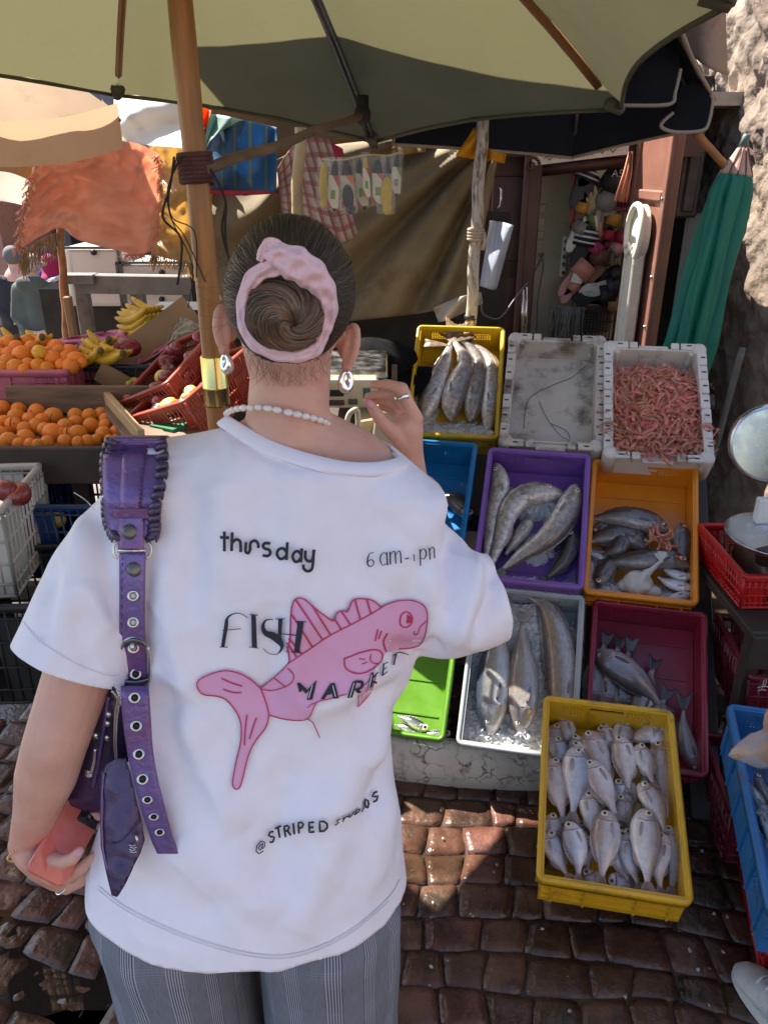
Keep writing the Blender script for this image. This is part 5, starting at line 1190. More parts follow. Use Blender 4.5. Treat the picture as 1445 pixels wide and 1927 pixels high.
# ---- crushed ice
ICE = M('crushed ice', (.74,.74,.75), .25, var=.12, vs=60, bump=.8, bs=160, trans=.25, tcol=(.7,.75,.8), spec=.6)
def ice(name, label, Mx, fn, x0, x1, y0, y1, nchunk=300, seed=1, cs=.009, m=ICE):
    rr = random.Random(seed); mb = MB()
    def hp(x, y):
        h = fn(x, y); q = Vector((x*22, y*22, seed)); return h + .012*noise.noise(q) + .009*noise.noise(q*2.6) + .006*noise.noise(q*5)
    nx, ny = int((x1-x0)/.007), int((y1-y0)/.007)
    mb.grid(nx, ny, lambda u, v: Mx @ Vector((x0+(x1-x0)*u, y0+(y1-y0)*v, hp(x0+(x1-x0)*u, y0+(y1-y0)*v))), False)
    for k in range(nchunk):
        x, y = rr.uniform(x0, x1), rr.uniform(y0, y1)
        if fn(x, y) < -.127: continue
        c = Mx @ Vector((x, y, hp(x, y)+.002)); s = cs*rr.uniform(.4,1.2)
        vs = [c + Vector((rr.uniform(-1,1), rr.uniform(-1,1), rr.uniform(-1,1))).normalized()*s for _ in range(4)]
        mb.add(vs, [(0,1,2),(0,2,3),(0,3,1),(1,3,2)])
    return tag(mb.build(name, m), label, 'ice', kind='stuff')
def fade(v, a, b): return max(0, min(1, (v-a)/(b-a)))
ice('crushed_ice', 'crushed ice at the bottom of the top yellow crate', M_ytop, lambda x, y: -.14+.075*max(fade(-y,.10,.20), fade(-x,.05,.16)*fade(-y,-.08,.05)*.9), -.16, .16, -.255, .1, 500, 1)
ice('crushed_ice', 'mound of crushed ice behind the fish in the purple crate', M_pur, lambda x, y: -.14+.075*max(math.exp(-((x+.0)/.11)**2-((y-.12)/.06)**2), fade(-y,.17,.23), .8*math.exp(-((x-.02)/.05)**2-((y+.07)/.05)**2)), -.16, .16, -.25, .2, 500, 2)
ice('crushed_ice', 'crushed ice between the fish in the orange crate', M_ora, lambda x, y: -.14+.07*max(fade(-x,.06,.12)*fade(-y,.02,.08), fade(-y,.14,.2)), -.16, .16, -.25, .02, 400, 3)
ice('crushed_ice', 'thick bed of crushed ice under the fish in the grey crate', M_gry, lambda x, y: -.085+.03*fade(-y,.1,.22)+.02*math.exp(-((x-.03)/.04)**2)+ (-.05*fade(y,.16,.22)*fade(x,.03,.08)), -.163, .163, -.248, .24, 1400, 4)
ice('crushed_ice', 'trace of ice at the bottom of the bright blue crate', M_blu, lambda x, y: -.14+.06*fade(-y,.05,.2)*fade(x,-.02,.12), -.16, .16, -.25, .1, 200, 5)
# ---- plastic bag in the orange crate
BAGM = M('cloudy plastic bag', (.80,.77,.72), .18, var=.1, trans=.35, bump=.3, bs=22, spec=.6)
bgt = thing('knotted_bag', 'knotted cloudy plastic bag of ice on the fish in the orange crate', 'plastic bag', cpt(M_ora, 1195, 1095, -.05))
c = cpt(M_ora, *z6((410,1640))[0], -.045); Ro = M_ora.to_3x3(); mb = MB()
mb.ell(c, (.050,.040,.034), Ro, 28, 18); mb.ell(c + Ro @ Vector((-.03,-.006,-.012)), (.03,.024,.022), Ro, 20, 14); mb.ell(c + Ro @ Vector((.042,-.018,-.012)), (.03,.02,.02), Ro, 20, 14)
for i, v in enumerate(mb.v):
    p = Vector(v); d = (p-c); mb.v[i] = tuple(p + d.normalized()*(.010*noise.noise(p*38) + .007*abs(noise.noise(p*75))))
mb.build('bag_body', BAGM, bgt)
k0 = cpt(M_ora, *z6((560,1500))[0], -.01); mb = MB()
mb.tube([c + Ro @ Vector((.02,.025,.015)), c.lerp(k0, .6), k0], [.018,.009,.006], 10); mb.ell(k0, (.008,.008,.008)); mb.build('twisted_neck', BAGM, bgt)
mb = MB()
for k in range(7):
    a = R(58+64*k/6); d = Ro @ Vector((math.cos(a)*.032, math.sin(a)*.032, .012*math.sin(k*2.1)))
    s_ = Ro @ Vector((-math.sin(a), math.cos(a), 0))*.007
    mb.add([k0 - s_*.3, k0 + s_*.3, k0 + d + s_, k0 + d - s_], [(0,1,2,3)])
solid(mb.build('bag_end', BAGM, bgt), .0008)
# ---- shrimp
SHR = M('raw shrimp shell', (.66,.235,.145), .25, var=.3, vs=60, rnd=.3, trans=.2, coat=.5, bump=.2, bs=200, dirt=((.66,.42,.36),.25,30))
SHEY = M('shrimp eye', (.01,.01,.01), .2)
def shrimp_parts(curl, seed):
    rr = random.Random(seed); a = 0; p = Vector((0,0,0)); spine = []; rad = []
    for k in range(9):
        spine.append(p.copy()); rad.append(.0052*interp(k, [0,1,3,5,8], [.45,1,1.05,.8,.35])); a += curl*(.1 if k < 3 else .3); p = p + Vector((math.cos(a), math.sin(a), .06*rr.uniform(-1,1)))*.0078
    c = sum(spine, Vector())/9; spine = [s-c for s in spine]
    mb = MB(); mb.tube(spine, rad, 7)
    e = spine[-1]; d = (spine[-1]-spine[-2]).normalized(); l = Vector((-d.y, d.x, 0))
    for s in (-1, 0, 1): mb.add([e-l*.0015, e+l*.0015, e+d*.011+l*(s*.006+.002), e+d*.011+l*(s*.006-.002)], [(0,1,2,3)])
    h = spine[0]; d0 = (spine[0]-spine[1]).normalized()
    for k in range(4): mb.tube([h, h+d0*.014+Vector((0,rr.uniform(-.008,.008),.003)), h+d0*.026+Vector((0,rr.uniform(-.016,.016),.001))], .0005, 3, False)
    for k in range(4):
        q = spine[2+k]; mb.tube([q, q+Vector((rr.uniform(-.004,.004),-.009 if curl < 0 else .009,-.003))], .0009, 3, False)
    return mb
SM = [shrimp_parts(cv, 10+k).mesh('shrimp') for k, cv in enumerate((.35,.8,1.2,-.6,-1.0,.1,1.5,-.25))]
for me in SM: me.materials.append(SHR)
rr = random.Random(21); S3 = M_shr.to_3x3(); nsh = 0
def heap(x, y): return -.055 + .062*math.exp(-((x+.01)/.15)**2 - ((y+.06)/.22)**2) + .018*fade(-y,.12,.2) - .03*fade(y,.12,.19)
def put_shrimp(x, y, h, lab, grp, flat=.5):
    o = bpy.data.objects.new('shrimp', rr.choice(SM)); COL.objects.link(o)
    rot = Matrix.Rotation(rr.uniform(0, 6.28), 3, 'Z') @ Matrix.Rotation(rr.uniform(-flat, flat), 3, 'X') @ Matrix.Rotation(rr.uniform(-flat, flat), 3, 'Y')
    s = rr.uniform(.95, 1.35); m = (S3 @ rot @ Matrix.Diagonal((s, s, s))).to_4x4(); m.translation = M_shr @ Vector((x, y, h)); o.matrix_basis = m
    tag(o, lab, 'shrimp', grp); return o
for k in range(272):
    if k < 258: x, y = rr.uniform(-.155,.15), rr.uniform(-.235,.175)
    else: x, y = rr.choice([(rr.uniform(-.18,-.13), rr.uniform(-.2,.0)), (rr.uniform(.13,.19), rr.uniform(-.22,-.1)), (rr.uniform(-.1,.16), rr.uniform(-.268,-.22))])
    put_shrimp(x, y, heap(x, y) + rr.uniform(.0, .012) + (.012 if k >= 258 else 0), 'raw pink shrimp in the heap in the white box', 'shrimp heaped in the white box')
bed = MB(); bed.grid(24, 30, lambda u, v: M_shr @ Vector((-.16+.315*u, -.24+.425*v, heap(-.16+.315*u, -.24+.425*v) - .012)), True)
for k in range(520):
    mesh = rr.choice(SM); x, y = rr.uniform(-.15,.145), rr.uniform(-.232,.172); rot = S3 @ Matrix.Rotation(rr.uniform(0,6.28),3,'Z') @ Matrix.Rotation(rr.uniform(-.5,.5),3,'X'); c = M_shr @ Vector((x, y, heap(x, y)-.007)); b = len(bed.v)
    bed.v += [tuple(c + rot @ v.co) for v in mesh.vertices]
    for pl in mesh.polygons: bed.f.append([b+i for i in pl.vertices]); bed.sm.append(True); bed.uv.append(None); bed.mi.append(0)
tag(bed.build('shrimp_bed', SHR), 'lower layer of raw pink shrimp under the heap', 'shrimp', kind='stuff')
for k, (px, py, lab) in enumerate(((1250,858,'shrimp hanging over the front rim of the white box'),(1330,800,'shrimp curled over the right rim of the white box'),(1146,795,'shrimp on the left rim of the white box'))):
    q = M_shr.inverted() @ cpt(M_shr, px, py, .02); put_shrimp(q.x, q.y, .012, lab, 'shrimp on the rim')
for k in range(10):
    q = M_ora.inverted() @ cpt(M_ora, 1080+rr.uniform(500,640)/3.44, 620+rr.uniform(1290,1440)/3.44, -.03)
    o = put_shrimp(0, 0, 0, 'stray pink shrimp among the dark fish in the orange crate', 'stray shrimp in the orange crate'); m = o.matrix_basis.copy(); m.translation = M_ora @ Vector((q.x, q.y, -.028)); o.matrix_basis = m

# ================================================================ RIGHT SIDE: scale, baskets
def lattice_crate(label, Mx, m, w, L, d, nx, ny, cat='crate', name='basket', group=None, rim=.012, taper=.9):
    """open crate with slatted lattice walls"""
    c = thing(name, label, cat, M=Mx, group=group)
    def B(n_, mb): return mb.build(n_, m, c, local=True)
    mb = MB(); mb.box((0,0,-d+.004), (w*taper, L*taper, .008)); B('floor_panel', mb)
    mb = MB(); rim_loop(mb, w, L, .02, [(0,-.02),(-.002,-.003),(.002,.002),(rim,.002),(rim+.002,-.004),(rim,-.02)]); B('rim', mb)
    for (a, b, n_) in (((-1,-1),(1,-1),nx),((1,-1),(1,1),ny),((1,1),(-1,1),nx),((-1,1),(-1,-1),ny)):
        A, Bv = Vector((a[0]*w/2, a[1]*L/2, 0)), Vector((b[0]*w/2, b[1]*L/2, 0)); a2, b2 = Vector((A.x*taper, A.y*taper, -d)), Vector((Bv.x*taper, Bv.y*taper, -d)); mb = MB()
        def q(u, v): return A.lerp(Bv, u).lerp(a2.lerp(b2, u), v)
        dirx = (Bv-A).normalized(); nrm = dirx.cross(Vector((0,0,1)))
        for k in range(n_+1): mb.tube([q(k/n_, .05), q(k/n_, 1)], .0055 if k % 4 == 0 else .0035, 4)
        for v in (.12,.36,.62,.86,1): mb.tube([q(0, v), q(1, v)], .0045 if v < 1 else .007, 4)
        for k in range(0, n_, 8): mb.add([q(k/n_,.1), q((k+4)/n_ if k+4 <= n_ else 1,.1), q((k+4)/n_ if k+4 <= n_ else 1,1), q(k/n_,1)], [(0,1,2,3)])
        o = B('lattice_wall', mb)
    return c
PRED = plastic('red basket plastic', (.50,.012,.012), .1); PDRED = plastic('dark red crate plastic', (.16,.012,.03), .15)
Mk = pose((1.24, 2.16, .655), 0, 0); lattice_crate('bright red basket carrying the dial scale', Mk, PRED, .38, .37, .115, 20, 18)
mb = MB(); mb.box((1.30, 2.12, .515), (.5,.5,.03), bev=.004); mb.box((1.30, 1.86, .47), (.5,.02,.11), bev=.003)
tb = thing('wooden_stand', 'dark plank stand under the red basket', 'stand', (1.3, 2.1, GZ)); mb.build('top_plank', RACKW, tb)
for x, y in ((1.08,1.9),(1.5,1.9),(1.08,2.33),(1.5,2.33)):
    mb = MB(); mb.box((x, y, .22), (.045,.045,.56), bev=.004); mb.build('leg', RACKW, tb)
lattice_crate('dark red slatted crate under the plank stand', pose((1.30, 2.02, .38), 6, 0), PDRED, .42, .36, .2, 14, 12)
mb = MB(); a0 = P(1432, 1300, 1.80)
for pth in ([(0,0,0),(0,0,.035),(.004,0,.045),(.008,0,.03),(.004,0,.012)], [(-.014,0,.01),(0,0,.016),(.02,0,.014)], [(-.010,0,.0),(0,0,.004),(.012,0,.002)]): mb.tube([a0+Vector(p) for p in pth], .0012, 4)
tag(mb.build('paint_mark', WPL), 'thin white painted mark on the dark red crate', 'mark')
lattice_crate('red crate standing on the cobbles under the dusty blue crate', pose((1.14, 1.73, .13), 8, 0), PDRED.copy(), .34, .34, .19, 10, 10)
lattice_crate('red crate upside down carrying the dusty blue crate', pose((1.12, 1.42, .19), 13, 4), PRED, .34, .5, .24, 10, 12)
# dial scale
HAM = M('hammered grey brown metal', (.085,.072,.062), .35, .6, var=.25, bump=.5, bs=90)
sc = thing('dial_scale', 'old dial scale with a round white face and steel pan in the red basket', 'weighing scale', (1.3, 2.12, .545))
mb = MB(); zc = .56
mb.loft([[Vector((1.27+x*s, 2.12+y*s, z)) for x, y in rrect(.30,.26,.05,4)] for s, z in ((1,.545),(1,.62),(.9,.66),(.55,.69),(.5,.70))]); mb.build('base_housing', HAM, sc)
mb = MB(); mb.tube([(1.315,2.2,.69),(1.315,2.22,.80),(1.33,2.22,.90)], [.055,.045,.04], 16); mb.build('column', STEEL, sc)
dc = P(1450, 835, 2.2); nd = Vector((-.35,-1,.18)).normalized(); Fd = frame(nd)
Md = Matrix.Translation(dc) @ Fd.to_4x4()
mb = MB(); mb.lathe([(0,-.09),(.09,-.09),(.112,-.075),(.118,-.03),(.118,.012),(.112,.018),(.104,.018)], 48, Md); mb.build('dial_drum', STEEL, sc)
fm = M('dial face enamel', (.62,.60,.55), .35, var=.04, dirt=((.4,.33,.25),.2,20)); mb = MB(); mb.lathe([(.104,.008),(.0,.009)], 40, Md); face = mb.build('dial_face', fm, sc)
mb = MB()
for k in range(60):
    a = 2*math.pi*k/60; r0, r1 = (.082 if k % 5 == 0 else .089), .096
    mb.box(Md @ Vector((math.cos(a)*(r0+r1)/2, math.sin(a)*(r0+r1)/2, .0098)), (r1-r0, .0034 if k % 5 == 0 else .002, .0008), Fd @ Matrix.Rotation(a, 3, 'Z'))
mb.build('tick_mark', BLACK, face)
mb = MB(); mb.lathe([(.02,.008),(.022,.014),(.012,.016),(0,.016)], 20, Md); mb.build('hub', STEEL, sc)
mb = MB(); mb.box(Md @ Vector((.02,.03,.013)), (.09,.004,.002), Fd @ Matrix.Rotation(R(56),3,'Z')); mb.build('pointer', BLACK, sc)
pc = P(1452, 1008, 2.02); mb = MB(); mb.lathe([(0,-.03),(.07,-.028),(.115,-.008),(.128,.006),(.131,.007),(.131,.004),(.117,-.011),(.07,-.032),(0,-.034)], 48, Matrix.Translation(pc) @ Matrix.Rotation(R(4),4,'X')); mb.build('pan', STEEL, sc)
mb = MB(); mb.lathe([(.03,-.09),(.035,-.05),(.06,-.034),(.06,-.03)], 20, Matrix.Translation(pc)); mb.build('pan_support', HAM, sc)
mb = MB(); mb.box(P(1440, 960, 2.13), (.06,.03,.08), bev=.004); mb.build('white_plate', WPL, sc)
# ================================================================ FRUIT STALL ON THE LEFT
zf = Z(0, 550, 3.0104)
tbl = thing('fruit_table', 'dark wooden fruit table with a front board and pale planks', 'table', (-1.0, 2.5, GZ))
f0, f1 = P(-160, 838, 2.2), P(330, 838, 2.2); b0 = P(-160, 905, 2.2)
hB = f0.z - b0.z
mb = MB(); mb.box(((f0.x+f1.x)/2, 2.185, f0.z-hB/2), (f1.x-f0.x, .03, hB), bev=.004); mb.build('front_board', WOOD_DARK, tbl)
zt_ = f0.z - .045
mb = MB(); mb.box(((f0.x+f1.x)/2, 2.55, zt_-.012), (f1.x-f0.x, .70, .024), bev=.003); mb.build('tray_floor', WOOD_OLD, tbl)
for k in range(4):
    a, b = P(212+30*k, 775, 2.62), P(262+40*k, 822, 2.25); d = b-a; mb = MB(); mb.box((a+b)/2 + Vector((0,0,-.004*k)), (.07, d.length, .018), Matrix.Rotation(math.atan2(d.y, d.x)-R(90), 3, 'Z'), bev=.003); mb.build('plank', WOOD_OLD, tbl)
a, b = P(205, 768, 2.66), P(268, 828, 2.22); d = b-a; mb = MB(); mb.box((a+b)/2+Vector((0,0,.02)), (.022, d.length, .055), frame(Vector((0,0,1)), d.cross(Vector((0,0,1)))), bev=.003); mb.build('side_plank', WOOD_PALE, tbl)
a, b = P(95, 752, 2.66), P(250, 752, 2.66); mb = MB(); mb.box((a+b)/2, (b.x-a.x+.3, .025, .10), bev=.003); mb.build('back_plank', WOOD_OLD, tbl)
a, b = P(-60, 715, 2.6), P(420, 715, 2.6); zs_ = P(100, 757, 2.68).z
mb = MB(); mb.box((-1.15, 3.15, zs_-.02), (1.6, .98, .03), bev=.003); mb.build('upper_shelf', WOOD_OLD, tbl)
for x in (-1.6, -.95, -.42):
    for y in (2.25, 2.8, 3.55):
        mb = MB(); mb.box((x, y, (zt_+GZ)/2-.02), (.05,.05,zt_-GZ-.02), bev=.003); mb.build('leg', WOOD_DARK, tbl)
mb = MB(); mb.box((-.9, 2.3, .42), (1.5, .04, .06), bev=.003); mb.build('low_rail', WOOD_DARK, tbl)
ORM = M('orange peel', (.80,.24,.015), .42, var=.14, vs=14, bump=.35, bs=260, rnd=.14, sss=.12, dirt=((.62,.20,.02),.15,12))
NAV = M('orange navel', (.16,.12,.03), .8)
def orange_mesh(seed):
    rr = random.Random(seed); mb = MB(); mb.ell((0,0,0), (1,1,.94), None, 24, 16)
    for i, v in enumerate(mb.v):
        p = Vector(v); mb.v[i] = tuple(p*(1 + .03*noise.noise(p*1.5+Vector((seed,0,0))) - .09*math.exp(-((1-p.z/.94)/.02)**1) - .05*math.exp(-((1+p.z/.94)/.02))))
    return mb
OMS = [orange_mesh(k).mesh('orange') for k in range(4)]
for me in OMS: me.materials.append(ORM)
NV = MB(); NV.lathe([(0,0),(.11,.0),(.10,.05),(.04,.07),(0,.07)], 8); NVM = NV.mesh('stem_end'); NVM.materials.append(NAV)
def fruit(px, py, rp, Y, lab, grp, seed, meshes=OMS, name='orange', cat='orange', sq=1):
    rr = random.Random(seed); c = P(px, py, Y); r = rp*depth_of(c)/F
    o = bpy.data.objects.new(name, rr.choice(meshes)); COL.objects.link(o)
    m = (Matrix.Rotation(rr.uniform(0,6.28),3,'Z') @ Matrix.Rotation(rr.uniform(.3,2.4),3,'X')).to_4x4() @ Matrix.Diagonal((r*rr.uniform(.97,1.03), r, r*sq, 1)); m.translation = c; o.matrix_basis = m
    tag(o, lab, cat, grp)
    s = bpy.data.objects.new('stem_end', NVM); COL.objects.link(s); s.parent = o; s.location = (0,0,.83)
    return o
H1 = [(15,660,50),(95,705,50),(80,755,50),(5,800,45),(50,845,55),(148,825,52),(110,665,45),(210,680,50),(210,760,48),(305,705,55),(302,800,60),(170,720,42),(270,850,40),(370,760,47),(430,700,45),(430,738,42),(445,800,52),(520,755,47),(510,702,45),(575,690,40),(600,722,38),(590,805,48),(600,758,42),(668,790,44),(712,790,35),(370,845,42),(215,862,34),(500,842,38),(345,800,38),(545,835,32),(655,832,28),(140,775,42),(240,725,42),(30,740,45),(255,775,40),(-35,700,50),(-45,830,50),(-30,770,50),(390,800,38),(10,860,40),(110,860,38),(170,860,36),(445,850,36),(620,835,30)]
GL = {31-0:0}
for k, (x, y, r) in enumerate(H1):
    (px, py), = zf((x, y)); fruit(px, py, r/3.01, 2.27 + (870-y)/210*.36, 'orange in the near heap on the front tray of the fruit table' if k not in (10, 9, 23) else {10:'orange with a dark stem at the front of the near heap',9:'big orange on top of the near heap with a stem below it',23:'orange at the right end of the near heap'}[k], 'oranges in the near heap', k)
H2 = [(50,295,50),(12,350,36),(95,315,45),(132,362,60),(160,280,42),(185,315,45),(250,280,47),(320,312,47),(335,340,47),(305,385,57),(45,395,47),(90,428,52),(220,422,48),(400,335,42),(435,388,54),(402,420,47),(465,400,30),(165,412,42),(275,350,45),(15,305,40),(350,415,38),(15,430,40),(60,350,45),(380,375,45),(270,430,40),(140,440,36),(-20,330,45),(-30,400,50)]
for k, (x, y, r) in enumerate(H2):
    (px, py), = zf((x, y)); fruit(px, py, r/3.01, 2.76 + (440-y)/170*.26, 'orange heaped on the pink crate' if k != 3 else 'large orange with small specks at the front of the pink crate heap', 'oranges heaped on the pink crate', 100+k)
YFM = M('yellow citrus peel', (.80,.42,.03), .4, var=.1, bump=.3, bs=250, rnd=.1); YMS = [me.copy() for me in OMS[:2]]
for me in YMS: me.materials[0] = YFM
(px, py), = zf((225, 340)); fruit(px, py, 14, 2.83, 'single yellow orange in the heap on the pink crate', None, 7, YMS)
PPINK = plastic('pink crate plastic', (.50,.13,.19), .12)
q = P(70, 712, 2.95); fish_crate('faded pink crate with rows of holes under the heap of oranges', pose((q.x-.12, 2.92, P(80,698,2.73).z), 0, 0), PPINK, w=.66, L=.36, d=.135, group='crates on the fruit table')
# green stems
mb = MB()
for (x, y) in ((288,740),(380,800),(60,760),(715,740)):
    (px, py), = zf((x, y)); p = P(px, py, 2.3 + (870-y)/210*.36 - .05); mb.tube([p, p+Vector((.005,-.004,.02)), p+Vector((.012,-.004,.034))], .0018, 4)
tag(mb.build('orange_stems', M('dry stem', (.12,.09,.03), .8)), 'thin dry stems sticking out of the near heap of oranges', 'stems', kind='stuff')
# bananas
BAN = M('banana peel', (.62,.40,.03), .5, var=.14, vs=10, dirt=((.16,.09,.015),.16,16), rnd=.1); BTIP = M('banana tip', (.11,.085,.025), .8)
def bananas(px, py, Y, L_, n, lab, ang=0, fan=60, rows=1, up=.3, flip=1):
    c = P(px, py, Y); t = thing('banana_hand', lab, 'bananas', c, 'hands of bananas on the fruit stall'); rr = random.Random(px)
    for k in range(n*rows):
        i, row = k % n, k//n
        a = R(ang + (i/(max(n-1,1))-.5)*fan + rr.uniform(-4,4)); d = Vector((math.cos(a), -.55+.18*i/n, math.sin(a)*.5)).normalized()
        s = Vector((0,0,1)); side = d.cross(s).normalized()
        b = c + Vector((0, .012*i, 0)) + side*(.03*(i-n/2)) + Vector((0,0,.028*row)); pth = []; rad = []
        for j in range(10):
            u = j/9; pth.append(b + d*(L_*u*flip) + s*(math.sin(math.pi*u)*L_*up)); rad.append(.0185*interp(u, [0,.08,.2,.5,.8,.93,1], [.35,.4,.85,1,.9,.5,.25]))
        mb = MB(); mb.tube(pth, rad, 7, smooth=True); bo = mb.build('banana', BAN, t)
        mb = MB(); mb.ell(pth[-1], (.006,.006,.006), None, 8, 6); mb.build('tip', BTIP, bo)
    mb = MB(); mb.ell(c, (.012,.012,.014)); mb.build('crown', BTIP, t); return t
bananas(286, 606, 3.35, -.19, 5, 'large hand of bananas stacked on the pink paper, left half', 10, 50, 3, .16)
bananas(255, 600, 3.42, .12, 4, 'smaller part of the large banana hand, pointing right', -70, 40, 2, .1)
bananas(205, 638, 3.0, -.17, 3, 'hand of bananas lying at the left of the pink paper', 10, 40, 1, .3)
bananas(32, 636, 2.98, -.17, 4, 'hand of bananas at the far left edge behind the oranges', 10, 40, 1, .3)
bananas(80, 634, 2.96, -.15, 3, 'small hand of bananas just behind the top of the orange heap', 12, 30, 1, .25)
bananas(232, 664, 2.84, -.17, 3, 'flat hand of bananas on the front of the pink paper', 6, 30, 1, .16)
bananas(190, 660, 2.86, -.15, 4, 'greenish banana hand at the front left of the pink paper', 10, 50, 1, .2)
PNK = M('pink paper', (.62,.22,.36), .6, var=.1, trans=.3, bump=.2, bs=30)
cloth('pink_paper', 'crumpled pink wrapping paper under the bananas', [(100,640),(170,628),(235,618),(300,605),(312,622)], [(130,672),(180,690),(235,690),(275,680),(318,652)], 3.45, PNK, lambda u, v: .09*abs(nz(u*6, v*5, 2)) + .05*nz(u*13, v*10, 3), 40, 24, 'paper', Yb=3.05)
mb = MB(); q = P(178, 660, 3.3); mb.box((q.x+.04, 3.32, q.z-.11), (.75,.5,.14), bev=.01); tag(mb.build('carton', M('pink cloth box', (.45,.16,.27), .8, var=.2)), 'box wrapped in pink paper carrying the bananas', 'carton')
lattice_crate('black slatted crate under the pink paper', pose((P(200,690,3.0).x, 3.05, P(200,688,2.9).z), 0, 0), M('black crate plastic', (.015,.016,.02), .5, var=.3), .42, .3, .17, 14, 10)
c = P(243, 655, 3.0); mb = MB(); mb.ell(c, (.05,.04,.035), None, 16, 10); mb.ell(c+Vector((-.035,-.01,-.004)), (.03,.03,.03), None, 12, 8); tag(mb.build('red_pepper', M('dark red pepper', (.22,.012,.02), .25, var=.3, dirt=((.02,.012,.012),.4,9))), 'dark red pepper between the bananas and the cardboard', 'pepper')
# cardboard and tilted red crates of apples
CARD = M('cardboard', (.30,.19,.10), .85, var=.15, vs=6, bump=.1)
mb = MB(); a, b = P(205, 705, 2.95), P(352, 605, 3.35); d = (b-a); n = Vector((.35,-.9,.35)); w_ = n.cross(d).normalized()
fr_ = frame(n, d); mb.box((a+b)/2, (d.length, .16, .008), fr_); mb.box((a+b)/2 + fr_ @ Vector((0,-.10,-.05)), (d.length, .008, .12), fr_); tag(mb.build('cardboard_tray', CARD), 'brown cardboard tray tilted up behind the red crates', 'cardboard')
mb = MB(); a = P(222, 718, 2.88); mb.box(a, (.16,.01,.08), Matrix.Rotation(R(32),3,'Y')); tag(mb.build('cardboard_flap', CARD), 'cardboard flap at the lower left of the tilted tray', 'cardboard')
cloth('cream_cloth', 'cream plastic sheet tucked along the cardboard tray', [(340,598),(352,600),(378,612)], [(300,668),(318,664),(345,640)], 3.15, M('cream sheet', (.6,.52,.4), .5, trans=.3), lambda u, v: .03*nz(u*5, v*8, 4), 12, 20)
YAP = M('yellow apple', (.60,.48,.09), .35, var=.15, rnd=.12, coat=.3); RAP = M('red apple', (.22,.035,.03), .3, var=.35, vs=9, rnd=.25, coat=.3, dirt=((.42,.20,.06),.25,7))
AMS = []
for mt in (YAP, RAP):
    mb = MB(); mb.lathe([(.02,-.72),(.3,-.86),(.7,-.62),(.96,-.1),(1,.25),(.82,.68),(.45,.86),(.15,.76),(.02,.66)], 20); me = mb.mesh('apple'); me.materials.append(mt); AMS.append(me)
def apple(p, r, kind, lab, grp, seed):
    rr = random.Random(seed); o = bpy.data.objects.new('apple', AMS[kind]); COL.objects.link(o)
    m = (Matrix.Rotation(rr.uniform(0,6.28),3,'Z') @ Matrix.Rotation(rr.uniform(-1.3,1.3),3,'X')).to_4x4() @ Matrix.Diagonal((r,r,r*.93,1)); m.translation = p; o.matrix_basis = m; return tag(o, lab, 'apple', grp)
for k, (x, y, r) in enumerate(((755,480,26),(800,440,28),(855,425,26),(830,470,30),(780,510,26),(735,520,24),(880,445,24),(915,380,22),(815,490,24),(760,500,22),(850,450,26),(735,540,20))):
    (px, py), = zf((x, y)); apple(P(px, py, 2.82+.004*(530-y)/2), r/3.01*2.7/F, 0, 'small yellow apple behind the rear red crate', 'yellow apples on the cardboard tray', k)
PRC = plastic('brick red crate plastic', (.34,.05,.025), .12)
def red_crate(lo, Ylo, hi, Yhi, label, w, L_, d_, seed, n):
    a, b = P(*lo, Ylo), P(*hi, Yhi); ey = (b-a).normalized(); ex = Vector((.62,-.76,.20)); ex = (ex - ey*ex.dot(ey)).normalized(); nn = ex.cross(ey)
    if nn.z < 0: ex = -ex; nn = -nn
    m = Matrix((ex, ey, nn)).transposed().to_4x4(); m.translation = (a+b)/2
    c = lattice_crate(label, m, PRC, w, max(L_, (b-a).length), d_, 18, 26, rim=.016, taper=.92, group='tilted red crates of apples'); rr = random.Random(seed)
    LL = max(L_, (b-a).length)
    for k in range(n):
        x, y = rr.uniform(-w*.38, w*.38), rr.uniform(-LL*.44, LL*.44)
        apple(m @ Vector((x, y, rr.uniform(-.06,-.012))), .030*rr.uniform(.9,1.1), 1 if rr.random() < .9 else 0, 'red apple in the '+('front' if seed == 2 else 'rear')+' tilted red crate', 'red apples in the '+('front' if seed == 2 else 'rear')+' tilted crate', seed*100+k)
    return m
red_crate((262,742), 2.58, (372,622), 3.05, 'rear brick red crate tilted up behind the apples', .26, .5, .12, 3, 14)
red_crate((290,768), 2.42, (412,668), 2.85, 'front brick red slatted crate of red apples tilted behind the pole', .28, .5, .15, 2, 30)
mb = MB(); a = P(325, 802, 2.40); mb.box(a, (.10,.10,.02), Matrix.Rotation(R(-30),3,'Z')); tag(mb.build('green_box', M('green plastic', (.01,.16,.07), .5)), 'small green plastic piece under the front red crate', 'plastic piece')
# crates below the table
PWC = plastic('old white crate plastic', (.55,.51,.46), .15)
q = P(18, 915, 1.9); lattice_crate('old white slatted crate below the fruit table at the left edge', pose((q.x-.20, 1.98, q.z-.035), -6, 0), PWC, .38, .36, .26, 12, 12, taper=.93)
q = P(105, 940, 2.1); lattice_crate('dark blue basket under the front board of the fruit table', pose((q.x+.03, 2.2, q.z), 0, 0), M('navy basket', (.008,.03,.11), .4, var=.2), .26, .3, .24, 10, 10)
for k in range(3):
    q = P(55+14*k, 925+8*k, 1.98); 
    if k < 2: apple(P(15+22*k, 925+6*k, 1.93), .035, 1, 'red apple inside the old white crate', 'apples in the old white crate', 900+k)
(lx, ly) = (104, 978); apple(P(lx, ly, 2.12), .032, 0, 'yellow fruit in the dark blue basket', None, 950)
lattice_crate('black crate standing on the cobbles at the left edge', pose((P(-40,1130,1.75).x, 1.85, P(0,1115,1.75).z), -4, 0), M('black crate', (.012,.012,.014), .5, var=.3), .36, .36, .30, 12, 12, taper=.95)
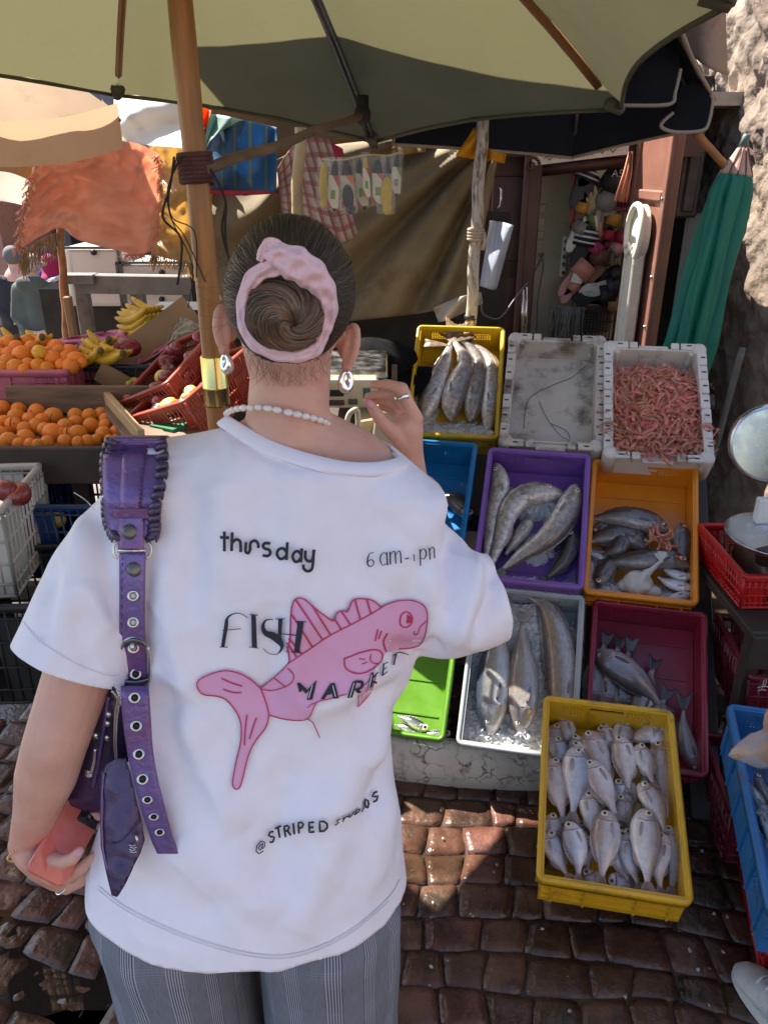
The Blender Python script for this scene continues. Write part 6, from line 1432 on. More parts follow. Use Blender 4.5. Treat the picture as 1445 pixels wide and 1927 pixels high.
# ---- white cabinets, rail and posts behind the fruit
WCAB = M('white cabinet', (.60,.53,.51), .5, var=.05, vs=3, dirt=((.36,.30,.27),.22,3))
for (x0, y0, x1, y1, lab) in ((133, 466, 226, 577, 'white cabinet panel left of the pair behind the grey rail'), (231, 494, 372, 579, 'white cabinet panel right of the pair with two dark knobs')):
    a, b = P(x0, y1, 4.7), P(x1, y0, 4.7); t = thing('white_cabinet', lab, 'cabinet', ((a.x+b.x)/2, 4.9, a.z), 'white cabinets behind the fruit')
    mb = MB(); mb.box(((a.x+b.x)/2, 4.92, (a.z+b.z)/2), (b.x-a.x, .42, b.z-a.z), bev=.012); mb.build('cabinet_body', WCAB, t)
    mb = MB(); mb.box(((a.x+b.x)/2, 4.70, (a.z+b.z)/2), (b.x-a.x-.03, .02, b.z-a.z-.03), bev=.006); dr = mb.build('door_panel', WCAB, t)
    mb = MB(); mb.box((a.x+.005, 4.695, (a.z+b.z)/2), (.014,.03,b.z-a.z)); mb.box((b.x-.005, 4.695, (a.z+b.z)/2), (.014,.03,b.z-a.z)); mb.box(((a.x+b.x)/2, 4.695, b.z), (b.x-a.x,.03,.014)); mb.build('edge_strip', IRON, t)
    for kx, ky in (((305,513),(305,563)) if x0 > 200 else ((177,475),)):
        p = P(kx, ky, 4.68); mb = MB(); mb.lathe([(0,-.01),(.016,-.01),(.016,.01),(0,.012)], 12, Matrix.Translation(p) @ Matrix.Rotation(R(90),4,'X')); mb.build('knob', BLACK, dr)
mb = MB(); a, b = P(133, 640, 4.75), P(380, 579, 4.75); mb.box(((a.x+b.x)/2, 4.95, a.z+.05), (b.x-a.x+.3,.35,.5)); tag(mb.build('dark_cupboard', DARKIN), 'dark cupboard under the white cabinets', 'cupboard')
RAILM = M('grey rail paint', (.20,.18,.165), .6, var=.15, dirt=((.1,.08,.07),.3,9))
rl = thing('stall_rail', 'grey metal frame rail standing in front of the white cabinets', 'rail', P(250, 640, 4.3))
mb = MB(); a, b = P(143, 533, 4.3), P(400, 537, 4.3); mb.box((a+b)/2, (b.x-a.x, .07, .10), Matrix.Rotation(math.atan2(a.z-b.z, b.x-a.x),3,'Y'), bev=.006); mb.build('top_bar', RAILM, rl)
for x in (152, 257, 355):
    a = P(x, 535, 4.32); mb = MB(); mb.box((a.x, 4.33, a.z-.35), (.075,.05,.7), bev=.005); mb.build('upright', RAILM, rl)
mb = MB(); mb.box(P(150, 524, 4.28), (.18,.09,.05), bev=.004); mb.build('corner_cap', RAILM, rl)
mb = MB(); mb.tube([P(128,470,4.5), P(140,575,4.5)], .018, 8); tag(mb.build('white_pipe', WPL), 'thin white pipe leaning against the left white cabinet', 'pipe')
mb = MB(); a = P(135, 605, 4.15); mb.box(a, (.034,.05,.26), bev=.004); tag(mb.build('carton', CARD), 'brown carton standing by the orange brown post', 'carton')
mb = MB(); mb.box(P(350, 600, 3.9), (.3,.2,.14), bev=.01); tag(mb.build('black_box', BLACK), 'black plastic box behind the cream sheet', 'box')
# ---- behind the hand: digital scale, handle, cardboard, dark filler lumps
dsx = thing('digital_scale', 'cream digital kitchen scale with a dark display behind the raised hand', 'weighing scale', P(655, 765, 2.35))
CRM = M('cream plastic', (.46,.40,.29), .45, var=.08, dirt=((.2,.16,.11),.2,12))
a, b = P(598, 742, 2.45), P(712, 736, 2.45); c = (a+b)/2
Rd = Matrix.Rotation(R(24), 3, 'X')
mb = MB(); mb.box(c, (b.x-a.x, .03, .115), Rd, bev=.008); mb.build('housing', CRM, dsx)
for (dx, dz, w, h, nm, mm) in ((-.055,.012,.085,.026,'display',BLACK),(-.055,-.028,.085,.022,'label_strip',WOOD_DARK),(.015,-.024,.03,.024,'button',IRON),(.062,.012,.024,.04,'teal_pad',M('teal pad', (.03,.10,.11), .4))):
    mb = MB(); mb.box(c + Rd @ Vector((dx, -.017, dz)), (w,.006,h), Rd, bev=.002); mb.build(nm, mm, dsx)
mb = MB(); mb.box(c + Vector((0,.17,.055)), (b.x-a.x+.06,.34,.022), bev=.006); mb.build('weighing_plate', STEEL, dsx)
mb = MB(); mb.box((c.x-.03, 2.75, (c.z+GZ)/2-.06), (.30,.55,c.z-GZ-.08), bev=.006); tag(mb.build('dark_counter', WOOD_DARK), 'dark wooden counter under the digital scale', 'counter')
mb = MB(); hp = [P(648, 830, 2.3), P(655, 785, 2.3), P(666, 772, 2.3), P(673, 776, 2.32), P(674, 815, 2.34)]; mb.tube(smoothpath(hp, 5), .0085, 8); mb.tube([P(656,820,2.3), P(674,800,2.34)], .005, 6); tag(mb.build('bent_tube', CRM), 'bent cream metal tube below the digital scale', 'handle')
mb = MB(); mb.box(P(735, 815, 2.42), (.12,.2,.2), Matrix.Rotation(R(8),3,'Y'), bev=.004); tag(mb.build('carton', M('pale carton', (.42,.34,.22), .8, var=.1)), 'pale carton behind the raised hand', 'carton')
mb = MB(); mb.box(P(712, 795, 2.46), (.13,.2,.09), Matrix.Rotation(R(-9),3,'Y'), bev=.004); tag(mb.build('carton', bpy.data.materials['pale carton']), 'smaller pale carton above the first behind the hand', 'carton')
mb = MB()
for k, (x, y, rx) in enumerate(((640,660,.16),(700,640,.17),(745,680,.13),(610,690,.13),(690,690,.16))):
    mb.ell(P(x, y+22, 3.0+.04*k), (rx, .14, rx*.42), None, 20, 14)
for i, v in enumerate(mb.v):
    p = Vector(v); mb.v[i] = (p.x+.06*noise.noise(p*7), p.y+.05*noise.noise(p*7+Vector((3,0,0))), p.z*1.0-.03+.07*noise.noise(p*6+Vector((7,0,0))))
tag(mb.build('dark_filler', M('painted shade', (.005,.005,.006), .9, var=.5, bump=.8, bs=25, spec=.1)), 'heap of painted shade filling the dark empty space behind the stall counter', 'bundle')  # near-black lumps, colour deepened to read as a dark empty area
mb = MB(); mb.box(P(742, 712, 2.75), (.02,.02,.1), bev=.002); tag(mb.build('wood_scrap', WOOD_OLD), 'old wooden batten at the back of the stall', 'batten')
# dark stall back wall and floor boards
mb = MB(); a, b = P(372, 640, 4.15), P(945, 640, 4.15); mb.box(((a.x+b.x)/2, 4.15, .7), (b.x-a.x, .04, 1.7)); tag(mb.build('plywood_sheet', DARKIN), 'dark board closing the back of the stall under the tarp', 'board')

# ================================================================ PEOPLE IN THE ALLEY
def capsule_body(name, segs, m, parent, voxel, smooth=3, local=False):
    mb = MB()
    for (a, b, r0, r1) in segs:
        a, b = Vector(a), Vector(b); n = 6; mb.tube([a.lerp(b, k/n) for k in range(n+1)], [r0+(r1-r0)*k/n for k in range(n+1)], 12); mb.ell(a, (r0,)*3, None, 12, 8); mb.ell(b, (r1,)*3, None, 12, 8)
    o = mb.build(name, m, parent); finish_mesh(o, voxel, smooth); return o
def walker(px, py_head, Y, h, label, jack, legs, hat=None, turn=0, hood=False, scarf=False):
    hd = P(px, py_head, Y); zb = hd.z - h; x = hd.x; t = thing('person', label, 'person', (x, Y, zb), 'people standing in the alley')
    S = h/1.70
    def q(dx, dy, z): return Vector((x + (dx*math.cos(turn)-dy*math.sin(turn))*S, Y + (dx*math.sin(turn)+dy*math.cos(turn))*S, zb + z*S))
    capsule_body('body', [(q(0,0,1.42),q(0,0,1.55),.055*S,.055*S),(q(0,.01,1.60),q(0,.015,1.62),.085*S,.095*S),(q(-.09,0,.9),q(-.10,0,.08),.07*S,.04*S),(q(.09,0,.9),q(.10,0,.08),.07*S,.04*S),(q(0,0,.95),q(0,0,1.4),.12*S,.13*S),(q(-.1,-.16,.93),q(-.03,-.17,.92),.035*S,.03*S),(q(.1,-.16,.93),q(.03,-.17,.92),.035*S,.03*S),(q(-.1,.02,.06),q(-.1,.16,.03),.04*S,.035*S),(q(.1,.02,.06),q(.1,.16,.03),.04*S,.035*S)], SKIN, t, .022)
    seg = [(q(-.12,0,.86),q(-.15,0,1.33),.14*S,.10*S),(q(.12,0,.86),q(.15,0,1.33),.14*S,.10*S),(q(0,.0,.85),q(0,0,1.38),.16*S,.13*S),(q(-.19,0,1.38),q(-.26,-.03,1.08),.075*S,.06*S),(q(-.26,-.03,1.08),q(-.12,-.15,.94),.06*S,.045*S),(q(.19,0,1.38),q(.26,-.03,1.08),.075*S,.06*S),(q(.26,-.03,1.08),q(.12,-.15,.94),.06*S,.045*S)]
    if hood: seg.append((q(-.09,-.08,1.44),q(.09,-.08,1.44),.08*S,.08*S))
    capsule_body('jacket', seg, jack, t, .024)
    capsule_body('trousers', [(q(-.09,0,.92),q(-.11,0,.12),.12*S,.075*S),(q(.09,0,.92),q(.11,0,.12),.12*S,.075*S)], legs, t, .024)
    if scarf: capsule_body('headscarf', [(q(0,0,1.60),q(0,-.01,1.64),.115*S,.112*S),(q(0,-.03,1.36),q(0,-.01,1.55),.14*S,.10*S),(q(0,-.1,1.2),q(0,-.06,1.4),.12*S,.13*S)], hat, t, .022)
    elif hat: capsule_body('cap', [(q(0,0,1.64),q(0,0,1.66),.105*S,.102*S),(q(.1,.06,1.63),q(.12,.1,1.625),.03*S,.02*S)], hat, t, .018)
    return t
def fab(n, c): return M(n, c, .85, var=.2, vs=6, bump=.3, bs=30)
walker(57, 486, 8.6, 1.66, 'person seen from behind in a grey green hooded jacket', fab('grey green jacket', (.075,.085,.072)), fab('grey trousers', (.10,.09,.10)), fab('pale cap', (.45,.38,.32)), 0, True)
walker(22, 472, 9.2, 1.7, 'person in a dark jacket at the left edge of the alley', fab('navy jacket', (.026,.025,.032)), fab('dark trousers', (.03,.03,.04)), fab('grey hair', (.13,.12,.12)), .4)
walker(92, 484, 9.6, 1.6, 'person in a crimson headscarf and coat behind the grey green jacket', fab('crimson coat', (.30,.015,.075)), fab('mauve skirt', (.22,.10,.16)), fab('crimson scarf', (.36,.012,.075)), 0, False, True)
walker(86, 470, 10.4, 1.7, 'person in a bright blue headscarf farthest back in the alley', fab('dark coat', (.05,.05,.09)), fab('dark skirt', (.05,.05,.06)), fab('blue scarf', (.01,.03,.25)), 0, False, True)
# a parked scooter shape behind the people
sct = thing('scooter', 'parked dark scooter behind the people in the alley', 'scooter', P(105, 600, 8.8))
b = P(104, 585, 8.9); mb = MB()
mb.tube([b+Vector((-.05,0,.05)), b+Vector((.05,0,-.25)), b+Vector((.35,0,-.3)), b+Vector((.45,0,.1))], .08, 8); mb.build('frame', BLACK, sct)
mb = MB(); mb.tube([b+Vector((-.08,0,.08)), b+Vector((-.02,0,.32)), b+Vector((.12,0,.36))], .03, 8); mb.build('handlebar', STEEL, sct)
for dx in (-.15, .5):
    mb = MB(); mb.tube([b+Vector((dx+.2*math.cos(a), 0, -.5+.2*math.sin(a))) for a in [2*math.pi*k/20 for k in range(21)]], .05, 8); mb.build('wheel', BLACK, sct)
mb = MB(); mb.ell(b+Vector((.35,0,.15)), (.28,.12,.07)); mb.build('seat', BLACK, sct)
mb = MB(); mb.ell(b+Vector((-.03,-.06,.22)), (.09,.06,.1)); mb.build('white_fairing', WPL, sct)
# ================================================================ THE WOMAN
wom = thing('person', 'woman seen from behind in a white printed T-shirt and grey checked trousers', 'person', (-.2, .86, GZ))
HC = Vector((-.118, 1.0, 1.592)); HR = Matrix.Rotation(R(6), 3, 'Y') @ Matrix.Rotation(R(-8), 3, 'X')   # head centre and tilt
def H(x, y, z): return HC + HR @ Vector((x, y, z))
bm_ = MB()
def cap(pts, rs, n=14):
    """chain of tapered segments with round joints"""
    pts = [Vector(p) for p in pts]
    for i in range(len(pts)-1):
        a, b = pts[i], pts[i+1]; bm_.tube([a.lerp(b, k/5) for k in range(6)], [rs[i]+(rs[i+1]-rs[i])*k/5 for k in range(6)], n)
    for p, r in zip(pts, rs): bm_.ell(p, (r*.998,)*3, None, n, 10)
# head: skull, jaw, face
bm_.ell(H(0,0,0), (.074,.094,.098), HR, 28, 20); bm_.ell(H(0,.045,-.055), (.056,.052,.066), HR, 24, 16); bm_.ell(H(0,.07,-.10), (.030,.026,.026), HR, 16, 12)
bm_.ell(H(0,.096,-.025), (.012,.020,.026), HR, 12, 10); bm_.ell(H(0,.108,-.040), (.014,.014,.011), HR, 12, 10)
bm_.ell(H(0,.093,-.072), (.024,.012,.009), HR, 12, 8); bm_.ell(H(0,.09,.012), (.055,.012,.012), HR, 14, 8)
# ears: rim, hollow back and lobe
for s, e in ((-1, P(423, 618, 1.015)), (1, P(658, 652, 1.015))):
    E0 = e; ax = HR @ Vector((s*.42, -.55, .0)); ax.normalize(); upv = HR @ Vector((s*.10, -.12, 1)); upv.normalize()
    pth = []
    for k in range(13):
        a = R(-100 + 235*k/12); pth.append(E0 + upv*(math.sin(a)*.0275) + ax*(math.cos(a)*.0125+.001) )
    bm_.tube(pth, [.0062 - .002*abs(k/12-.4) for k in range(13)], 8)
    bm_.ell(E0 + upv*-.027 + ax*.003, (.0085,.0075,.011), None, 10, 8)
    bm_.ell(E0 + ax*.001, (.008,.013,.026), frame(upv, ax) @ Matrix.Rotation(0,3,'Z'), 12, 10)
    bm_.ell(E0 - ax*.010 + upv*.004, (.010,.012,.022), frame(upv, ax), 12, 10)
# neck and shoulders
cap([H(0,-.012,-.055), Vector((-.122,.992,1.495)), Vector((-.126,.985,1.455)), Vector((-.128,.985,1.40))], [.057,.0525,.0535,.066], 24)
cap([Vector((-.128,.987,1.398)), Vector((-.20,.985,1.366)), Vector((-.29,.97,1.325))], [.064,.053,.05], 20)
cap([Vector((-.122,.987,1.398)), Vector((-.045,.99,1.369)), Vector((.03,.985,1.318))], [.064,.053,.048], 20)
bm_.ell((-.125,1.0,1.33), (.145,.088,.105), None, 24, 16); bm_.ell((-.14,.965,1.20), (.135,.085,.16), None, 24, 16); bm_.ell((-.18,.91,1.0), (.13,.09,.15), None, 24, 16); bm_.ell((-.205,.875,.84), (.155,.10,.13), None, 24, 16)
cap([(-.30,.885,.78), (-.315,.88,.45), (-.315,.885,.03)], [.082,.06,.042]); cap([(-.115,.885,.78), (-.10,.88,.45), (-.095,.885,.03)], [.082,.06,.042])
cap([(-.315,.87,-.0), (-.325,1.03,-.03)], [.035,.028]); cap([(-.095,.87,-.0), (-.085,1.03,-.03)], [.035,.028])
# left arm
Ls, Le, Lw = Vector((-.315,.965,1.315)), P(104, 1402, .825), P(52, 1588, .825)
cap([Ls, Ls.lerp(Le,.5)+Vector((-.016,.012,0)), Le, Le.lerp(Lw,.3), Le.lerp(Lw,.65), Lw], [.052,.0485,.0425,.0415,.0315,.0255], 20)
Lp = P(84, 1628, 0.827); cap([Lw, P(64,1605,0.817), Lp, P(108,1652,0.833)], [.0265,.027,.0255,.019], 16)
cap([Lp, P(104,1640,0.815)], [.022,.02])
def finger(pts, rs): cap([P(x, y, Y) for x, y, Y in pts], rs, 10)
finger([(92,1652,0.827),(126,1671,0.833),(152,1659,0.827),(174,1616,0.823)], [.0135,.0105,.0092,.0068])
finger([(100,1640,0.815),(131,1648,0.807),(154,1634,0.807),(178,1611,0.813)], [.0125,.0105,.0092,.007])
finger([(92,1615,0.800),(120,1622,0.787),(138,1616,0.783),(151,1601,0.787)], [.0115,.0098,.0088,.0068])
finger([(96,1600,0.850),(135,1520,0.870),(170,1512,0.870),(188,1537,0.855)], [.013,.0095,.0088,.007])
finger([(90,1612,0.850),(130,1545,0.877),(170,1538,0.870),(190,1556,0.855)], [.013,.009,.0085,.007])
# right arm and raised hand
Rs, Re, Rw = Vector((.04,.985,1.31)), P(772, 1010, 1.13), P(767, 852, 1.125)
cap([Rs, Rs.lerp(Re,.5), Re, Re.lerp(Rw,.4), Re.lerp(Rw,.8), Rw], [.049,.046,.040,.040,.028,.0245], 18)
cap([Rw, P(766,828,1.12), P(769,803,1.112), P(777,790,1.108)], [.0245,.0245,.0225,.0135], 16)
cap([P(760,838,1.12), P(757,812,1.118), P(762,793,1.12)], [.019,.0185,.0125], 14)
finger([(783,788,1.104),(768,757,1.098),(757,731,1.10),(727,723,1.108),(702,724,1.115)], [.0115,.0095,.0094,.0082,.0062])
finger([(776,784,1.118),(757,757,1.124),(742,741,1.126),(715,742,1.128),(692,746,1.128)], [.011,.0092,.0088,.0078,.0062])
finger([(766,786,1.132),(750,768,1.142),(737,758,1.144),(712,752,1.142),(691,753,1.138)], [.0105,.0088,.0082,.0074,.006])
finger([(760,792,1.142),(748,781,1.152),(735,771,1.154),(716,765,1.150)], [.0095,.0078,.0072,.0056])
finger([(764,832,1.112),(740,812,1.100),(722,798,1.096),(708,778,1.094),(696,760,1.096)], [.019,.0135,.0110,.0098,.0072])
body = bm_.build('body', SKIN, wom); finish_mesh(body, .0028, 5)
# face features
EW = M('eye white', (.7,.68,.66), .2); IR = M('eye iris', (.06,.04,.025), .15); LIP = M('lip', (.45,.14,.12), .4)
for s in (-1, 1):
    mb = MB(); mb.ell(H(s*.03,.083,-.004), (.012,.010,.008), HR, 12, 8); e = mb.build('eye', EW, wom); mb = MB(); mb.ell(H(s*.03,.092,-.004), (.0055,.003,.0055), HR, 10, 6); mb.build('iris', IR, e)
    mb = MB(); mb.tube([H(s*.014,.096,.020), H(s*.03,.098,.026), H(s*.048,.088,.021)], .003, 6); mb.build('eyebrow', M('brow', (.04,.025,.018), .8) if s < 0 else bpy.data.materials['brow'], wom)
mb = MB(); mb.ell(H(0,.103,-.069), (.022,.006,.004), HR, 14, 6); mb.ell(H(0,.102,-.076), (.018,.006,.005), HR, 14, 6); mb.build('lips', LIP, wom)
NAIL = M('pink nail', (.68,.30,.34), .2, coat=.5)
def nail(px, py, Y, w, l, ang, off=.006):
    c = P(px, py, Y) - ray(px, py).normalized()*off; d = -ray(px, py).normalized(); rt = Vector((math.cos(ang), 0, math.sin(ang))); Fm = frame(d, rt)
    mb = MB(); mb.ell(c, (l, w, .0022), Fm, 14, 8); mb.build('nail', NAIL, wom)
nail(695, 760, 1.096, .0058, .0085, R(125)); nail(149, 1603, .787, .005, .007, R(60)); 

# ---------------------------------------------------------------- T-shirt
SHIRT = M('white cotton jersey', (.86,.82,.885), .8, var=.025, vs=30, bump=.10, bs=700, spec=.2)
zz = [.742,.80,.90,1.0,1.05,1.10,1.20,1.28,1.34,1.38]
xr = [.034,.028,.018,.008,.016,.042,.062,.066,.045,.01]
xl = [-.452,-.440,-.404,-.386,-.376,-.360,-.352,-.350,-.335,-.28]
yb = [.690,.706,.738,.772,.788,.802,.822,.842,.862,.885]
yf = [.985,.99,.995,1.01,1.02,1.03,1.055,1.07,1.075,1.06]
sm = MB()
def sring(z, n=72):
    a, b, c, d = (interp(z, zz, t) for t in (xl, xr, yb, yf)); out = []
    for k in range(n):
        q = 2*math.pi*k/n; cx, sx = math.cos(q), math.sin(q); e = interp(z, [.74,.95,1.15],[1.0,.92,.80])
        x = math.copysign(abs(cx)**e, cx); y = math.copysign(abs(sx)**e, sx)
        out.append(Vector(((a+b)/2 + x*(b-a)/2, (c+d)/2 + y*(d-c)/2, z)))
    return out
sm.loft([sring(z) for z in np.linspace(.742, 1.38, 34)])
yoke = [(-.375,1.352,.958,.058,.070),(-.35,1.382,.964,.062,.078),(-.31,1.405,.968,.066,.086),(-.25,1.418,.970,.068,.090),(-.19,1.428,.970,.068,.092),(-.12,1.432,.970,.068,.092),(-.05,1.424,.972,.068,.092),(.0,1.404,.974,.067,.090),(.03,1.380,.975,.064,.084),(.075,1.338,.972,.058,.074)]
yk = smoothpath([Vector((a, b, c)) for a, b, c, d, e in yoke], 4); yr = smoothpath([Vector((d, e, 0)) for a, b, c, d, e in yoke], 4)
sm.loft([[Vector((p.x, p.z + math.cos(2*math.pi*k/32)*r.y, p.y - r.x + math.sin(2*math.pi*k/32)*r.x)) for k in range(32)] for p, r in zip(yk, yr)])
def sleeve(secs, ref=(1,0,0)):
    cs = smoothpath([Vector(s[0]) for s in secs], 6); rs = smoothpath([Vector((s[1], s[2], 0)) for s in secs], 6); rings = []
    for i, c in enumerate(cs):
        t = (cs[min(i+1, len(cs)-1)] - cs[max(i-1, 0)]).normalized(); u = Vector(ref); u = u - t*t.dot(u); u.normalize(); v = t.cross(u)
        rings.append([c + u*(math.cos(2*math.pi*k/36)*rs[i].x) + v*(math.sin(2*math.pi*k/36)*rs[i].y) for k in range(36)])
    sm.loft(rings); t = (cs[-1]-cs[-3]).normalized(); return cs[-1], t
SLc, SLt = sleeve([((-.27,.968,1.33),.083,.083),((-.328,.952,1.275),.084,.090),((-.376,.918,1.212),.084,.096),((-.424,.866,1.116),.084,.096)])
SRc, SRt = sleeve([((-.05,.975,1.305),.080,.085),((.02,.962,1.235),.082,.092),((.075,.945,1.188),.084,.088),((.125,.945,1.180),.074,.072),((.172,.955,1.184),.060,.062)], (0,0,1))
shirt = sm.build('t_shirt', SHIRT, wom); finish_mesh(shirt, .0052, 9)
# neckline: closed ring through these points (pixel + depth), front part hidden
NK = [P(428,784,.985), P(455,800,.955), P(500,826,.928), P(550,846,.914), P(600,860,.908), P(650,870,.908), P(700,872,.915), P(738,866,.935), P(748,858,.965), P(728,846,1.0), Vector((-.02,1.045,1.385)), Vector((-.10,1.075,1.365)), Vector((-.17,1.07,1.37)), Vector((-.205,1.04,1.41))]
NKs = smoothpath(NK, 6, True)
bmx = bmesh.new(); bmx.from_mesh(shirt.data); bmx.faces.ensure_lookup_table()
def inpoly(x, y):
    r = False; n = len(NKs)
    for i in range(n):
        a, b = NKs[i], NKs[i-1]
        if (a.y > y) != (b.y > y) and x < (b.x-a.x)*(y-a.y)/(b.y-a.y) + a.x: r = not r
    return r
def cut(co_, no_, test):
    g = set()
    for f in bmx.faces:
        if test(f.calc_center_median()): g.add(f); g.update(f.edges); g.update(f.verts)
    bmesh.ops.bisect_plane(bmx, geom=list(g), plane_co=co_, plane_no=no_, clear_outer=True)
cut(Vector((0,0,.752)), Vector((0,0,-1)), lambda c: c.z < .80)
cut(SLc - SLt*.014, SLt, lambda c: (c-SLc).length < .15 and c.x < -.352); cut(SRc - SRt*.014, SRt, lambda c: (c-SRc).length < .11)
bmx.faces.ensure_lookup_table(); kill = []
for f in bmx.faces:
    c = f.calc_center_median()
    if c.z > 1.33 and inpoly(c.x, c.y): kill.append(f)
bmesh.ops.delete(bmx, geom=kill, context='FACES'); bmx.to_mesh(shirt.data); bmx.free()
# cloth folds: ridges (+) and valleys (-) along lines drawn on the back of the shirt
FOLDS = [((838,900),(800,1010),(815,1140),26,.007),((872,945),(845,1050),(850,1180),18,-.008),((895,1040),(885,1120),(850,1215),22,.009),((925,1060),(925,1130),(890,1195),16,-.007),
 ((830,1245),(770,1300),(660,1350),26,-.013),((800,1290),(740,1350),(700,1450),24,.010),((770,1330),(735,1430),(690,1540),26,-.009),((720,1260),(640,1310),(560,1330),28,.008),((735,1215),(790,1235),(830,1210),20,-.010),
 ((690,1400),(640,1500),(560,1560),34,.007),((760,1450),(720,1560),(690,1690),30,.007),((640,1560),(600,1650),(560,1760),34,.006),((560,1430),(520,1540),(510,1700),38,-.007),
 ((430,900),(420,1010),(455,1130),34,.005),((350,860),(365,1000),(340,1150),34,-.006),((310,1050),(330,1200),(370,1330),30,.006),((300,1290),(330,1400),(390,1520),34,-.010),((330,1330),(380,1450),(470,1560),36,.009),((350,1560),(420,1640),(530,1720),44,.007),((250,1650),(330,1700),(420,1730),36,-.005),
 ((560,880),(570,1000),(560,1120),44,.004),((680,890),(690,1010),(670,1120),40,-.004),((760,880),(760,1000),(740,1120),36,.005),((500,1130),(520,1240),(500,1340),30,-.005),((610,1130),(560,1210),(545,1330),26,.006),
 ((150,945),(150,1060),(120,1180),22,.006),((185,950),(200,1080),(222,1200),18,-.007),((160,1090),(190,1150),(225,1190),18,.006),((95,1060),(90,1150),(75,1210),20,-.005),((140,1150),(160,1220),(175,1270),20,-.004),
 ((330,820),(280,850),(235,880),14,.004),((440,795),(500,850),(590,885),14,-.003)]
FP = [(smoothpath([Vector((*p, 0)) for p in f[:3]], 8), f[3], f[4]) for f in FOLDS]
fseg = [(np.array([[p.x, p.y] for p in pl]), w, a) for pl, w, a in FP]
me = shirt.data; nv_ = len(me.vertices); co = np.empty(nv_*3); me.vertices.foreach_get('co', co); co = co.reshape(-1,3); org = np.array(world_m(shirt).translation)
no = np.array([v.normal[:] for v in me.vertices]); pw = co + org
d = pw - np.array(CAM); dep = d[:,1]*cP - d[:,2]*sP; pxs = np.stack([722.5 + F*d[:,0]/dep, 963.5 - F*(d[:,1]*sP + d[:,2]*cP)/dep], 1)
facing = np.clip(-(no*d/np.linalg.norm(d, axis=1)[:,None]).sum(1)*2, 0, 1); amt = np.zeros(nv_)
for pl, w, a in fseg:
    best = np.full(nv_, 1e9); tb_ = np.zeros(nv_)
    for i in range(len(pl)-1):
        A, B = pl[i], pl[i+1]; ab = B-A; t = np.clip(((pxs-A)@ab)/(ab@ab), 0, 1); ds = np.linalg.norm(pxs - (A + t[:,None]*ab), axis=1); m_ = ds < best; best[m_] = ds[m_]; tb_[m_] = (i+t[m_])/(len(pl)-1)
    amt += 1.9*a*np.exp(-(best/w)**2)*np.clip(np.sin(np.pi*np.clip(tb_*.92+.04, 0, 1))*1.5, 0, 1)
amt *= facing
print('FOLD', amt.min(), amt.max(), facing.mean())
nzv = np.array([.0035*noise.noise(Vector(p)*9) + .0018*noise.noise(Vector(p)*22) for p in pw])
low = np.clip((1.25-pw[:,2])/.5, 0, 1); nzv += low*np.array([.007*noise.noise(Vector((p[0]*13, p[1]*13, p[2]*3))) for p in pw])
wr = np.array([(1-abs(noise.noise(Vector((p[0]*9+.6*noise.noise(Vector(p)*6), p[1]*9, p[2]*7+1.3*p[0]*6)))))**6 for p in pw]); fine = np.array([noise.noise(Vector((p[0]*34+3*noise.noise(Vector(p)*8), p[1]*34, p[2]*20))) for p in pw])
nzv += (.0042*(wr-.3) + .0014*fine)*facing
co += no*(amt + nzv)[:,None]; me.vertices.foreach_set('co', co.ravel()); me.update()
solid(shirt, .0022, -1)
SBV = BVHTree.FromPolygons([Vector(c + org) for c in co], [list(p.vertices) for p in me.polygons])
def S(px, py, off=.0015, yfall=None):
    dr = ray(px, py).normalized(); h = SBV.ray_cast(CAM, dr)
    if h[0] is None or h[0].y > 1.15: return None
    return h[0] - dr*off
def Sf(px, py, off=.0015):
    r = S(px, py, off)
    if r is None:
        for k in range(1, 14):
            for dx, dy in ((1,0),(-1,0),(0,1),(0,-1),(.7,-.7),(-.7,-.7)):
                r = S(px+dx*k*6, py+dy*k*6, off)
                if r is not None: return P(px, py, r.y)
        return P(px, py, .85)
    return r
# collar rib
mb = MB(); ctr = sum(NKs, Vector())/len(NKs); n = len(NKs); rings = []
for i, p in enumerate(NKs):
    rad = Vector((p.x-ctr.x, p.y-ctr.y, 0)).normalized(); t = (NKs[(i+1)%n]-NKs[i-1]).normalized()
    outd = (rad*.78 + Vector((0,0,-.62))).normalized(); nrm = t.cross(outd).normalized()
    if nrm.dot(Vector((rad.x, rad.y, .6))) < 0: nrm = -nrm
    W_ = .021
    rings.append([p + outd*(W_*u - .002) + nrm*(h) for u, h in ((0,-.004),(0,0),(.12,.0022),(.8,.0030),(.97,.0018),(1,-.006))])
rings.append(rings[0]); mb.loft(rings, False); mb.build('collar', SHIRT, wom)
SEAM = M('shirt seam', (.62,.62,.65), .8, var=.05)
def ribbon_pts(pts, w, step=5):
    """strip of quads along a pixel polyline, w = width in pixels (number or list)"""
    pl = [Vector((x, y, 0)) for x, y in pts]; out = []; ws = []
    W = w if isinstance(w, (list, tuple)) else [w]*len(pl)
    for i in range(len(pl)-1):
        k = max(1, int((pl[i+1]-pl[i]).length/step))
        for j in range(k): out.append(pl[i].lerp(pl[i+1], j/k)); ws.append(W[i] + (W[i+1]-W[i])*j/k)
    out.append(pl[-1]); ws.append(W[-1]); return out, ws
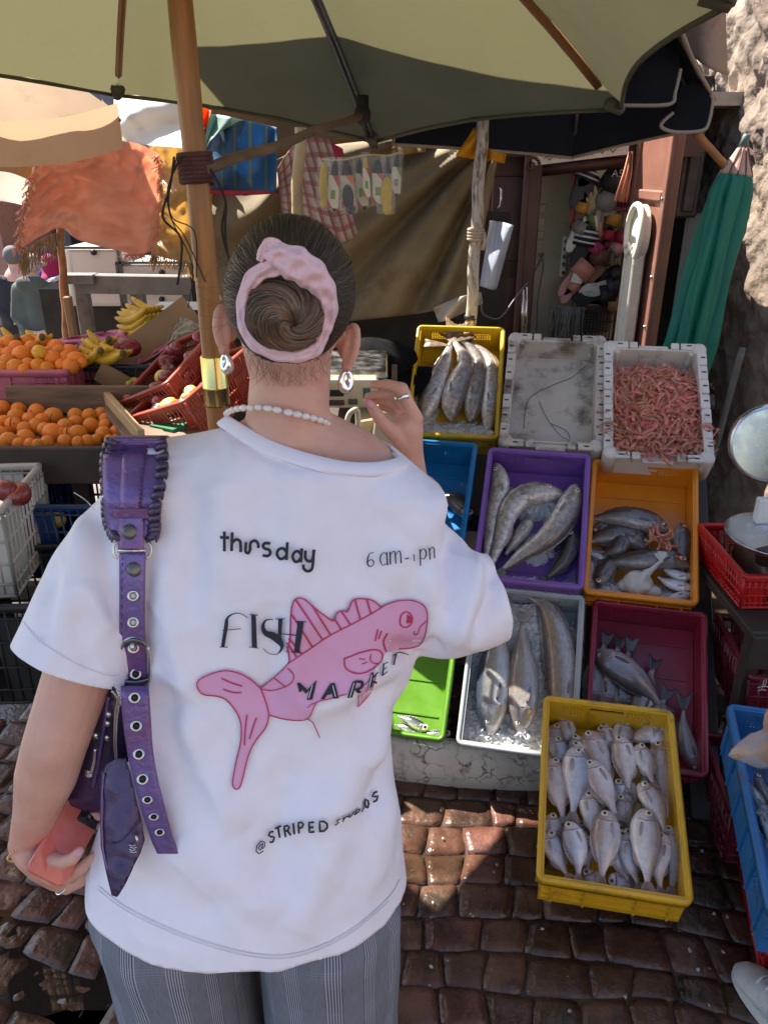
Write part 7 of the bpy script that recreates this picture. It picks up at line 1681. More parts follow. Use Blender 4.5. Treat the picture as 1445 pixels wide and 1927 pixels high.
def decal_stroke(mb, pts, w, off=.0032, smooth=True, n=5, step=5):
    if smooth and len(pts) > 2:
        q = smoothpath([Vector((x, y, 0)) for x, y in pts], n)
        if isinstance(w, (list, tuple)): w = list(np.interp(np.linspace(0, 1, len(q)), np.linspace(0, 1, len(w)), w))
        pts = [(p.x, p.y) for p in q]
    c, ws = ribbon_pts(pts, w, step); vs = []
    for i, p in enumerate(c):
        t = (c[min(i+1, len(c)-1)] - c[max(i-1, 0)]); t = t.normalized() if t.length else Vector((1,0,0)); nn = Vector((-t.y, t.x, 0))*ws[i]/2
        if i == 0: p = p - t*ws[i]*.3
        if i == len(c)-1: p = p + t*ws[i]*.3
        vs += [Sf(p.x+nn.x, p.y+nn.y, off), Sf(p.x-nn.x, p.y-nn.y, off)]
    mb.add(vs, [(2*i, 2*i+1, 2*i+3, 2*i+2) for i in range(len(c)-1)], True)
def decal_fill(mb, poly, off=.0046, cell=6):
    """fill a pixel polygon with a grid clipped to it, laid on the shirt"""
    b = bmesh.new(); vs = [b.verts.new((x, y, 0)) for x, y in poly]; f = b.faces.new(vs); xs = [p[0] for p in poly]; ys_ = [p[1] for p in poly]
    for ax, lo, hi in ((0, min(xs), max(xs)), (1, min(ys_), max(ys_))):
        k = lo + cell
        while k < hi:
            bmesh.ops.bisect_plane(b, geom=b.verts[:]+b.edges[:]+b.faces[:], plane_co=(k,k,0), plane_no=((1,0,0),(0,1,0))[ax]); k += cell
    bmesh.ops.triangulate(b, faces=b.faces[:]); b.verts.index_update()
    mb.add([Sf(v.co.x, v.co.y, off) for v in b.verts], [[v.index for v in f.verts] for f in b.faces], True); b.free()
for k, (pt_, w_) in enumerate((([(186,1668),(245,1712),(350,1760),(470,1794),(560,1794),(655,1754),(730,1690),(752,1655)],1.6),([(184,1674),(244,1718),(350,1766),(470,1800),(560,1800),(655,1760),(732,1696)],1.2),([(42,1168),(78,1208),(140,1246),(200,1270),(226,1270)],1.6),([(140,927),(160,940),(178,958)],1.6),([(432,812),(500,852),(570,880),(640,894),(710,893),(745,882)],1.4))):
    mb = MB(); decal_stroke(mb, pt_, w_, .0024); mb.build('hem_seam', SEAM, wom)
# ---- print
INK = M('black print', (.018,.018,.028), .7, var=.1); PINKP = M('pink print', (.74,.37,.56), .75, var=.03); PLINE = M('raspberry print line', (.50,.035,.10), .7, var=.06)
ZP = lambda pts: [(340+x/2.58, 960+y/2.58) for x, y in pts]
pf = MB(); fish_body = [(390,865),(450,815),(520,745),(620,680),(720,612),(830,555),(920,507),(1000,458),(1060,440),(1130,440),(1180,465),(1197,510),(1190,590),(1170,645),(1130,668),(1060,675),(1000,690),(960,740),(930,800),(880,860),(770,905),(660,935),(625,1000),(580,1020),(500,1015),(430,995),(425,960),(405,915)]
decal_fill(pf, ZP(fish_body))
tailp = [(390,868),(350,830),(290,795),(220,780),(150,795),(90,825),(82,860),(110,895),(180,905),(225,925),(270,980),(293,1040),(292,1120),(270,1220),(253,1320),(262,1352),(285,1350),(300,1310),(330,1190),(365,1120),(410,1060),(428,995),(410,920)]
decal_fill(pf, ZP(tailp)); decal_fill(pf, ZP([(525,745),(515,690),(530,620),(535,530),(540,465),(560,430),(600,432),(640,460),(700,510),(742,538),(760,500),(790,488),(812,492),(835,440),(870,430),(920,435),(950,450),(975,475),(900,515),(800,570),(700,622),(600,690)])); decal_fill(pf, ZP([(860,880),(880,920),(862,955),(900,915),(935,850),(950,800)]))
pf.build('printed_pink_fish', PINKP, wom)
pl_ = MB(); st = lambda pts, w=3.0, **k: decal_stroke(pl_, ZP(pts), w, .0060, **k)
st(tailp+[tailp[0]], 2.4); st([(390,865),(450,815),(520,745),(525,700),(515,660)], 2); st([(525,742),(620,680),(720,612),(830,555),(920,507),(1000,458)], 2.2); st([(1000,458),(1060,440),(1130,440),(1180,465),(1197,510),(1190,590),(1170,645),(1130,668),(1060,675)], 2.2)
st([(515,690),(530,620),(533,530),(540,465),(560,430),(600,432),(650,475),(700,512),(742,538),(760,500),(790,488),(812,492),(835,440),(870,430),(920,435),(950,450),(975,475)], 2.6)
for a, b in (((556,432),(690,630)),((640,465),(728,606)),((540,510),(640,665)),((525,625),(590,700)),((515,645),(560,710)),((748,528),(780,580)),((783,495),(825,556)),((848,440),(872,528)),((905,438),(925,505))): st([a, b], 3.2, smooth=False)
st([(390,868),(440,876),(500,860),(540,835),(548,800),(520,770)], 2); st([(452,815),(510,860)], 2, smooth=False)
st([(430,995),(500,1015),(580,1022),(625,1005),(660,935),(720,918),(800,895)], 2); st([(610,1012),(640,1030),(660,1070),(675,1105)], 2); st([(615,960),(640,940),(668,932)], 1.6)
st([(795,722),(800,765),(840,790),(890,790),(940,765),(978,725),(975,690),(940,678),(880,690),(820,712),(795,722)], 2.8); st([(925,700),(922,730),(945,745),(970,740)], 2); st([(868,722),(895,725)], 2, smooth=False); st([(880,748),(905,738)], 2, smooth=False)
st([(958,580),(945,635)], 2.4, smooth=False); st([(975,588),(962,625)], 2.4, smooth=False); st([(1003,600),(985,640),(998,685)], 3)
st([(1065,535),(1075,505),(1100,495),(1122,515),(1120,550),(1095,570),(1070,560),(1065,535)], 2.4); decal_fill(pl_, ZP([(1095,550),(1100,505),(1122,520),(1118,548)]), .0060)
st([(1197,535),(1165,565),(1150,600),(1135,605),(1132,590)], 1.8); st([(200,818),(250,840),(298,855)], 2.6); st([(208,870),(250,885),(292,886)], 2.6); st([(322,995),(315,1060),(310,1140)], 2.8); st([(368,1010),(350,1060),(335,1110)], 2.8); st([(865,900),(862,955)], 2); st([(950,800),(920,890),(862,955)], 1.6); st([(898,870),(905,885)],1.5,smooth=False)
pl_.build('printed_outline', PLINE, wom)
WL = [MB() for _ in range(6)]; lt = WL[0]; ls = lambda pts, w=3.2, **k: decal_stroke(lt, ZP(pts), w, .0068, step=4, **k)
# thursday
W1 = 5.6
ls([(213,108),(213,196)], W1, smooth=False); ls([(196,132),(232,134)], W1, smooth=False)
ls([(251,112),(248,195)], W1, smooth=False); ls([(250,160),(268,143),(288,150),(292,175),(292,200)], W1)
ls([(318,160),(316,200),(330,208),(338,190)], W1); ls([(338,190),(340,160),(360,148),(375,160),(378,180)], W1)
ls([(432,162),(412,160),(400,172),(408,186),(428,192),(436,208),(424,222),(402,220)], W1)
ls([(518,160),(514,238)], W1, smooth=False); ls([(514,205),(498,186),(476,192),(468,214),(482,236),(502,232),(514,218)], W1)
ls([(588,190),(584,250)], W1, smooth=False); ls([(586,216),(570,200),(552,206),(544,228),(556,250),(574,246),(584,230)], W1)
ls([(606,200),(606,232),(620,248),(640,240),(648,196)], W1); ls([(646,196),(642,262),(634,290),(614,296),(598,284),(596,268)], W1)
# 6 am - 1pm
lt = WL[1]
ls([(936,206),(918,212),(908,236),(908,262),(920,274),(934,266),(936,250),(924,240),(910,250)], [1.4,1.8,3,3.2,2,1.6,2.6,1.6,1.6])
ls([(1000,206),(1004,266)], 2.8, smooth=False); ls([(1002,220),(986,206),(970,224),(970,250),(982,268),(1000,258)], [1.4,1.4,2.6,2.6,1.4,1.4])
ls([(1016,204),(1018,262)], 2.8, smooth=False); ls([(1017,220),(1030,202),(1040,206),(1044,258)], [1.4,1.6,2.6,2.6]); ls([(1042,220),(1056,200),(1066,206),(1070,256)], [1.4,1.6,2.6,2.6])
ls([(1090,236),(1106,234)], 2.4, smooth=False); ls([(1132,216),(1134,246)], 2, smooth=False)
ls([(1162,192),(1164,268)], 2.6, smooth=False); ls([(1162,206),(1176,188),(1190,200),(1190,222),(1178,238),(1164,230)], [1.2,1.4,2.6,2.6,1.4,1.2])
ls([(1206,186),(1210,238)], 2.6, smooth=False); ls([(1207,200),(1220,180),(1230,188),(1232,232)], [1.2,1.4,2.4,2.4])
# FISH
lt = WL[2]
lf = lambda pts: decal_fill(lt, ZP(pts), .0068, 6)
lf([(217,528),(232,524),(232,560),(214,664),(196,664)]); ls([(190,665),(228,665)], 1.6, smooth=False); ls([(220,560),(228,524),(256,504),(290,502),(326,522)], [5,4.5,2,1.6,1.6]); ls([(206,584),(292,576)], 1.6, smooth=False)
lf([(343,508),(366,512),(372,668),(346,666)]); ls([(338,506),(374,510)], 1.6, smooth=False); ls([(332,664),(378,670)], 1.6, smooth=False)
ls([(448,530),(414,535),(400,565),(412,596),(446,610),(474,630),(492,665),(470,698),(430,696),(402,672)], [1.4,3,7,10,14,15,6,1.6,1.4,1.4])
lf([(474,530),(496,528),(486,655),(472,630)]); ls([(462,528),(504,528)], 1.6, smooth=False); ls([(484,600),(560,608)], 1.8, smooth=False)
lf([(568,542),(598,540),(576,692),(550,690)]); ls([(560,540),(608,542)], 1.6, smooth=False); ls([(534,688),(584,694)], 1.6, smooth=False)
# MARKET
lt = WL[3]
lf([(566,840),(580,838),(616,872),(662,824),(640,920),(612,922),(628,870),(608,892),(586,868),(590,880),(576,884)])
lf([(748,838),(768,914),(742,916),(736,892),(712,898),(698,918),(680,918),(726,842)])
lf([(836,832),(856,830),(834,910),(808,912)]); ls([(850,832),(880,836),(876,862),(842,872)], [4,6,5,2]); lf([(842,872),(860,868),(880,884),(860,890)])
lf([(924,792),(938,786),(930,856),(908,876)]); ls([(960,786),(926,824),(950,838)], [2,4,4])
ls([(986,746),(980,802)], 3, smooth=False); ls([(986,748),(1006,738)], 1.8, smooth=False); ls([(984,774),(1000,764)], 1.8, smooth=False); ls([(980,802),(1004,784)], 1.8, smooth=False)
ls([(1034,750),(1046,700)], 3, smooth=False); ls([(1034,706),(1062,690),(1106,702)], 1.8)
lw = MB(); 
for a, b in (((622,912),(640,850)),((752,905),(738,852)),((822,906),(842,840)),((914,868),(928,800))): decal_stroke(lw, ZP([a, b]), 1.1, .0076, smooth=False)
lw.build('print_inline', SHIRT, wom)  # pale inline strokes of the block lettering
# @ STRIPED STUDIOS : block letters laid along a curved base line
lt = WL[4]
GLY = {'S':[[(.9,.85),(.5,1),(.12,.8),(.5,.52),(.9,.28),(.5,0),(.1,.15)]],'T':[[(0,1),(1,1)],[(.5,1),(.5,0)]],'R':[[(.1,0),(.1,1),(.6,1),(.88,.78),(.6,.52),(.1,.52)],[(.5,.52),(.92,0)]],'I':[[(.5,1),(.5,0)]],'P':[[(.1,0),(.1,1),(.62,1),(.9,.75),(.62,.48),(.1,.48)]],'E':[[(.9,1),(.1,1),(.1,0),(.9,0)],[(.1,.5),(.75,.5)]],'D':[[(.1,0),(.1,1),(.55,1),(.92,.7),(.92,.3),(.55,0),(.1,0)]],'U':[[(.1,1),(.1,.3),(.5,0),(.9,.3),(.9,1)]],'O':[[(.5,0),(.1,.3),(.1,.7),(.5,1),(.9,.7),(.9,.3),(.5,0)]],
 '@':[[(.7,.65),(.5,.72),(.3,.5),(.42,.28),(.62,.34),(.72,.72)],[(.70,.5),(.74,.26),(.92,.4),(.9,.75),(.5,1),(.1,.75),(.08,.3),(.4,-.02),(.8,.06)]]}
path = [((362,1676),(410,1654),68),((434,1622),(462,1600),54),((468,1594),(494,1582),54),((506,1586),(536,1576),54),((548,1572),(556,1570),54),((572,1568),(602,1562),54),((622,1564),(650,1562),52),((672,1560),(716,1556),52),((744,1534),(766,1522),30),((776,1518),(800,1506),22),((808,1500),(832,1484),24),((842,1480),(866,1466),24),((876,1468),(884,1460),26),((898,1452),(918,1436),44),((936,1424),(964,1396),42)]
for (a, b, h), ch in zip(path, '@STRIPEDSTUDIOS'):
    (ax_, ay_), (bx_, by_) = a, b; dx, dy = bx_-ax_, by_-ay_; L_ = math.hypot(dx, dy); ux, uy = (dy/L_*.6, -1) if h > 30 else (.45, -.9)
    if ch == '@': ux, uy = .12, -.95
    for stt in GLY[ch]:
        pts = [(ax_ + dx*u + ux*h*v*(.62 if h > 30 else 1), ay_ + dy*u + uy*h*v*(.9 if h > 30 else 1)) for u, v in stt]
        ls(pts, (2.2 if ch == '@' else 4.0) if h > 40 else 2.4, smooth=False)
[w_.build('printed_word', INK, wom) for w_ in WL if w_.v]

# ---------------------------------------------------------------- trousers
TRO = bpy.data.materials.new('grey check cloth'); TRO.use_nodes = True; N, L, b = nodes_of(TRO)
def nd(t, **k):
    n = N.new('ShaderNode'+t)
    for a, v in k.items(): setattr(n, a, v)
    return n
def mth(op, a, bb=None):
    n = nd('Math', operation=op)
    for i, v in enumerate((a, bb)):
        if v is None: continue
        if isinstance(v, (int, float)): n.inputs[i].default_value = v
        else: L.new(v, n.inputs[i])
    return n.outputs[0]
tc = nd('TexCoord'); sp = nd('SeparateXYZ'); L.new(tc.outputs['UV'], sp.inputs[0]); U, V = sp.outputs[0], sp.outputs[1]
wz = nd('TexNoise'); wz.inputs['Scale'].default_value = 3; L.new(tc.outputs['Object'], wz.inputs['Vector'])
U = mth('ADD', U, mth('MULTIPLY', wz.outputs[0], .01))
fu = mth('LESS_THAN', mth('FRACT', mth('MULTIPLY', U, 250)), .45); fv = mth('LESS_THAN', mth('FRACT', mth('MULTIPLY', V, 210)), .45)
bu = mth('LESS_THAN', mth('FRACT', mth('MULTIPLY', U, 17)), .42); bv = mth('LESS_THAN', mth('FRACT', mth('MULTIPLY', V, 9)), .38)
su = mth('MULTIPLY', fu, bu); sv = mth('MULTIPLY', mth('MULTIPLY', fv, bv), .18)
tot = mth('MAXIMUM', su, sv); nin = nd('TexNoise'); nin.inputs['Scale'].default_value = 600; mpn = nd('VectorMath', operation='MULTIPLY'); mpn.inputs[1].default_value = (1,.06,1); L.new(tc.outputs['UV'], mpn.inputs[0]); L.new(mpn.outputs[0], nin.inputs['Vector'])
base = nd('Mix', data_type='RGBA'); L.new(nin.outputs[0], base.inputs[0]); base.inputs[6].default_value = (.11,.12,.155,1); base.inputs[7].default_value = (.25,.26,.30,1)
dk = nd('Mix', data_type='RGBA'); L.new(mth('MULTIPLY', mth('MAXIMUM', bu, mth('MULTIPLY', bv, .15)), mth('SUBTRACT', 1, tot)), dk.inputs[0]); L.new(base.outputs[2], dk.inputs[6]); dk.inputs[7].default_value = (.085,.095,.14,1)
wt_ = nd('Mix', data_type='RGBA'); L.new(tot, wt_.inputs[0]); L.new(dk.outputs[2], wt_.inputs[6]); wt_.inputs[7].default_value = (.38,.38,.42,1)
L.new(wt_.outputs[2], b.inputs['Base Color']); b.inputs['Roughness'].default_value = .85; b.inputs['Specular IOR Level'].default_value = .2
tm_ = MB()
for s, cx, xo, xi in ((-1, -.325, -.448, -.212), (1, -.10, .022, -.208)):
    rings = []; uvs = []; K = 60; zs2 = list(np.linspace(.93, -.035, 46))
    for z in zs2:
        f = interp(z, [-.04,.3,.66,.70,.93], [0,0,0,1,1]); hw_o = abs(xo-cx)*interp(z, [-.04,.4,.73,.80],[1.02,.98,1,.72]); hw_i = abs(xi-cx)*interp(z, [-.04,.4,.66,.7,.93],[.98,.93,.97,1.01,.8])
        yc = interp(z, [-.04,.45,.75,.93], [.90,.875,.855,.89]); ry = interp(z, [-.04,.4,.70,.76,.93], [.125,.12,.135,.11,.08])
        ring = []
        for k in range(K):
            q = 2*math.pi*k/K; cx_, sx_ = math.cos(q), math.sin(q); x = math.copysign(abs(cx_)**.85, cx_); y = math.copysign(abs(sx_)**.85, sx_)
            out_ = (x*s > 0); hx = hw_o if out_ else hw_i
            p = Vector((cx + x*hx, yc + y*ry, z)); dn = Vector((x, y, 0))
            p += dn*(.010*noise.noise(Vector((p.x*13, p.y*13, z*3.2+s))) + .006*noise.noise(Vector((p.x*28, p.y*28, z*6))))*(1 if z < .72 else .4)
            ring.append(p); uvs.append((k/K*.80 + .03*s, z))
        rings.append(ring)
    tm_.loft(rings, True, uvs=uvs)
tro = tm_.build('trousers', TRO, wom)
SHOE = M('white trainer', (.62,.62,.62), .5, var=.06)
for x in (-.32, -.09):
    mb = MB(); mb.loft([[Vector((x + math.cos(q)*w, .85 + yy, GZ + zc_ + math.sin(q)*h)) for q in [2*math.pi*k/16 for k in range(16)]] for yy, w, zc_, h in ((-.03,.02,.04,.03),(-.01,.038,.045,.042),(.08,.042,.045,.043),(.17,.047,.035,.034),(.23,.035,.025,.024),(.25,.01,.02,.01))]); mb.build('shoe', SHOE, wom)

# ---------------------------------------------------------------- hair
HAIR = M('dark brown hair', (.058,.038,.028), .42, var=.35, vs=20, rnd=.0, spec=.6); HAIRL = M('brown hair', (.20,.122,.078), .38, var=.35, vs=30, spec=.6)
for hm in (HAIR, HAIRL):
    nodes_of(hm)[2].inputs['Anisotropic'].default_value = .5
BD = HR.inverted() @ (P(540, 575, .9) - HC); BD.normalize()
hr = (.083,.104,.099)
def hs_(d, k=1.0):
    d = Vector(d).normalized(); t = 1/math.sqrt((d.x/hr[0])**2 + (d.y/hr[1])**2 + (d.z/hr[2])**2); return H(*(d*(t*k)))
def hairline(a):
    """direction of the hairline at angle a round the bun axis, a=0 is up"""
    up_ = (Vector((0,0,1)) - BD*BD.z).normalized(); sd = up_.cross(BD)
    lim = interp(math.degrees(a) % 360, [0,50,80,100,125,150,180,210,235,260,280,310,360], [128,122,96,70,56,50,46,50,56,70,96,122,128])
    ax = up_*math.cos(a) + sd*math.sin(a); return (BD*math.cos(R(lim)) + ax*math.sin(R(lim))).normalized(), ax, lim
mb = MB(); na, nr = 96, 22
def hcap(u, v):
    a = 2*math.pi*u; d, ax, lim = hairline(a); an = R(lim*v); return hs_(BD*math.cos(an) + ax*math.sin(an), .985 + .004*noise.noise(Vector((math.cos(a)*5, math.sin(a)*5, v*2))))
mb.grid(na, nr, hcap); hairo = mb.build('hair', HAIR, wom)
def strands(name, curves_, mat, par, r0=.00035):
    mb = MB()
    for pth, rr_ in curves_: mb.tube(pth, [rr_*interp(i/(len(pth)-1), [0,.2,.9,1],[.5,1,1,.5]) for i in range(len(pth))], 3, False)
    return mb.build(name, mat, par)
rr = random.Random(11); cs = []
for k in range(4200):
    a = rr.uniform(0, 2*math.pi); d, ax, lim = hairline(a); v0 = rr.uniform(.55, 1.03) if rr.random() < .8 else rr.uniform(.3, 1.0); v1 = rr.uniform(.05,.3); lift = 1 + abs(rr.gauss(0, .011)); sw = rr.gauss(0, .05); pth = []
    if 135 < math.degrees(a) < 225 and rr.random() < .12: v0 = rr.uniform(.9, 1.12)
    for i in range(9):
        u = i/8; v = v0 + (v1-v0)*u; a2 = a + sw*(1-u) + .02*math.sin(u*5+k); d2, ax2, _ = hairline(a2); an = R(lim*v)
        pth.append(hs_(BD*math.cos(an) + ax2*math.sin(an), .985 + (lift-1)*math.sin(math.pi*min(u*1.3,1)) + .004*math.sin(a*38)))
    cs.append((pth, rr.uniform(.0003,.00085)))
HAIRM = M('lighter dark hair', (.085,.056,.041), .4, var=.3, spec=.6)
tag(strands('hair_strand', cs[:2900], HAIR, hairo), kind='stuff'); tag(strands('hair_strand', cs[2900:], HAIRM, hairo), kind='stuff')
# loose fine hairs
cs = []
for k in range(90):
    a = rr.uniform(0, 2*math.pi); d, ax, lim = hairline(a); an = R(lim*rr.uniform(.5,1.0)); p = hs_(BD*math.cos(an)+ax*math.sin(an), 1.0); o_ = (p-HC).normalized(); t = Vector((rr.uniform(-1,1), rr.uniform(-1,.3), rr.uniform(-.8,.6)))
    cs.append(([p, p+o_*.006+t*.010, p+o_*.010+t*.024, p+o_*.009+t*.038], .00018))
nape = [hs_(hairline(R(180+x))[0], 1.0) for x in np.linspace(-48, 48, 50)]
for p in nape:
    for j in range(2):
        t = Vector((rr.uniform(-.5,.5), -.02, -1)); cs.append(([p, p+t*.008+Vector((0,-.002,0)), p+t*.018+Vector((rr.uniform(-.006,.006),-.001,0)), p+t*.028+Vector((rr.uniform(-.012,.012),.001,0))], .00014))
strands('stray_hair', cs, HAIR, hairo)
# bun
BC = P(538, 590, .868); Bx, Bz = Vector((1,0,0)), Vector((0,.40,.915)); By = Vector((0,-.915,.40))
mb = MB(); mb.ell(BC - By*.022, (.043,.026,.040), frame(By, Bx) @ Matrix.Rotation(R(90),3,'X'), 28, 20); mb.build('hair_bun', HAIRL, wom)
cs = []
ecx, ecz = .012, -.014     # eye of the swirl
for k in range(2600):
    a0 = rr.uniform(0, 2*math.pi); tw = rr.uniform(1.6, 3.0); lay = rr.random(); pth = []
    for i in range(12):
        u = i/11; a = a0 - tw*u; rad = (1-u)**.75; q = Vector((ecx*(1-rad) + math.cos(a)*.046*rad, ecz*(1-rad) + math.sin(a)*.043*rad, 0))
        rn = min(math.hypot(q.x/.047, q.y/.045), 1); hgt = .033*math.sqrt(max(1-rn**2, 0)) + .012*math.sin(a*2+1.2)*rad*(1-rad)*2 - .020*max(0, 1-rad*4)
        pth.append(BC + Bx*q.x + Bz*q.y + By*(hgt - .006 + .004*lay + .0015*math.sin(a0*23) + .0032*math.sin(a0*7+1)*rad))
    cs.append((pth, rr.uniform(.0003,.0007)))
tag(strands('bun_strand', cs[:1900], HAIRL, wom), kind='stuff'); tag(strands('bun_strand', cs[1900:], HAIRM, wom), kind='stuff')
# ---- scrunchie
PSC = M('pink cotton scrunchie', (.82,.56,.60), .7, var=.05, vs=20, bump=.12, bs=300, spec=.2)
mb = MB()
def band(path, widths, Y0, thick, ph, n=8, closed=False):
    pth = smoothpath([Vector((*p, 0)) for p in path], n); N_ = len(pth); rings = []
    for i, c_ in enumerate(pth):
        t = (pth[min(i+1, N_-1)] - pth[max(i-1, 0)]).normalized(); nn = Vector((-t.y, t.x, 0)); u0 = i/(N_-1)
        w = float(np.interp(u0, np.linspace(0, 1, len(widths)), widths))*(1 + .07*math.sin(i*.8+ph)); Yc = float(np.interp(u0, np.linspace(0, 1, len(Y0)), Y0)); ring = []
        for k in range(22):
            q = 2*math.pi*k/22; x = math.copysign(abs(math.cos(q))**.8, math.cos(q)); h = math.sin(q)
            pl = (.26*math.sin(x*6 + u0*5 + ph) + .18*math.sin(x*11 - u0*13 + ph*2) + .16*math.sin(u0*46 + x*3 + ph) + .12*math.sin(u0*83 - x*4))*max(h, 0)
            ring.append(P(c_.x + nn.x*w*x, c_.y + nn.y*w*x, Yc - thick*(h + pl)*(.45 + .55*min(w/24, 1.3))))
        rings.append(ring)
    mb.loft(rings)
band([(566,512),(520,503),(480,520),(460,562),(460,608),(480,644),(520,664),(560,668),(592,658),(606,634),(618,600)], [11,18,17,14,13,15,15,15,14,12,9], [.862,.858,.862,.868,.870,.868,.866,.866,.868,.870,.872], .012, .4)
band([(498,470),(520,478),(556,496),(590,520),(612,552),(618,590),(608,626),(596,652)], [14,24,34,30,22,17,13,7], [.852,.848,.846,.850,.858,.866,.870,.872], .015, 2.1)
band([(488,492),(500,468),(512,458),(530,466)], [7,13,13,8], [.858,.852,.850,.852], .012, 4)
scr = mb.build('scrunchie', PSC); tag(scr, 'pale pink twisted cotton scrunchie round the hair bun', 'scrunchie'); subsurf(scr, 1)
# ---- jewellery
for s, (px, py, w, h) in enumerate(((427, 682, 12, 17), (651, 716, 14, 21))):
    c = P(px, py, .995 if s else 1.0); t = thing('hoop_earring', ['chunky silver hoop earring on the left ear beside the brass sleeve','chunky silver hoop earring on the right ear'][s], 'earring', c, 'silver hoop earrings'); k = depth_of(c)/F
    ang = R(35 if s else -40); ux = Vector((math.cos(ang), math.sin(ang), 0)); mb = MB(); pth = []; rad = []
    for i in range(29):
        a = R(100 + 340*i/28); pth.append(c + ux*(math.cos(a)*w*k*.72) + Vector((0,0,1))*(math.sin(a)*h*k*.78)); rad.append(.0032 + .0036*(.5-.5*math.sin(a)))
    mb.tube(pth, rad, 14); mb.build('hoop', CHROME, t)
PRL = M('freshwater pearl', (.78,.72,.68), .18, var=.06, coat=.8, sss=.15)
nk_ = thing('pearl_necklace', 'short necklace of oval freshwater pearls round the neck', 'necklace', P(530, 775, .93))
pp = smoothpath([P(424,781,.975), P(434,773,.955), P(455,768,.935), P(490,767,.922), P(525,772,.918), P(560,780,.922), P(590,787,.935), P(612,794,.955), P(620,801,.98)], 10)
acc = 0; last = pp[0]; seg = []
tot_ = sum((pp[i+1]-pp[i]).length for i in range(len(pp)-1)); npz = 17; kk = 0
for i in range(len(pp)-1):
    acc += (pp[i+1]-pp[i]).length
    while acc >= tot_*(kk+.5)/npz and kk < npz:
        t = (pp[i+1]-pp[i]).normalized(); mb = MB(); l = tot_/npz*.5*rr.uniform(.9,1.04); mb.ell(pp[i+1], (.0042*rr.uniform(.92,1.1), .0042, l), frame(t), 14, 10); mb.build('pearl', PRL, nk_); kk += 1
mb = MB(); mb.tube(pp, .0005, 4); mb.build('thread', WPL, nk_)
c = P(757, 746, 1.098); ax = (P(757,731,1.10)-P(768,757,1.098)).normalized(); Fr = frame(ax)
mb = MB(); rg = []
for i in range(37):
    a = 2*math.pi*i/36; r_ = .0102; ww = .0028 + .0010*math.sin(a*3); rg.append([c + Fr @ Vector((math.cos(a)*rq, math.sin(a)*rq, zq*ww*1.1 + .0007*math.sin(a*5))) for rq, zq in ((r_-.0004,-1),(r_+.0013+.0006*math.sin(a*7),-.9),(r_+.0020+.0006*math.sin(a*7),0),(r_+.0013,.9),(r_-.0004,1))])
mb.loft(rg, False); tag(mb.build('silver_ring', CHROME), 'wide hammered silver ring on the raised index finger', 'ring')
GOLD = M('gold chain', (.8,.52,.25), .25, 1)
mb = MB()
wv = (P(64,1605,.817)-Lw).normalized(); Fw = frame(wv, Vector((1,0,0)))
for i in range(40):
    a = 2*math.pi*i/40; mb.ell(Lw + wv*.004 + Fw @ Vector((math.cos(a)*.0305, math.sin(a)*.0305, .003*math.sin(a*2))), (.0013,.0013,.0022), Fw, 6, 5)
tag(mb.build('bracelet', GOLD), 'fine gold chain bracelet on the lowered wrist', 'bracelet')
c = P(118,1668,.831); Fr = frame((P(126,1671,.833)-P(92,1652,.827)).normalized())
mb = MB(); mb.tube([c + Fr @ Vector((math.cos(a)*.0122, math.sin(a)*.0122, 0)) for a in [2*math.pi*i/24 for i in range(25)]], .0011, 6); tag(mb.build('thin_ring', CHROME), 'thin silver ring on a finger of the hand holding the phone', 'ring')

# ---------------------------------------------------------------- phone
c = P(129, 1569, .833); k = depth_of(c)/F
cr_, cu_, cf_ = Vector((1,0,0)), Vector((0,sP,cP)), Vector((0,cP,-sP))
la = (cr_*-.038 + cu_*-.0906 + cf_*-.075).normalized(); sb = cr_*.0356 + cu_*-.039 + cf_*.024; sb = (sb - la*sb.dot(la)).normalized(); nn = la.cross(sb)
if nn.dot(ray(129,1569)) > 0: nn = -nn
Mp = Matrix((sb, -la, nn)).transposed().to_4x4(); Mp.translation = c
ph = thing('phone', 'mobile phone in a glossy coral pink case held in the lowered hand', 'phone', c)
CASE = M('coral pink phone case', (.62,.12,.10), .14, var=.25, vs=9, coat=.6, dirt=((.75,.22,.14),.45,5)); PHB = M('phone glass', (.01,.01,.012), .08, coat=1)
def slab(w, h, t, z0, r):
    prof = rrect(w, h, r, 6); rings = []
    for ins, z in ((.003,0),(.0008,.0008),(0,.003),(0,t-.003),(.0008,t-.0008),(.003,t)): rings.append([Mp @ Vector((x*(1-ins*2/w), y*(1-ins*2/h), z0+z)) for x, y in prof])
    m_ = MB(); m_.loft(rings); return m_
slab(.064,.130,.0095,0,.012).build('case', CASE, ph); slab(.060,.126,.004,-.004,.011).build('screen_body', PHB, ph)
mb = MB(); mb.box(Mp @ Vector((.013,.038,.0108)), (.034,.038,.0036), Mp.to_3x3(), bev=.0014); cb = mb.build('camera_block', PHB, ph)
for x, y in ((.008,.044),(.008,.028),(.021,.036)):
    mb = MB(); mb.lathe([(.0058,0),(.0058,.0022),(.0048,.003),(.0044,.0014),(0,.0014)], 16, Mp @ Matrix.Translation((x, y, .0118))); mb.build('lens', CHROME if False else PHB, cb)

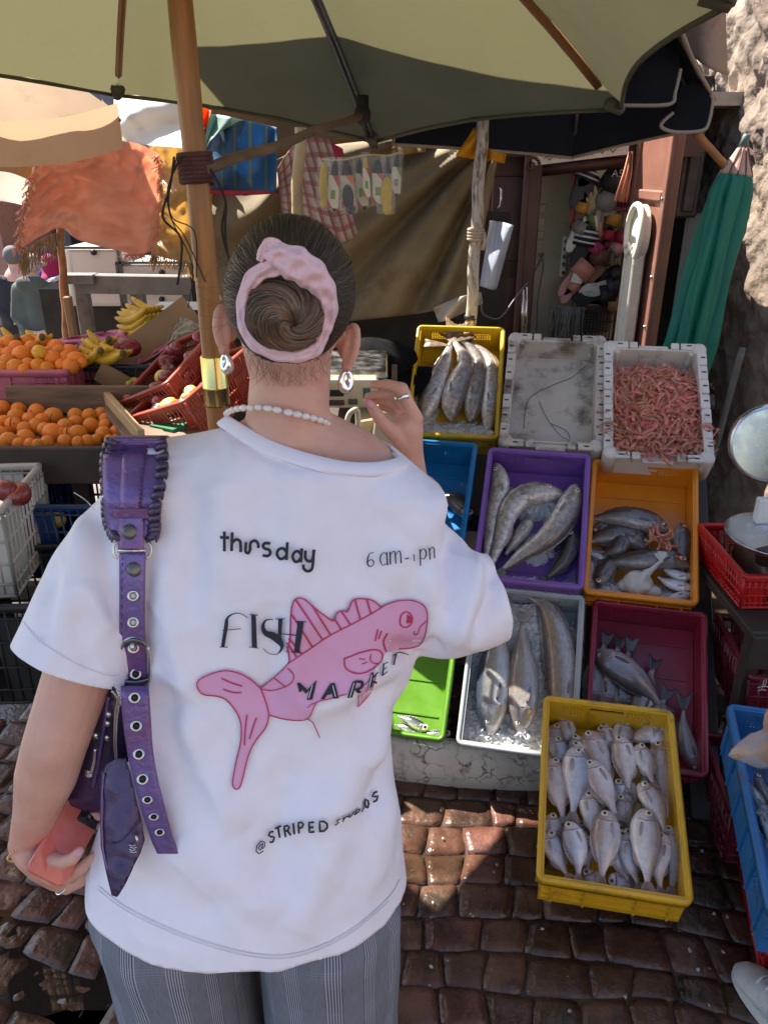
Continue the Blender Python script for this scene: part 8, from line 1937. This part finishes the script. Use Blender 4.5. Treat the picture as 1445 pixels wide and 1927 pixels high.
# ---------------------------------------------------------------- shoulder bag
PUR = M('metallic purple leather', (.17,.105,.30), .34, .35, var=.22, vs=10, bump=.5, bs=130, coat=.3, dirt=((.22,.08,.20),.42,6)); PURD = M('dark purple leather', (.055,.028,.10), .36, .3, var=.25, bump=.5, bs=90, coat=.3)
LACE = M('dark lace leather', (.075,.05,.095), .38, .3, var=.3, coat=.2); STUDM = M('antique metal stud', (.20,.19,.18), .32, 1, var=.2); NICK = M('nickel', (.66,.64,.60), .2, 1, var=.1); STITCH = M('purple thread', (.05,.025,.10), .7)
bag = thing('shoulder_bag', 'metallic purple leather shoulder bag with a laced studded strap over the left shoulder', 'bag', P(250, 1300, .80))
def strip(name, ctr, m, off=.004, thick=.0035, nx=6, par=bag, Yfree=None, bulge=.0):
    """leather strip: rows of (xl, xr, y) in pixels laid on the shirt"""
    rows = [Vector((a, b, y)) for a, b, y in ctr]; rows = smoothpath(rows, 6); mb = MB(); ny = len(rows)-1
    def fn(u, v):
        r = rows[int(round(v*ny))]; x = r.x + (r.y-r.x)*u; y = r.z
        mid = Sf((r.x+r.y)/2, y, off) if Yfree is None or y < Yfree[0] else P((r.x+r.y)/2, y, Yfree[1](y))
        e = P(x, y, mid.y); dd = ray(x, y).normalized()
        return e - dd*(bulge*math.sin(math.pi*u))
    mb.grid(nx, ny, fn); o = mb.build(name, m, par); solid(o, thick, 0); return rows
pad = [(205,306,828),(196,311,858),(195,309,900),(197,299,945),(199,296,975),(208,296,1000),(218,290,1014)]
# over the shoulder
prow = strip('strap_pad', pad, PUR, .008, .004, 8, bulge=.002)
mb = MB(); a0, a1 = P(205,828,.93), P(306,828,.93)
sA = [Sf(206,829,.008), Sf(305,829,.008)]
mb.grid(6, 8, lambda u, v: sA[0].lerp(sA[1], u) + Vector((0, .012*v*8*1.0, .004*math.sin(v*2.2)-.05*v**2*1.6))); o = mb.build('strap_over_shoulder', PUR, bag); solid(o, .004)
strip('centre_band', [(236,282,834),(231,274,870),(228,268,920),(226,266,958)], PUR, .0125, .003, 4, bulge=.002)
strip('cross_band', [(214,287,957),(213,287,966),(213,286,975)], PUR, .0150, .003, 6)
strip('tab', [(223,271,974),(223,271,1005),(223,272,1034)], PUR, .0155, .003, 4, bulge=.001)
def yfree(y): return interp(y, [1290,1400,1500,1610], [.795,.775,.758,.745])
strip('strap', [(226,274,1040),(226,273,1110),(226,273,1200),(228,280,1290),(232,284,1350),(240,288,1410),(252,297,1465),(268,312,1525),(284,325,1575),(297,336,1605)], PUR, .008, .0035, 5, Yfree=(1300, yfree))
def strap_pt(px, py, off=.011): return Sf(px, py, off) if py < 1300 else P(px, py, yfree(py)-.004)
# lace whip stitches
def lace(side, n):
    for k in range(n):
        v = (k+.5)/n; i = v*(len(prow)-1); r = prow[int(i)]; x = r.x if side < 0 else r.y; y = r.z
        a, b_ = Sf(x-side*15, y+5, .010), Sf(x-side*2, y-1, .013); e = Sf(x-side*2, y, .006); c_ = P(x+side*4, y-3, e.y-.006); d_ = P(x+side*3.5, y+5, e.y+.001)
        a = P(x-side*16, y+5, e.y-.0075); b_ = P(x-side*5, y, e.y-.0105)
        mb = MB(); mb.tube(smoothpath([a, b_, c_, d_], 4), .0047, 6, flat=.45, up=ray(x,y)); mb.build('lace_stitch', LACE, bag)
lace(-1, 15); lace(1, 14)
def stitchline(pts, off):
    mb = MB(); q = smoothpath([Vector((*p,0)) for p in pts], 10)
    for i in range(0, len(q)-1, 2):
        a, b_ = strap_pt(q[i].x, q[i].y, off), strap_pt(q[i+1].x, q[i+1].y, off); mb.tube([a, b_], .0007, 4)
    o = mb.build('stitching', STITCH, bag); tag(o, kind='stuff')
stitchline([(233,840),(231,880),(229,920),(228,956)], .0142); stitchline([(277,840),(270,880),(265,920),(262,956)], .0142); stitchline([(268,1050),(268,1120),(268,1200)], .0108); stitchline([(231,1050),(230,1120),(230,1200)], .0108)
def stud(px, py, r, off):
    c = strap_pt(px, py, off); d = -ray(px, py).normalized(); Fm = Matrix.Translation(c) @ frame(d).to_4x4(); s = depth_of(c)/F*r
    mb = MB(); mb.lathe([(s,0),(s*.97,s*.18),(s*.8,s*.36),(s*.5,s*.48),(0,s*.52)], 24, Fm); so = mb.build('stud', STUDM, bag)
    mb = MB()
    for i in range(5):
        for j in range(6*i if i else 1):
            a = 2*math.pi*j/max(6*i,1); q = i/4.6; hgt = s*.52*math.sqrt(max(1-q*q,0)); mb.ell(Fm @ Vector((math.cos(a)*s*q, math.sin(a)*s*q, hgt+s*.02)), (s*.085,)*3, None, 6, 4)
    mb.build('grain', STUDM, so)
stud(245, 1001, 15, .0172); stud(253, 1071, 14.5, .0105)
def eyelet(px, py, r=11, sq=1.0, off=.0140):
    c = strap_pt(px, py, off); d = -ray(px, py).normalized(); Fm = Matrix.Translation(c) @ frame(d, Vector((1,0,0))).to_4x4() @ Matrix.Diagonal((1, sq, 1, 1)); s = depth_of(c)/F*r
    mb = MB(); mb.lathe([(s*.55,-.001),(s*.55,.0006),(s*.7,.0016),(s*.9,.0014),(s,.0002),(s,-.001)], 22, Fm); eo = mb.build('eyelet', NICK, bag)
    mb = MB(); mb.lathe([(s*.56,.0001),(0,.0002)], 18, Fm); mb.build('eyelet_hole', BLACK if py > 1240 else SEAM, eo)
for e in ((251,1121),(251,1171),(252,1219),(256,1268),(254,1313),(257,1366),(262,1419),(269,1466),(278,1505,10,.8),(290,1537,9.5,.75),(301,1566,9.5,.75)): eyelet(*e)
# D rings
for px in (223, 276):
    c = strap_pt(px, 1035, .009); mb = MB(); s = depth_of(c)/F; sg = -1 if px < 250 else 1
    d = -ray(px,1035).normalized(); Fm = frame(d, Vector((1,0,0)))
    mb.tube([c + Fm @ Vector((sg*math.cos(a)*9*s, math.sin(a)*15*s, .001)) for a in [R(-95+190*k/14) for k in range(15)]], 2.6*s, 8); mb.build('ring', NICK, bag)
mb = MB(); a, b_ = strap_pt(222, 1036, .0112), strap_pt(275, 1036, .0112); mb.tube([a, b_], .0028, 8, flat=1); mb.build('ring_bar', NICK, bag)
# buckle
def bpt(x, y): return P(x, y, Sf(252, y, .013).y)
mb = MB(); out = [(228,1290),(226,1250),(227,1225),(236,1206),(252,1200),(268,1206),(280,1222),(282,1250),(280,1284),(266,1291),(252,1293),(238,1292)]
mb.tube([bpt(p.x, p.y) for p in smoothpath([Vector((*p,0)) for p in out], 4, True)] + [bpt(*out[0])], .0026, 8); bk = mb.build('buckle', NICK, bag)
for rows_ in (((232,1208,273,1208),(230,1218,279,1218)), ((230,1278,281,1276),(238,1292,270,1290))):
    mb = MB(); (x0,y0,x1,y1), (x2,y2,x3,y3) = rows_; mb.grid(8, 3, lambda u, v: P((x0+(x1-x0)*u)*(1-v)+(x2+(x3-x2)*u)*v, (y0+(y1-y0)*u)*(1-v)+(y2+(y3-y2)*u)*v - (7*math.sin(math.pi*u) if y0 < 1250 else -4*math.sin(math.pi*u)), Sf(252,1245,.0155).y)); solid(mb.build('buckle_plate', STUDM, bk), .003)
mb = MB(); mb.tube([bpt(252,1207)+Vector((0,-.004,0)), bpt(252,1214)+Vector((0,-.006,0)), bpt(252,1224)+Vector((0,-.001,0))], .0032, 8); mb.build('prong', NICK, bk)
# pointed hanging tab
tabp = [(193,1452),(204,1436),(220,1427),(236,1428),(246,1452),(256,1500),(266,1541),(273,1579),(264,1606),(255,1624),(236,1665),(222,1687),(212,1682),(202,1640),(192,1590),(191,1545),(191,1490)]
def tY(y): return interp(y, [1420,1690], [.80,.715])
mb = MB(); b = bmesh.new(); vs_ = [b.verts.new((x,y,0)) for x,y in tabp]; b.faces.new(vs_)
for kx in range(195, 275, 8): bmesh.ops.bisect_plane(b, geom=b.verts[:]+b.edges[:]+b.faces[:], plane_co=(kx,0,0), plane_no=(1,0,0))
for ky in range(1430, 1690, 9): bmesh.ops.bisect_plane(b, geom=b.verts[:]+b.edges[:]+b.faces[:], plane_co=(0,ky,0), plane_no=(0,1,0))
bmesh.ops.triangulate(b, faces=b.faces[:]); b.verts.index_update()
mb.add([P(v.co.x, v.co.y, tY(v.co.y) - .006*math.sin((v.co.x-190)/85*math.pi) + .002*noise.noise(Vector((v.co.x*.03, v.co.y*.03, 1)))) for v in b.verts], [[v.index for v in f.verts] for f in b.faces], True); b.free()
tb2 = mb.build('pointed_tab', PURD, bag); solid(tb2, .004)
mb = MB(); q = [P(p.x, p.y, tY(p.y)-.004) for p in smoothpath([Vector((*p,0)) for p in [(197,1455),(193,1500),(194,1590),(204,1640),(213,1676)]], 5)]; mb.tube(q, .0012, 5); mb.build('tab_edge', PUR, tb2)
mb = MB(); q = [P(p.x, p.y, tY(p.y)-.009) for p in smoothpath([Vector((*p,0)) for p in [(204,1590),(225,1585),(245,1568),(264,1546)]], 5)]; mb.tube(q, .001, 4); mb.build('tab_seam', STITCH, tb2)
mb = MB()
for i in range(4):
    x, y = 250+2*(i%2), 1592+4.2*i; c = P(x, y, tY(y)-.010); s_ = depth_of(c)/F; mb.tube([c+Vector((-6*s_,0,3*s_)), c, c+Vector((6*s_,0,3*s_))], 1.3*s_, 5)
mb.tube([P(258,1572,tY(1572)-.010), P(259,1586,tY(1586)-.010)], .002, 6); mb.build('slider', NICK, tb2)
# bag body
BBc = P(214, 1385, .905); mb = MB(); rings = []
for t in np.linspace(0, 1, 16):
    z = .125 - .26*t; w = interp(t, [0,.08,.3,.7,.92,1], [.03,.055,.072,.085,.078,.05]); dpt = interp(t, [0,.1,.4,.8,1], [.012,.028,.045,.052,.03])
    rings.append([BBc + Vector((math.cos(q)*w - .03*t, math.sin(q)*dpt*1.1, z)) + Vector((.004*noise.noise(Vector((q*2, t*7, 1))), .005*noise.noise(Vector((q*2, t*7, 4))), 0)) for q in [2*math.pi*k/32 for k in range(32)]])
mb.loft(rings); mb.build('bag_body', PURD, bag)
for k, (pts, r_) in enumerate(((((226,1306),(218,1340),(216,1400),(220,1440),(226,1455)),.0014),(((229,1310),(221,1345),(219,1400),(222,1440)),.0012),(((180,1410),(178,1430),(172,1455)),.002),(((212,1300),(222,1315),(230,1328)),.0018))):
    mb = MB(); mb.tube(smoothpath([P(x, y, .815) for x, y in pts], 5), r_, 6); mb.build('metal_cord', NICK, bag)
mb = MB()
for i in range(5):
    c = P(168, 1452+2.6*i, .83); mb.tube([c+Vector((-.005,0,.003)), c, c+Vector((.005,0,.003))], .0011, 5)
mb.build('zip_pull', NICK, bag)
for (x, y) in ((205,1345),(203,1362),(202,1389),(226,1305),(181,1385)):
    mb = MB(); mb.ell(P(x, y, .835), (.004,.003,.005), None, 8, 6); mb.build('rivet', NICK, bag)
mb = MB(); mb.tube([P(226,1454,.792) + Vector((math.cos(a)*.005, 0, math.sin(a)*.008)) for a in [2*math.pi*k/16 for k in range(17)]], .0013, 6); mb.build('small_ring', NICK, bag)
mb = MB(); mb.tube(smoothpath([P(205,1310,.86), P(196,1370,.85), P(186,1430,.845), P(176,1480,.85)], 6), .003, 6); mb.build('piping', PUR, bag)

# ================================================================ CUSTOMER AT THE RIGHT EDGE
cu = thing('person', 'customer cut off by the right edge in dark trousers and white trainers', 'person', (1.08, 1.05, GZ))
sp_ = PZ(1462, 1925, GZ+.04)
ft = Vector((sp_.x+.055, sp_.y-.03, GZ)); td = Vector((-.42, .9, 0)).normalized(); tsd = Vector((td.y, -td.x, 0))
ft2 = ft + Vector((.25, -.05, 0))
capsule_body('body', [(ft+Vector((.02,-.02,.45)), ft+Vector((.0,-.05,.08)), .055,.04), (ft2+Vector((0,-.02,.45)), ft2+Vector((.0,-.05,.08)), .055,.04), (Vector((1.10,1.04,.82)), ft+Vector((.02,-.02,.45)), .08,.055), (Vector((1.26,1.02,.82)), ft2+Vector((0,-.02,.45)), .08,.055), (Vector((1.18,1.03,.85)), Vector((1.18,1.06,1.35)), .12,.13), (Vector((1.18,1.06,1.42)), Vector((1.18,1.09,1.52)), .055,.055), (Vector((1.18,1.12,1.60)), Vector((1.18,1.10,1.64)), .08,.095), (Vector((1.03,1.06,1.36)), Vector((.985,1.16,1.06)), .055,.045), (Vector((.985,1.16,1.06)), P(1462,1352,1.40), .045,.03), (Vector((1.33,1.06,1.36)), Vector((1.42,1.05,1.06)), .055,.045), (Vector((1.42,1.05,1.06)), Vector((1.43,1.10,.83)), .045,.03), (P(1462,1352,1.40), P(1446,1372,1.42), .03,.016)], SKIN, cu, .009, 4)
DEN = M('dark navy trousers', (.018,.02,.032), .8, var=.25, bump=.3, bs=200); COT = M('dark coat cloth', (.035,.035,.045), .85, var=.25, bump=.3, bs=60)
capsule_body('trousers', [(Vector((1.10,1.04,.88)), ft+Vector((.05,-.03,.45)), .11,.085), (ft+Vector((.05,-.03,.45)), ft+Vector((.03,-.05,.11)), .085,.082), (Vector((1.26,1.02,.88)), ft2+Vector((.03,-.03,.45)), .11,.085), (ft2+Vector((.03,-.03,.45)), ft2+Vector((.0,-.05,.11)), .085,.082)], DEN, cu, .010, 3)
capsule_body('coat', [(Vector((1.18,1.03,.84)), Vector((1.18,1.06,1.36)), .165,.155), (Vector((1.05,1.06,1.37)), Vector((1.0,1.16,1.06)), .075,.062), (Vector((1.0,1.16,1.06)), Vector((1.02,1.30,.86)), .062,.048), (Vector((1.31,1.06,1.37)), Vector((1.42,1.05,1.06)), .075,.062), (Vector((1.42,1.05,1.06)), Vector((1.43,1.09,.88)), .062,.05)], COT, cu, .014, 3)
mb = MB(); mb.ell((1.18,1.08,1.67), (.10,.11,.085), None, 20, 14); mb.build('hair', HAIR, cu)
TRW = M('white trainer mesh', (.50,.49,.48), .75, var=.12, vs=40, bump=.5, bs=300, dirt=((.25,.22,.2),.2,12)); TRB = M('blue trainer stripe', (.10,.15,.32), .55, var=.15); SOLE = M('trainer sole', (.58,.57,.54), .6, var=.08)
for f0_ in (ft, ft2):
    def sp3(x, y, z): return f0_ + tsd*x + td*y + Vector((0,0,z))
    prof = [(-.085,.022,.055,.045),(-.07,.036,.058,.050),(-.02,.040,.056,.05),(.04,.043,.050,.042),(.10,.048,.042,.033),(.155,.045,.036,.026),(.185,.030,.030,.018),(.197,.010,.026,.008)]
    mb = MB(); mb.loft([[sp3(math.cos(q)*w, y, zc_ + math.sin(q)*h) for q in [2*math.pi*k/24 for k in range(24)]] for y, w, zc_, h in prof]); sho = mb.build('shoe', TRW, cu)
    mb = MB(); sole = [(math.cos(q)*(.050-.012*math.cos(q*1-.0)*0)*(1 if abs(q-math.pi/2) > 9 else 1), math.sin(q)*.145+.055) for q in [2*math.pi*k/28 for k in range(28)]]; mb.prism(sole, tsd, td, Vector((0,0,1)), f0_ + Vector((0,0,.002)), .026); mb.build('sole', SOLE, sho)
    for s in (-1, 1):
        for j in range(3):
            y0 = .01 + .03*j; mb = MB(); mb.tube([sp3(s*.043, y0-.012, .030), sp3(s*.045, y0, .055), sp3(s*.034, y0+.012, .080)], .0045, 6, flat=.5); mb.build('stripe', TRB, sho)
    for j in range(4):
        mb = MB(); y = .055+.024*j; z = interp(y, [0,.05,.1,.155],[.103,.092,.076,.063]); mb.tube([sp3(-.022, y, z-.004), sp3(0, y+.003, z+.003), sp3(.022, y, z-.004)], .003, 6); mb.build('lace', SOLE, sho)
# plastic bag of preserved lemons in the hand
hb = thing('food_bag', 'small clear plastic bag with orange brown food held over the dusty blue crate', 'plastic bag', P(1420, 1420, 1.42))
CLB = glassy('clear food bag', (.80,.66,.55), .42, .12)
mb = MB(); pk_ = P(1368,1419,1.40); hd = P(1450,1352,1.42); bt_ = P(1480,1440,1.42)
cbg = P(1432, 1408, 1.42)
mb.loft([[pk_.lerp(cbg, t) + Vector((0, math.sin(q)*.03*min(t*1.6,1), 0)) + (Vector((-.0,0,1)) if True else 0)*(math.cos(q)*.052*t**.8) for q in [2*math.pi*k/18 for k in range(18)]] for t in (.02,.2,.45,.7,1.0,1.3,1.5)])
for i, v in enumerate(mb.v):
    p = Vector(v); mb.v[i] = tuple(p + Vector((.006*noise.noise(p*30), .006*noise.noise(p*30+Vector((4,0,0))), .008*noise.noise(p*26+Vector((9,0,0))))))
mb.build('clear_skin', CLB, hb)
OLV = M('tan food pieces', (.55,.30,.12), .35, var=.3, rnd=.2); ORL = M('orange food', (.55,.19,.03), .25, var=.3)
for k in range(16):
    t = rr.uniform(.2,.8); mb = MB(); mb.ell(pk_.lerp(cbg, t) + Vector((rr.uniform(-.008,.008), rr.uniform(-.012,.012), rr.uniform(-.014,.012)*t*1.4)), (.0085,.007,.0065), None, 10, 8); mb.build('food_piece', OLV, hb)
mb = MB(); mb.ell(cbg + Vector((.024,0,-.014)), (.03,.022,.028), None, 16, 12); mb.build('orange_filling', ORL, hb)
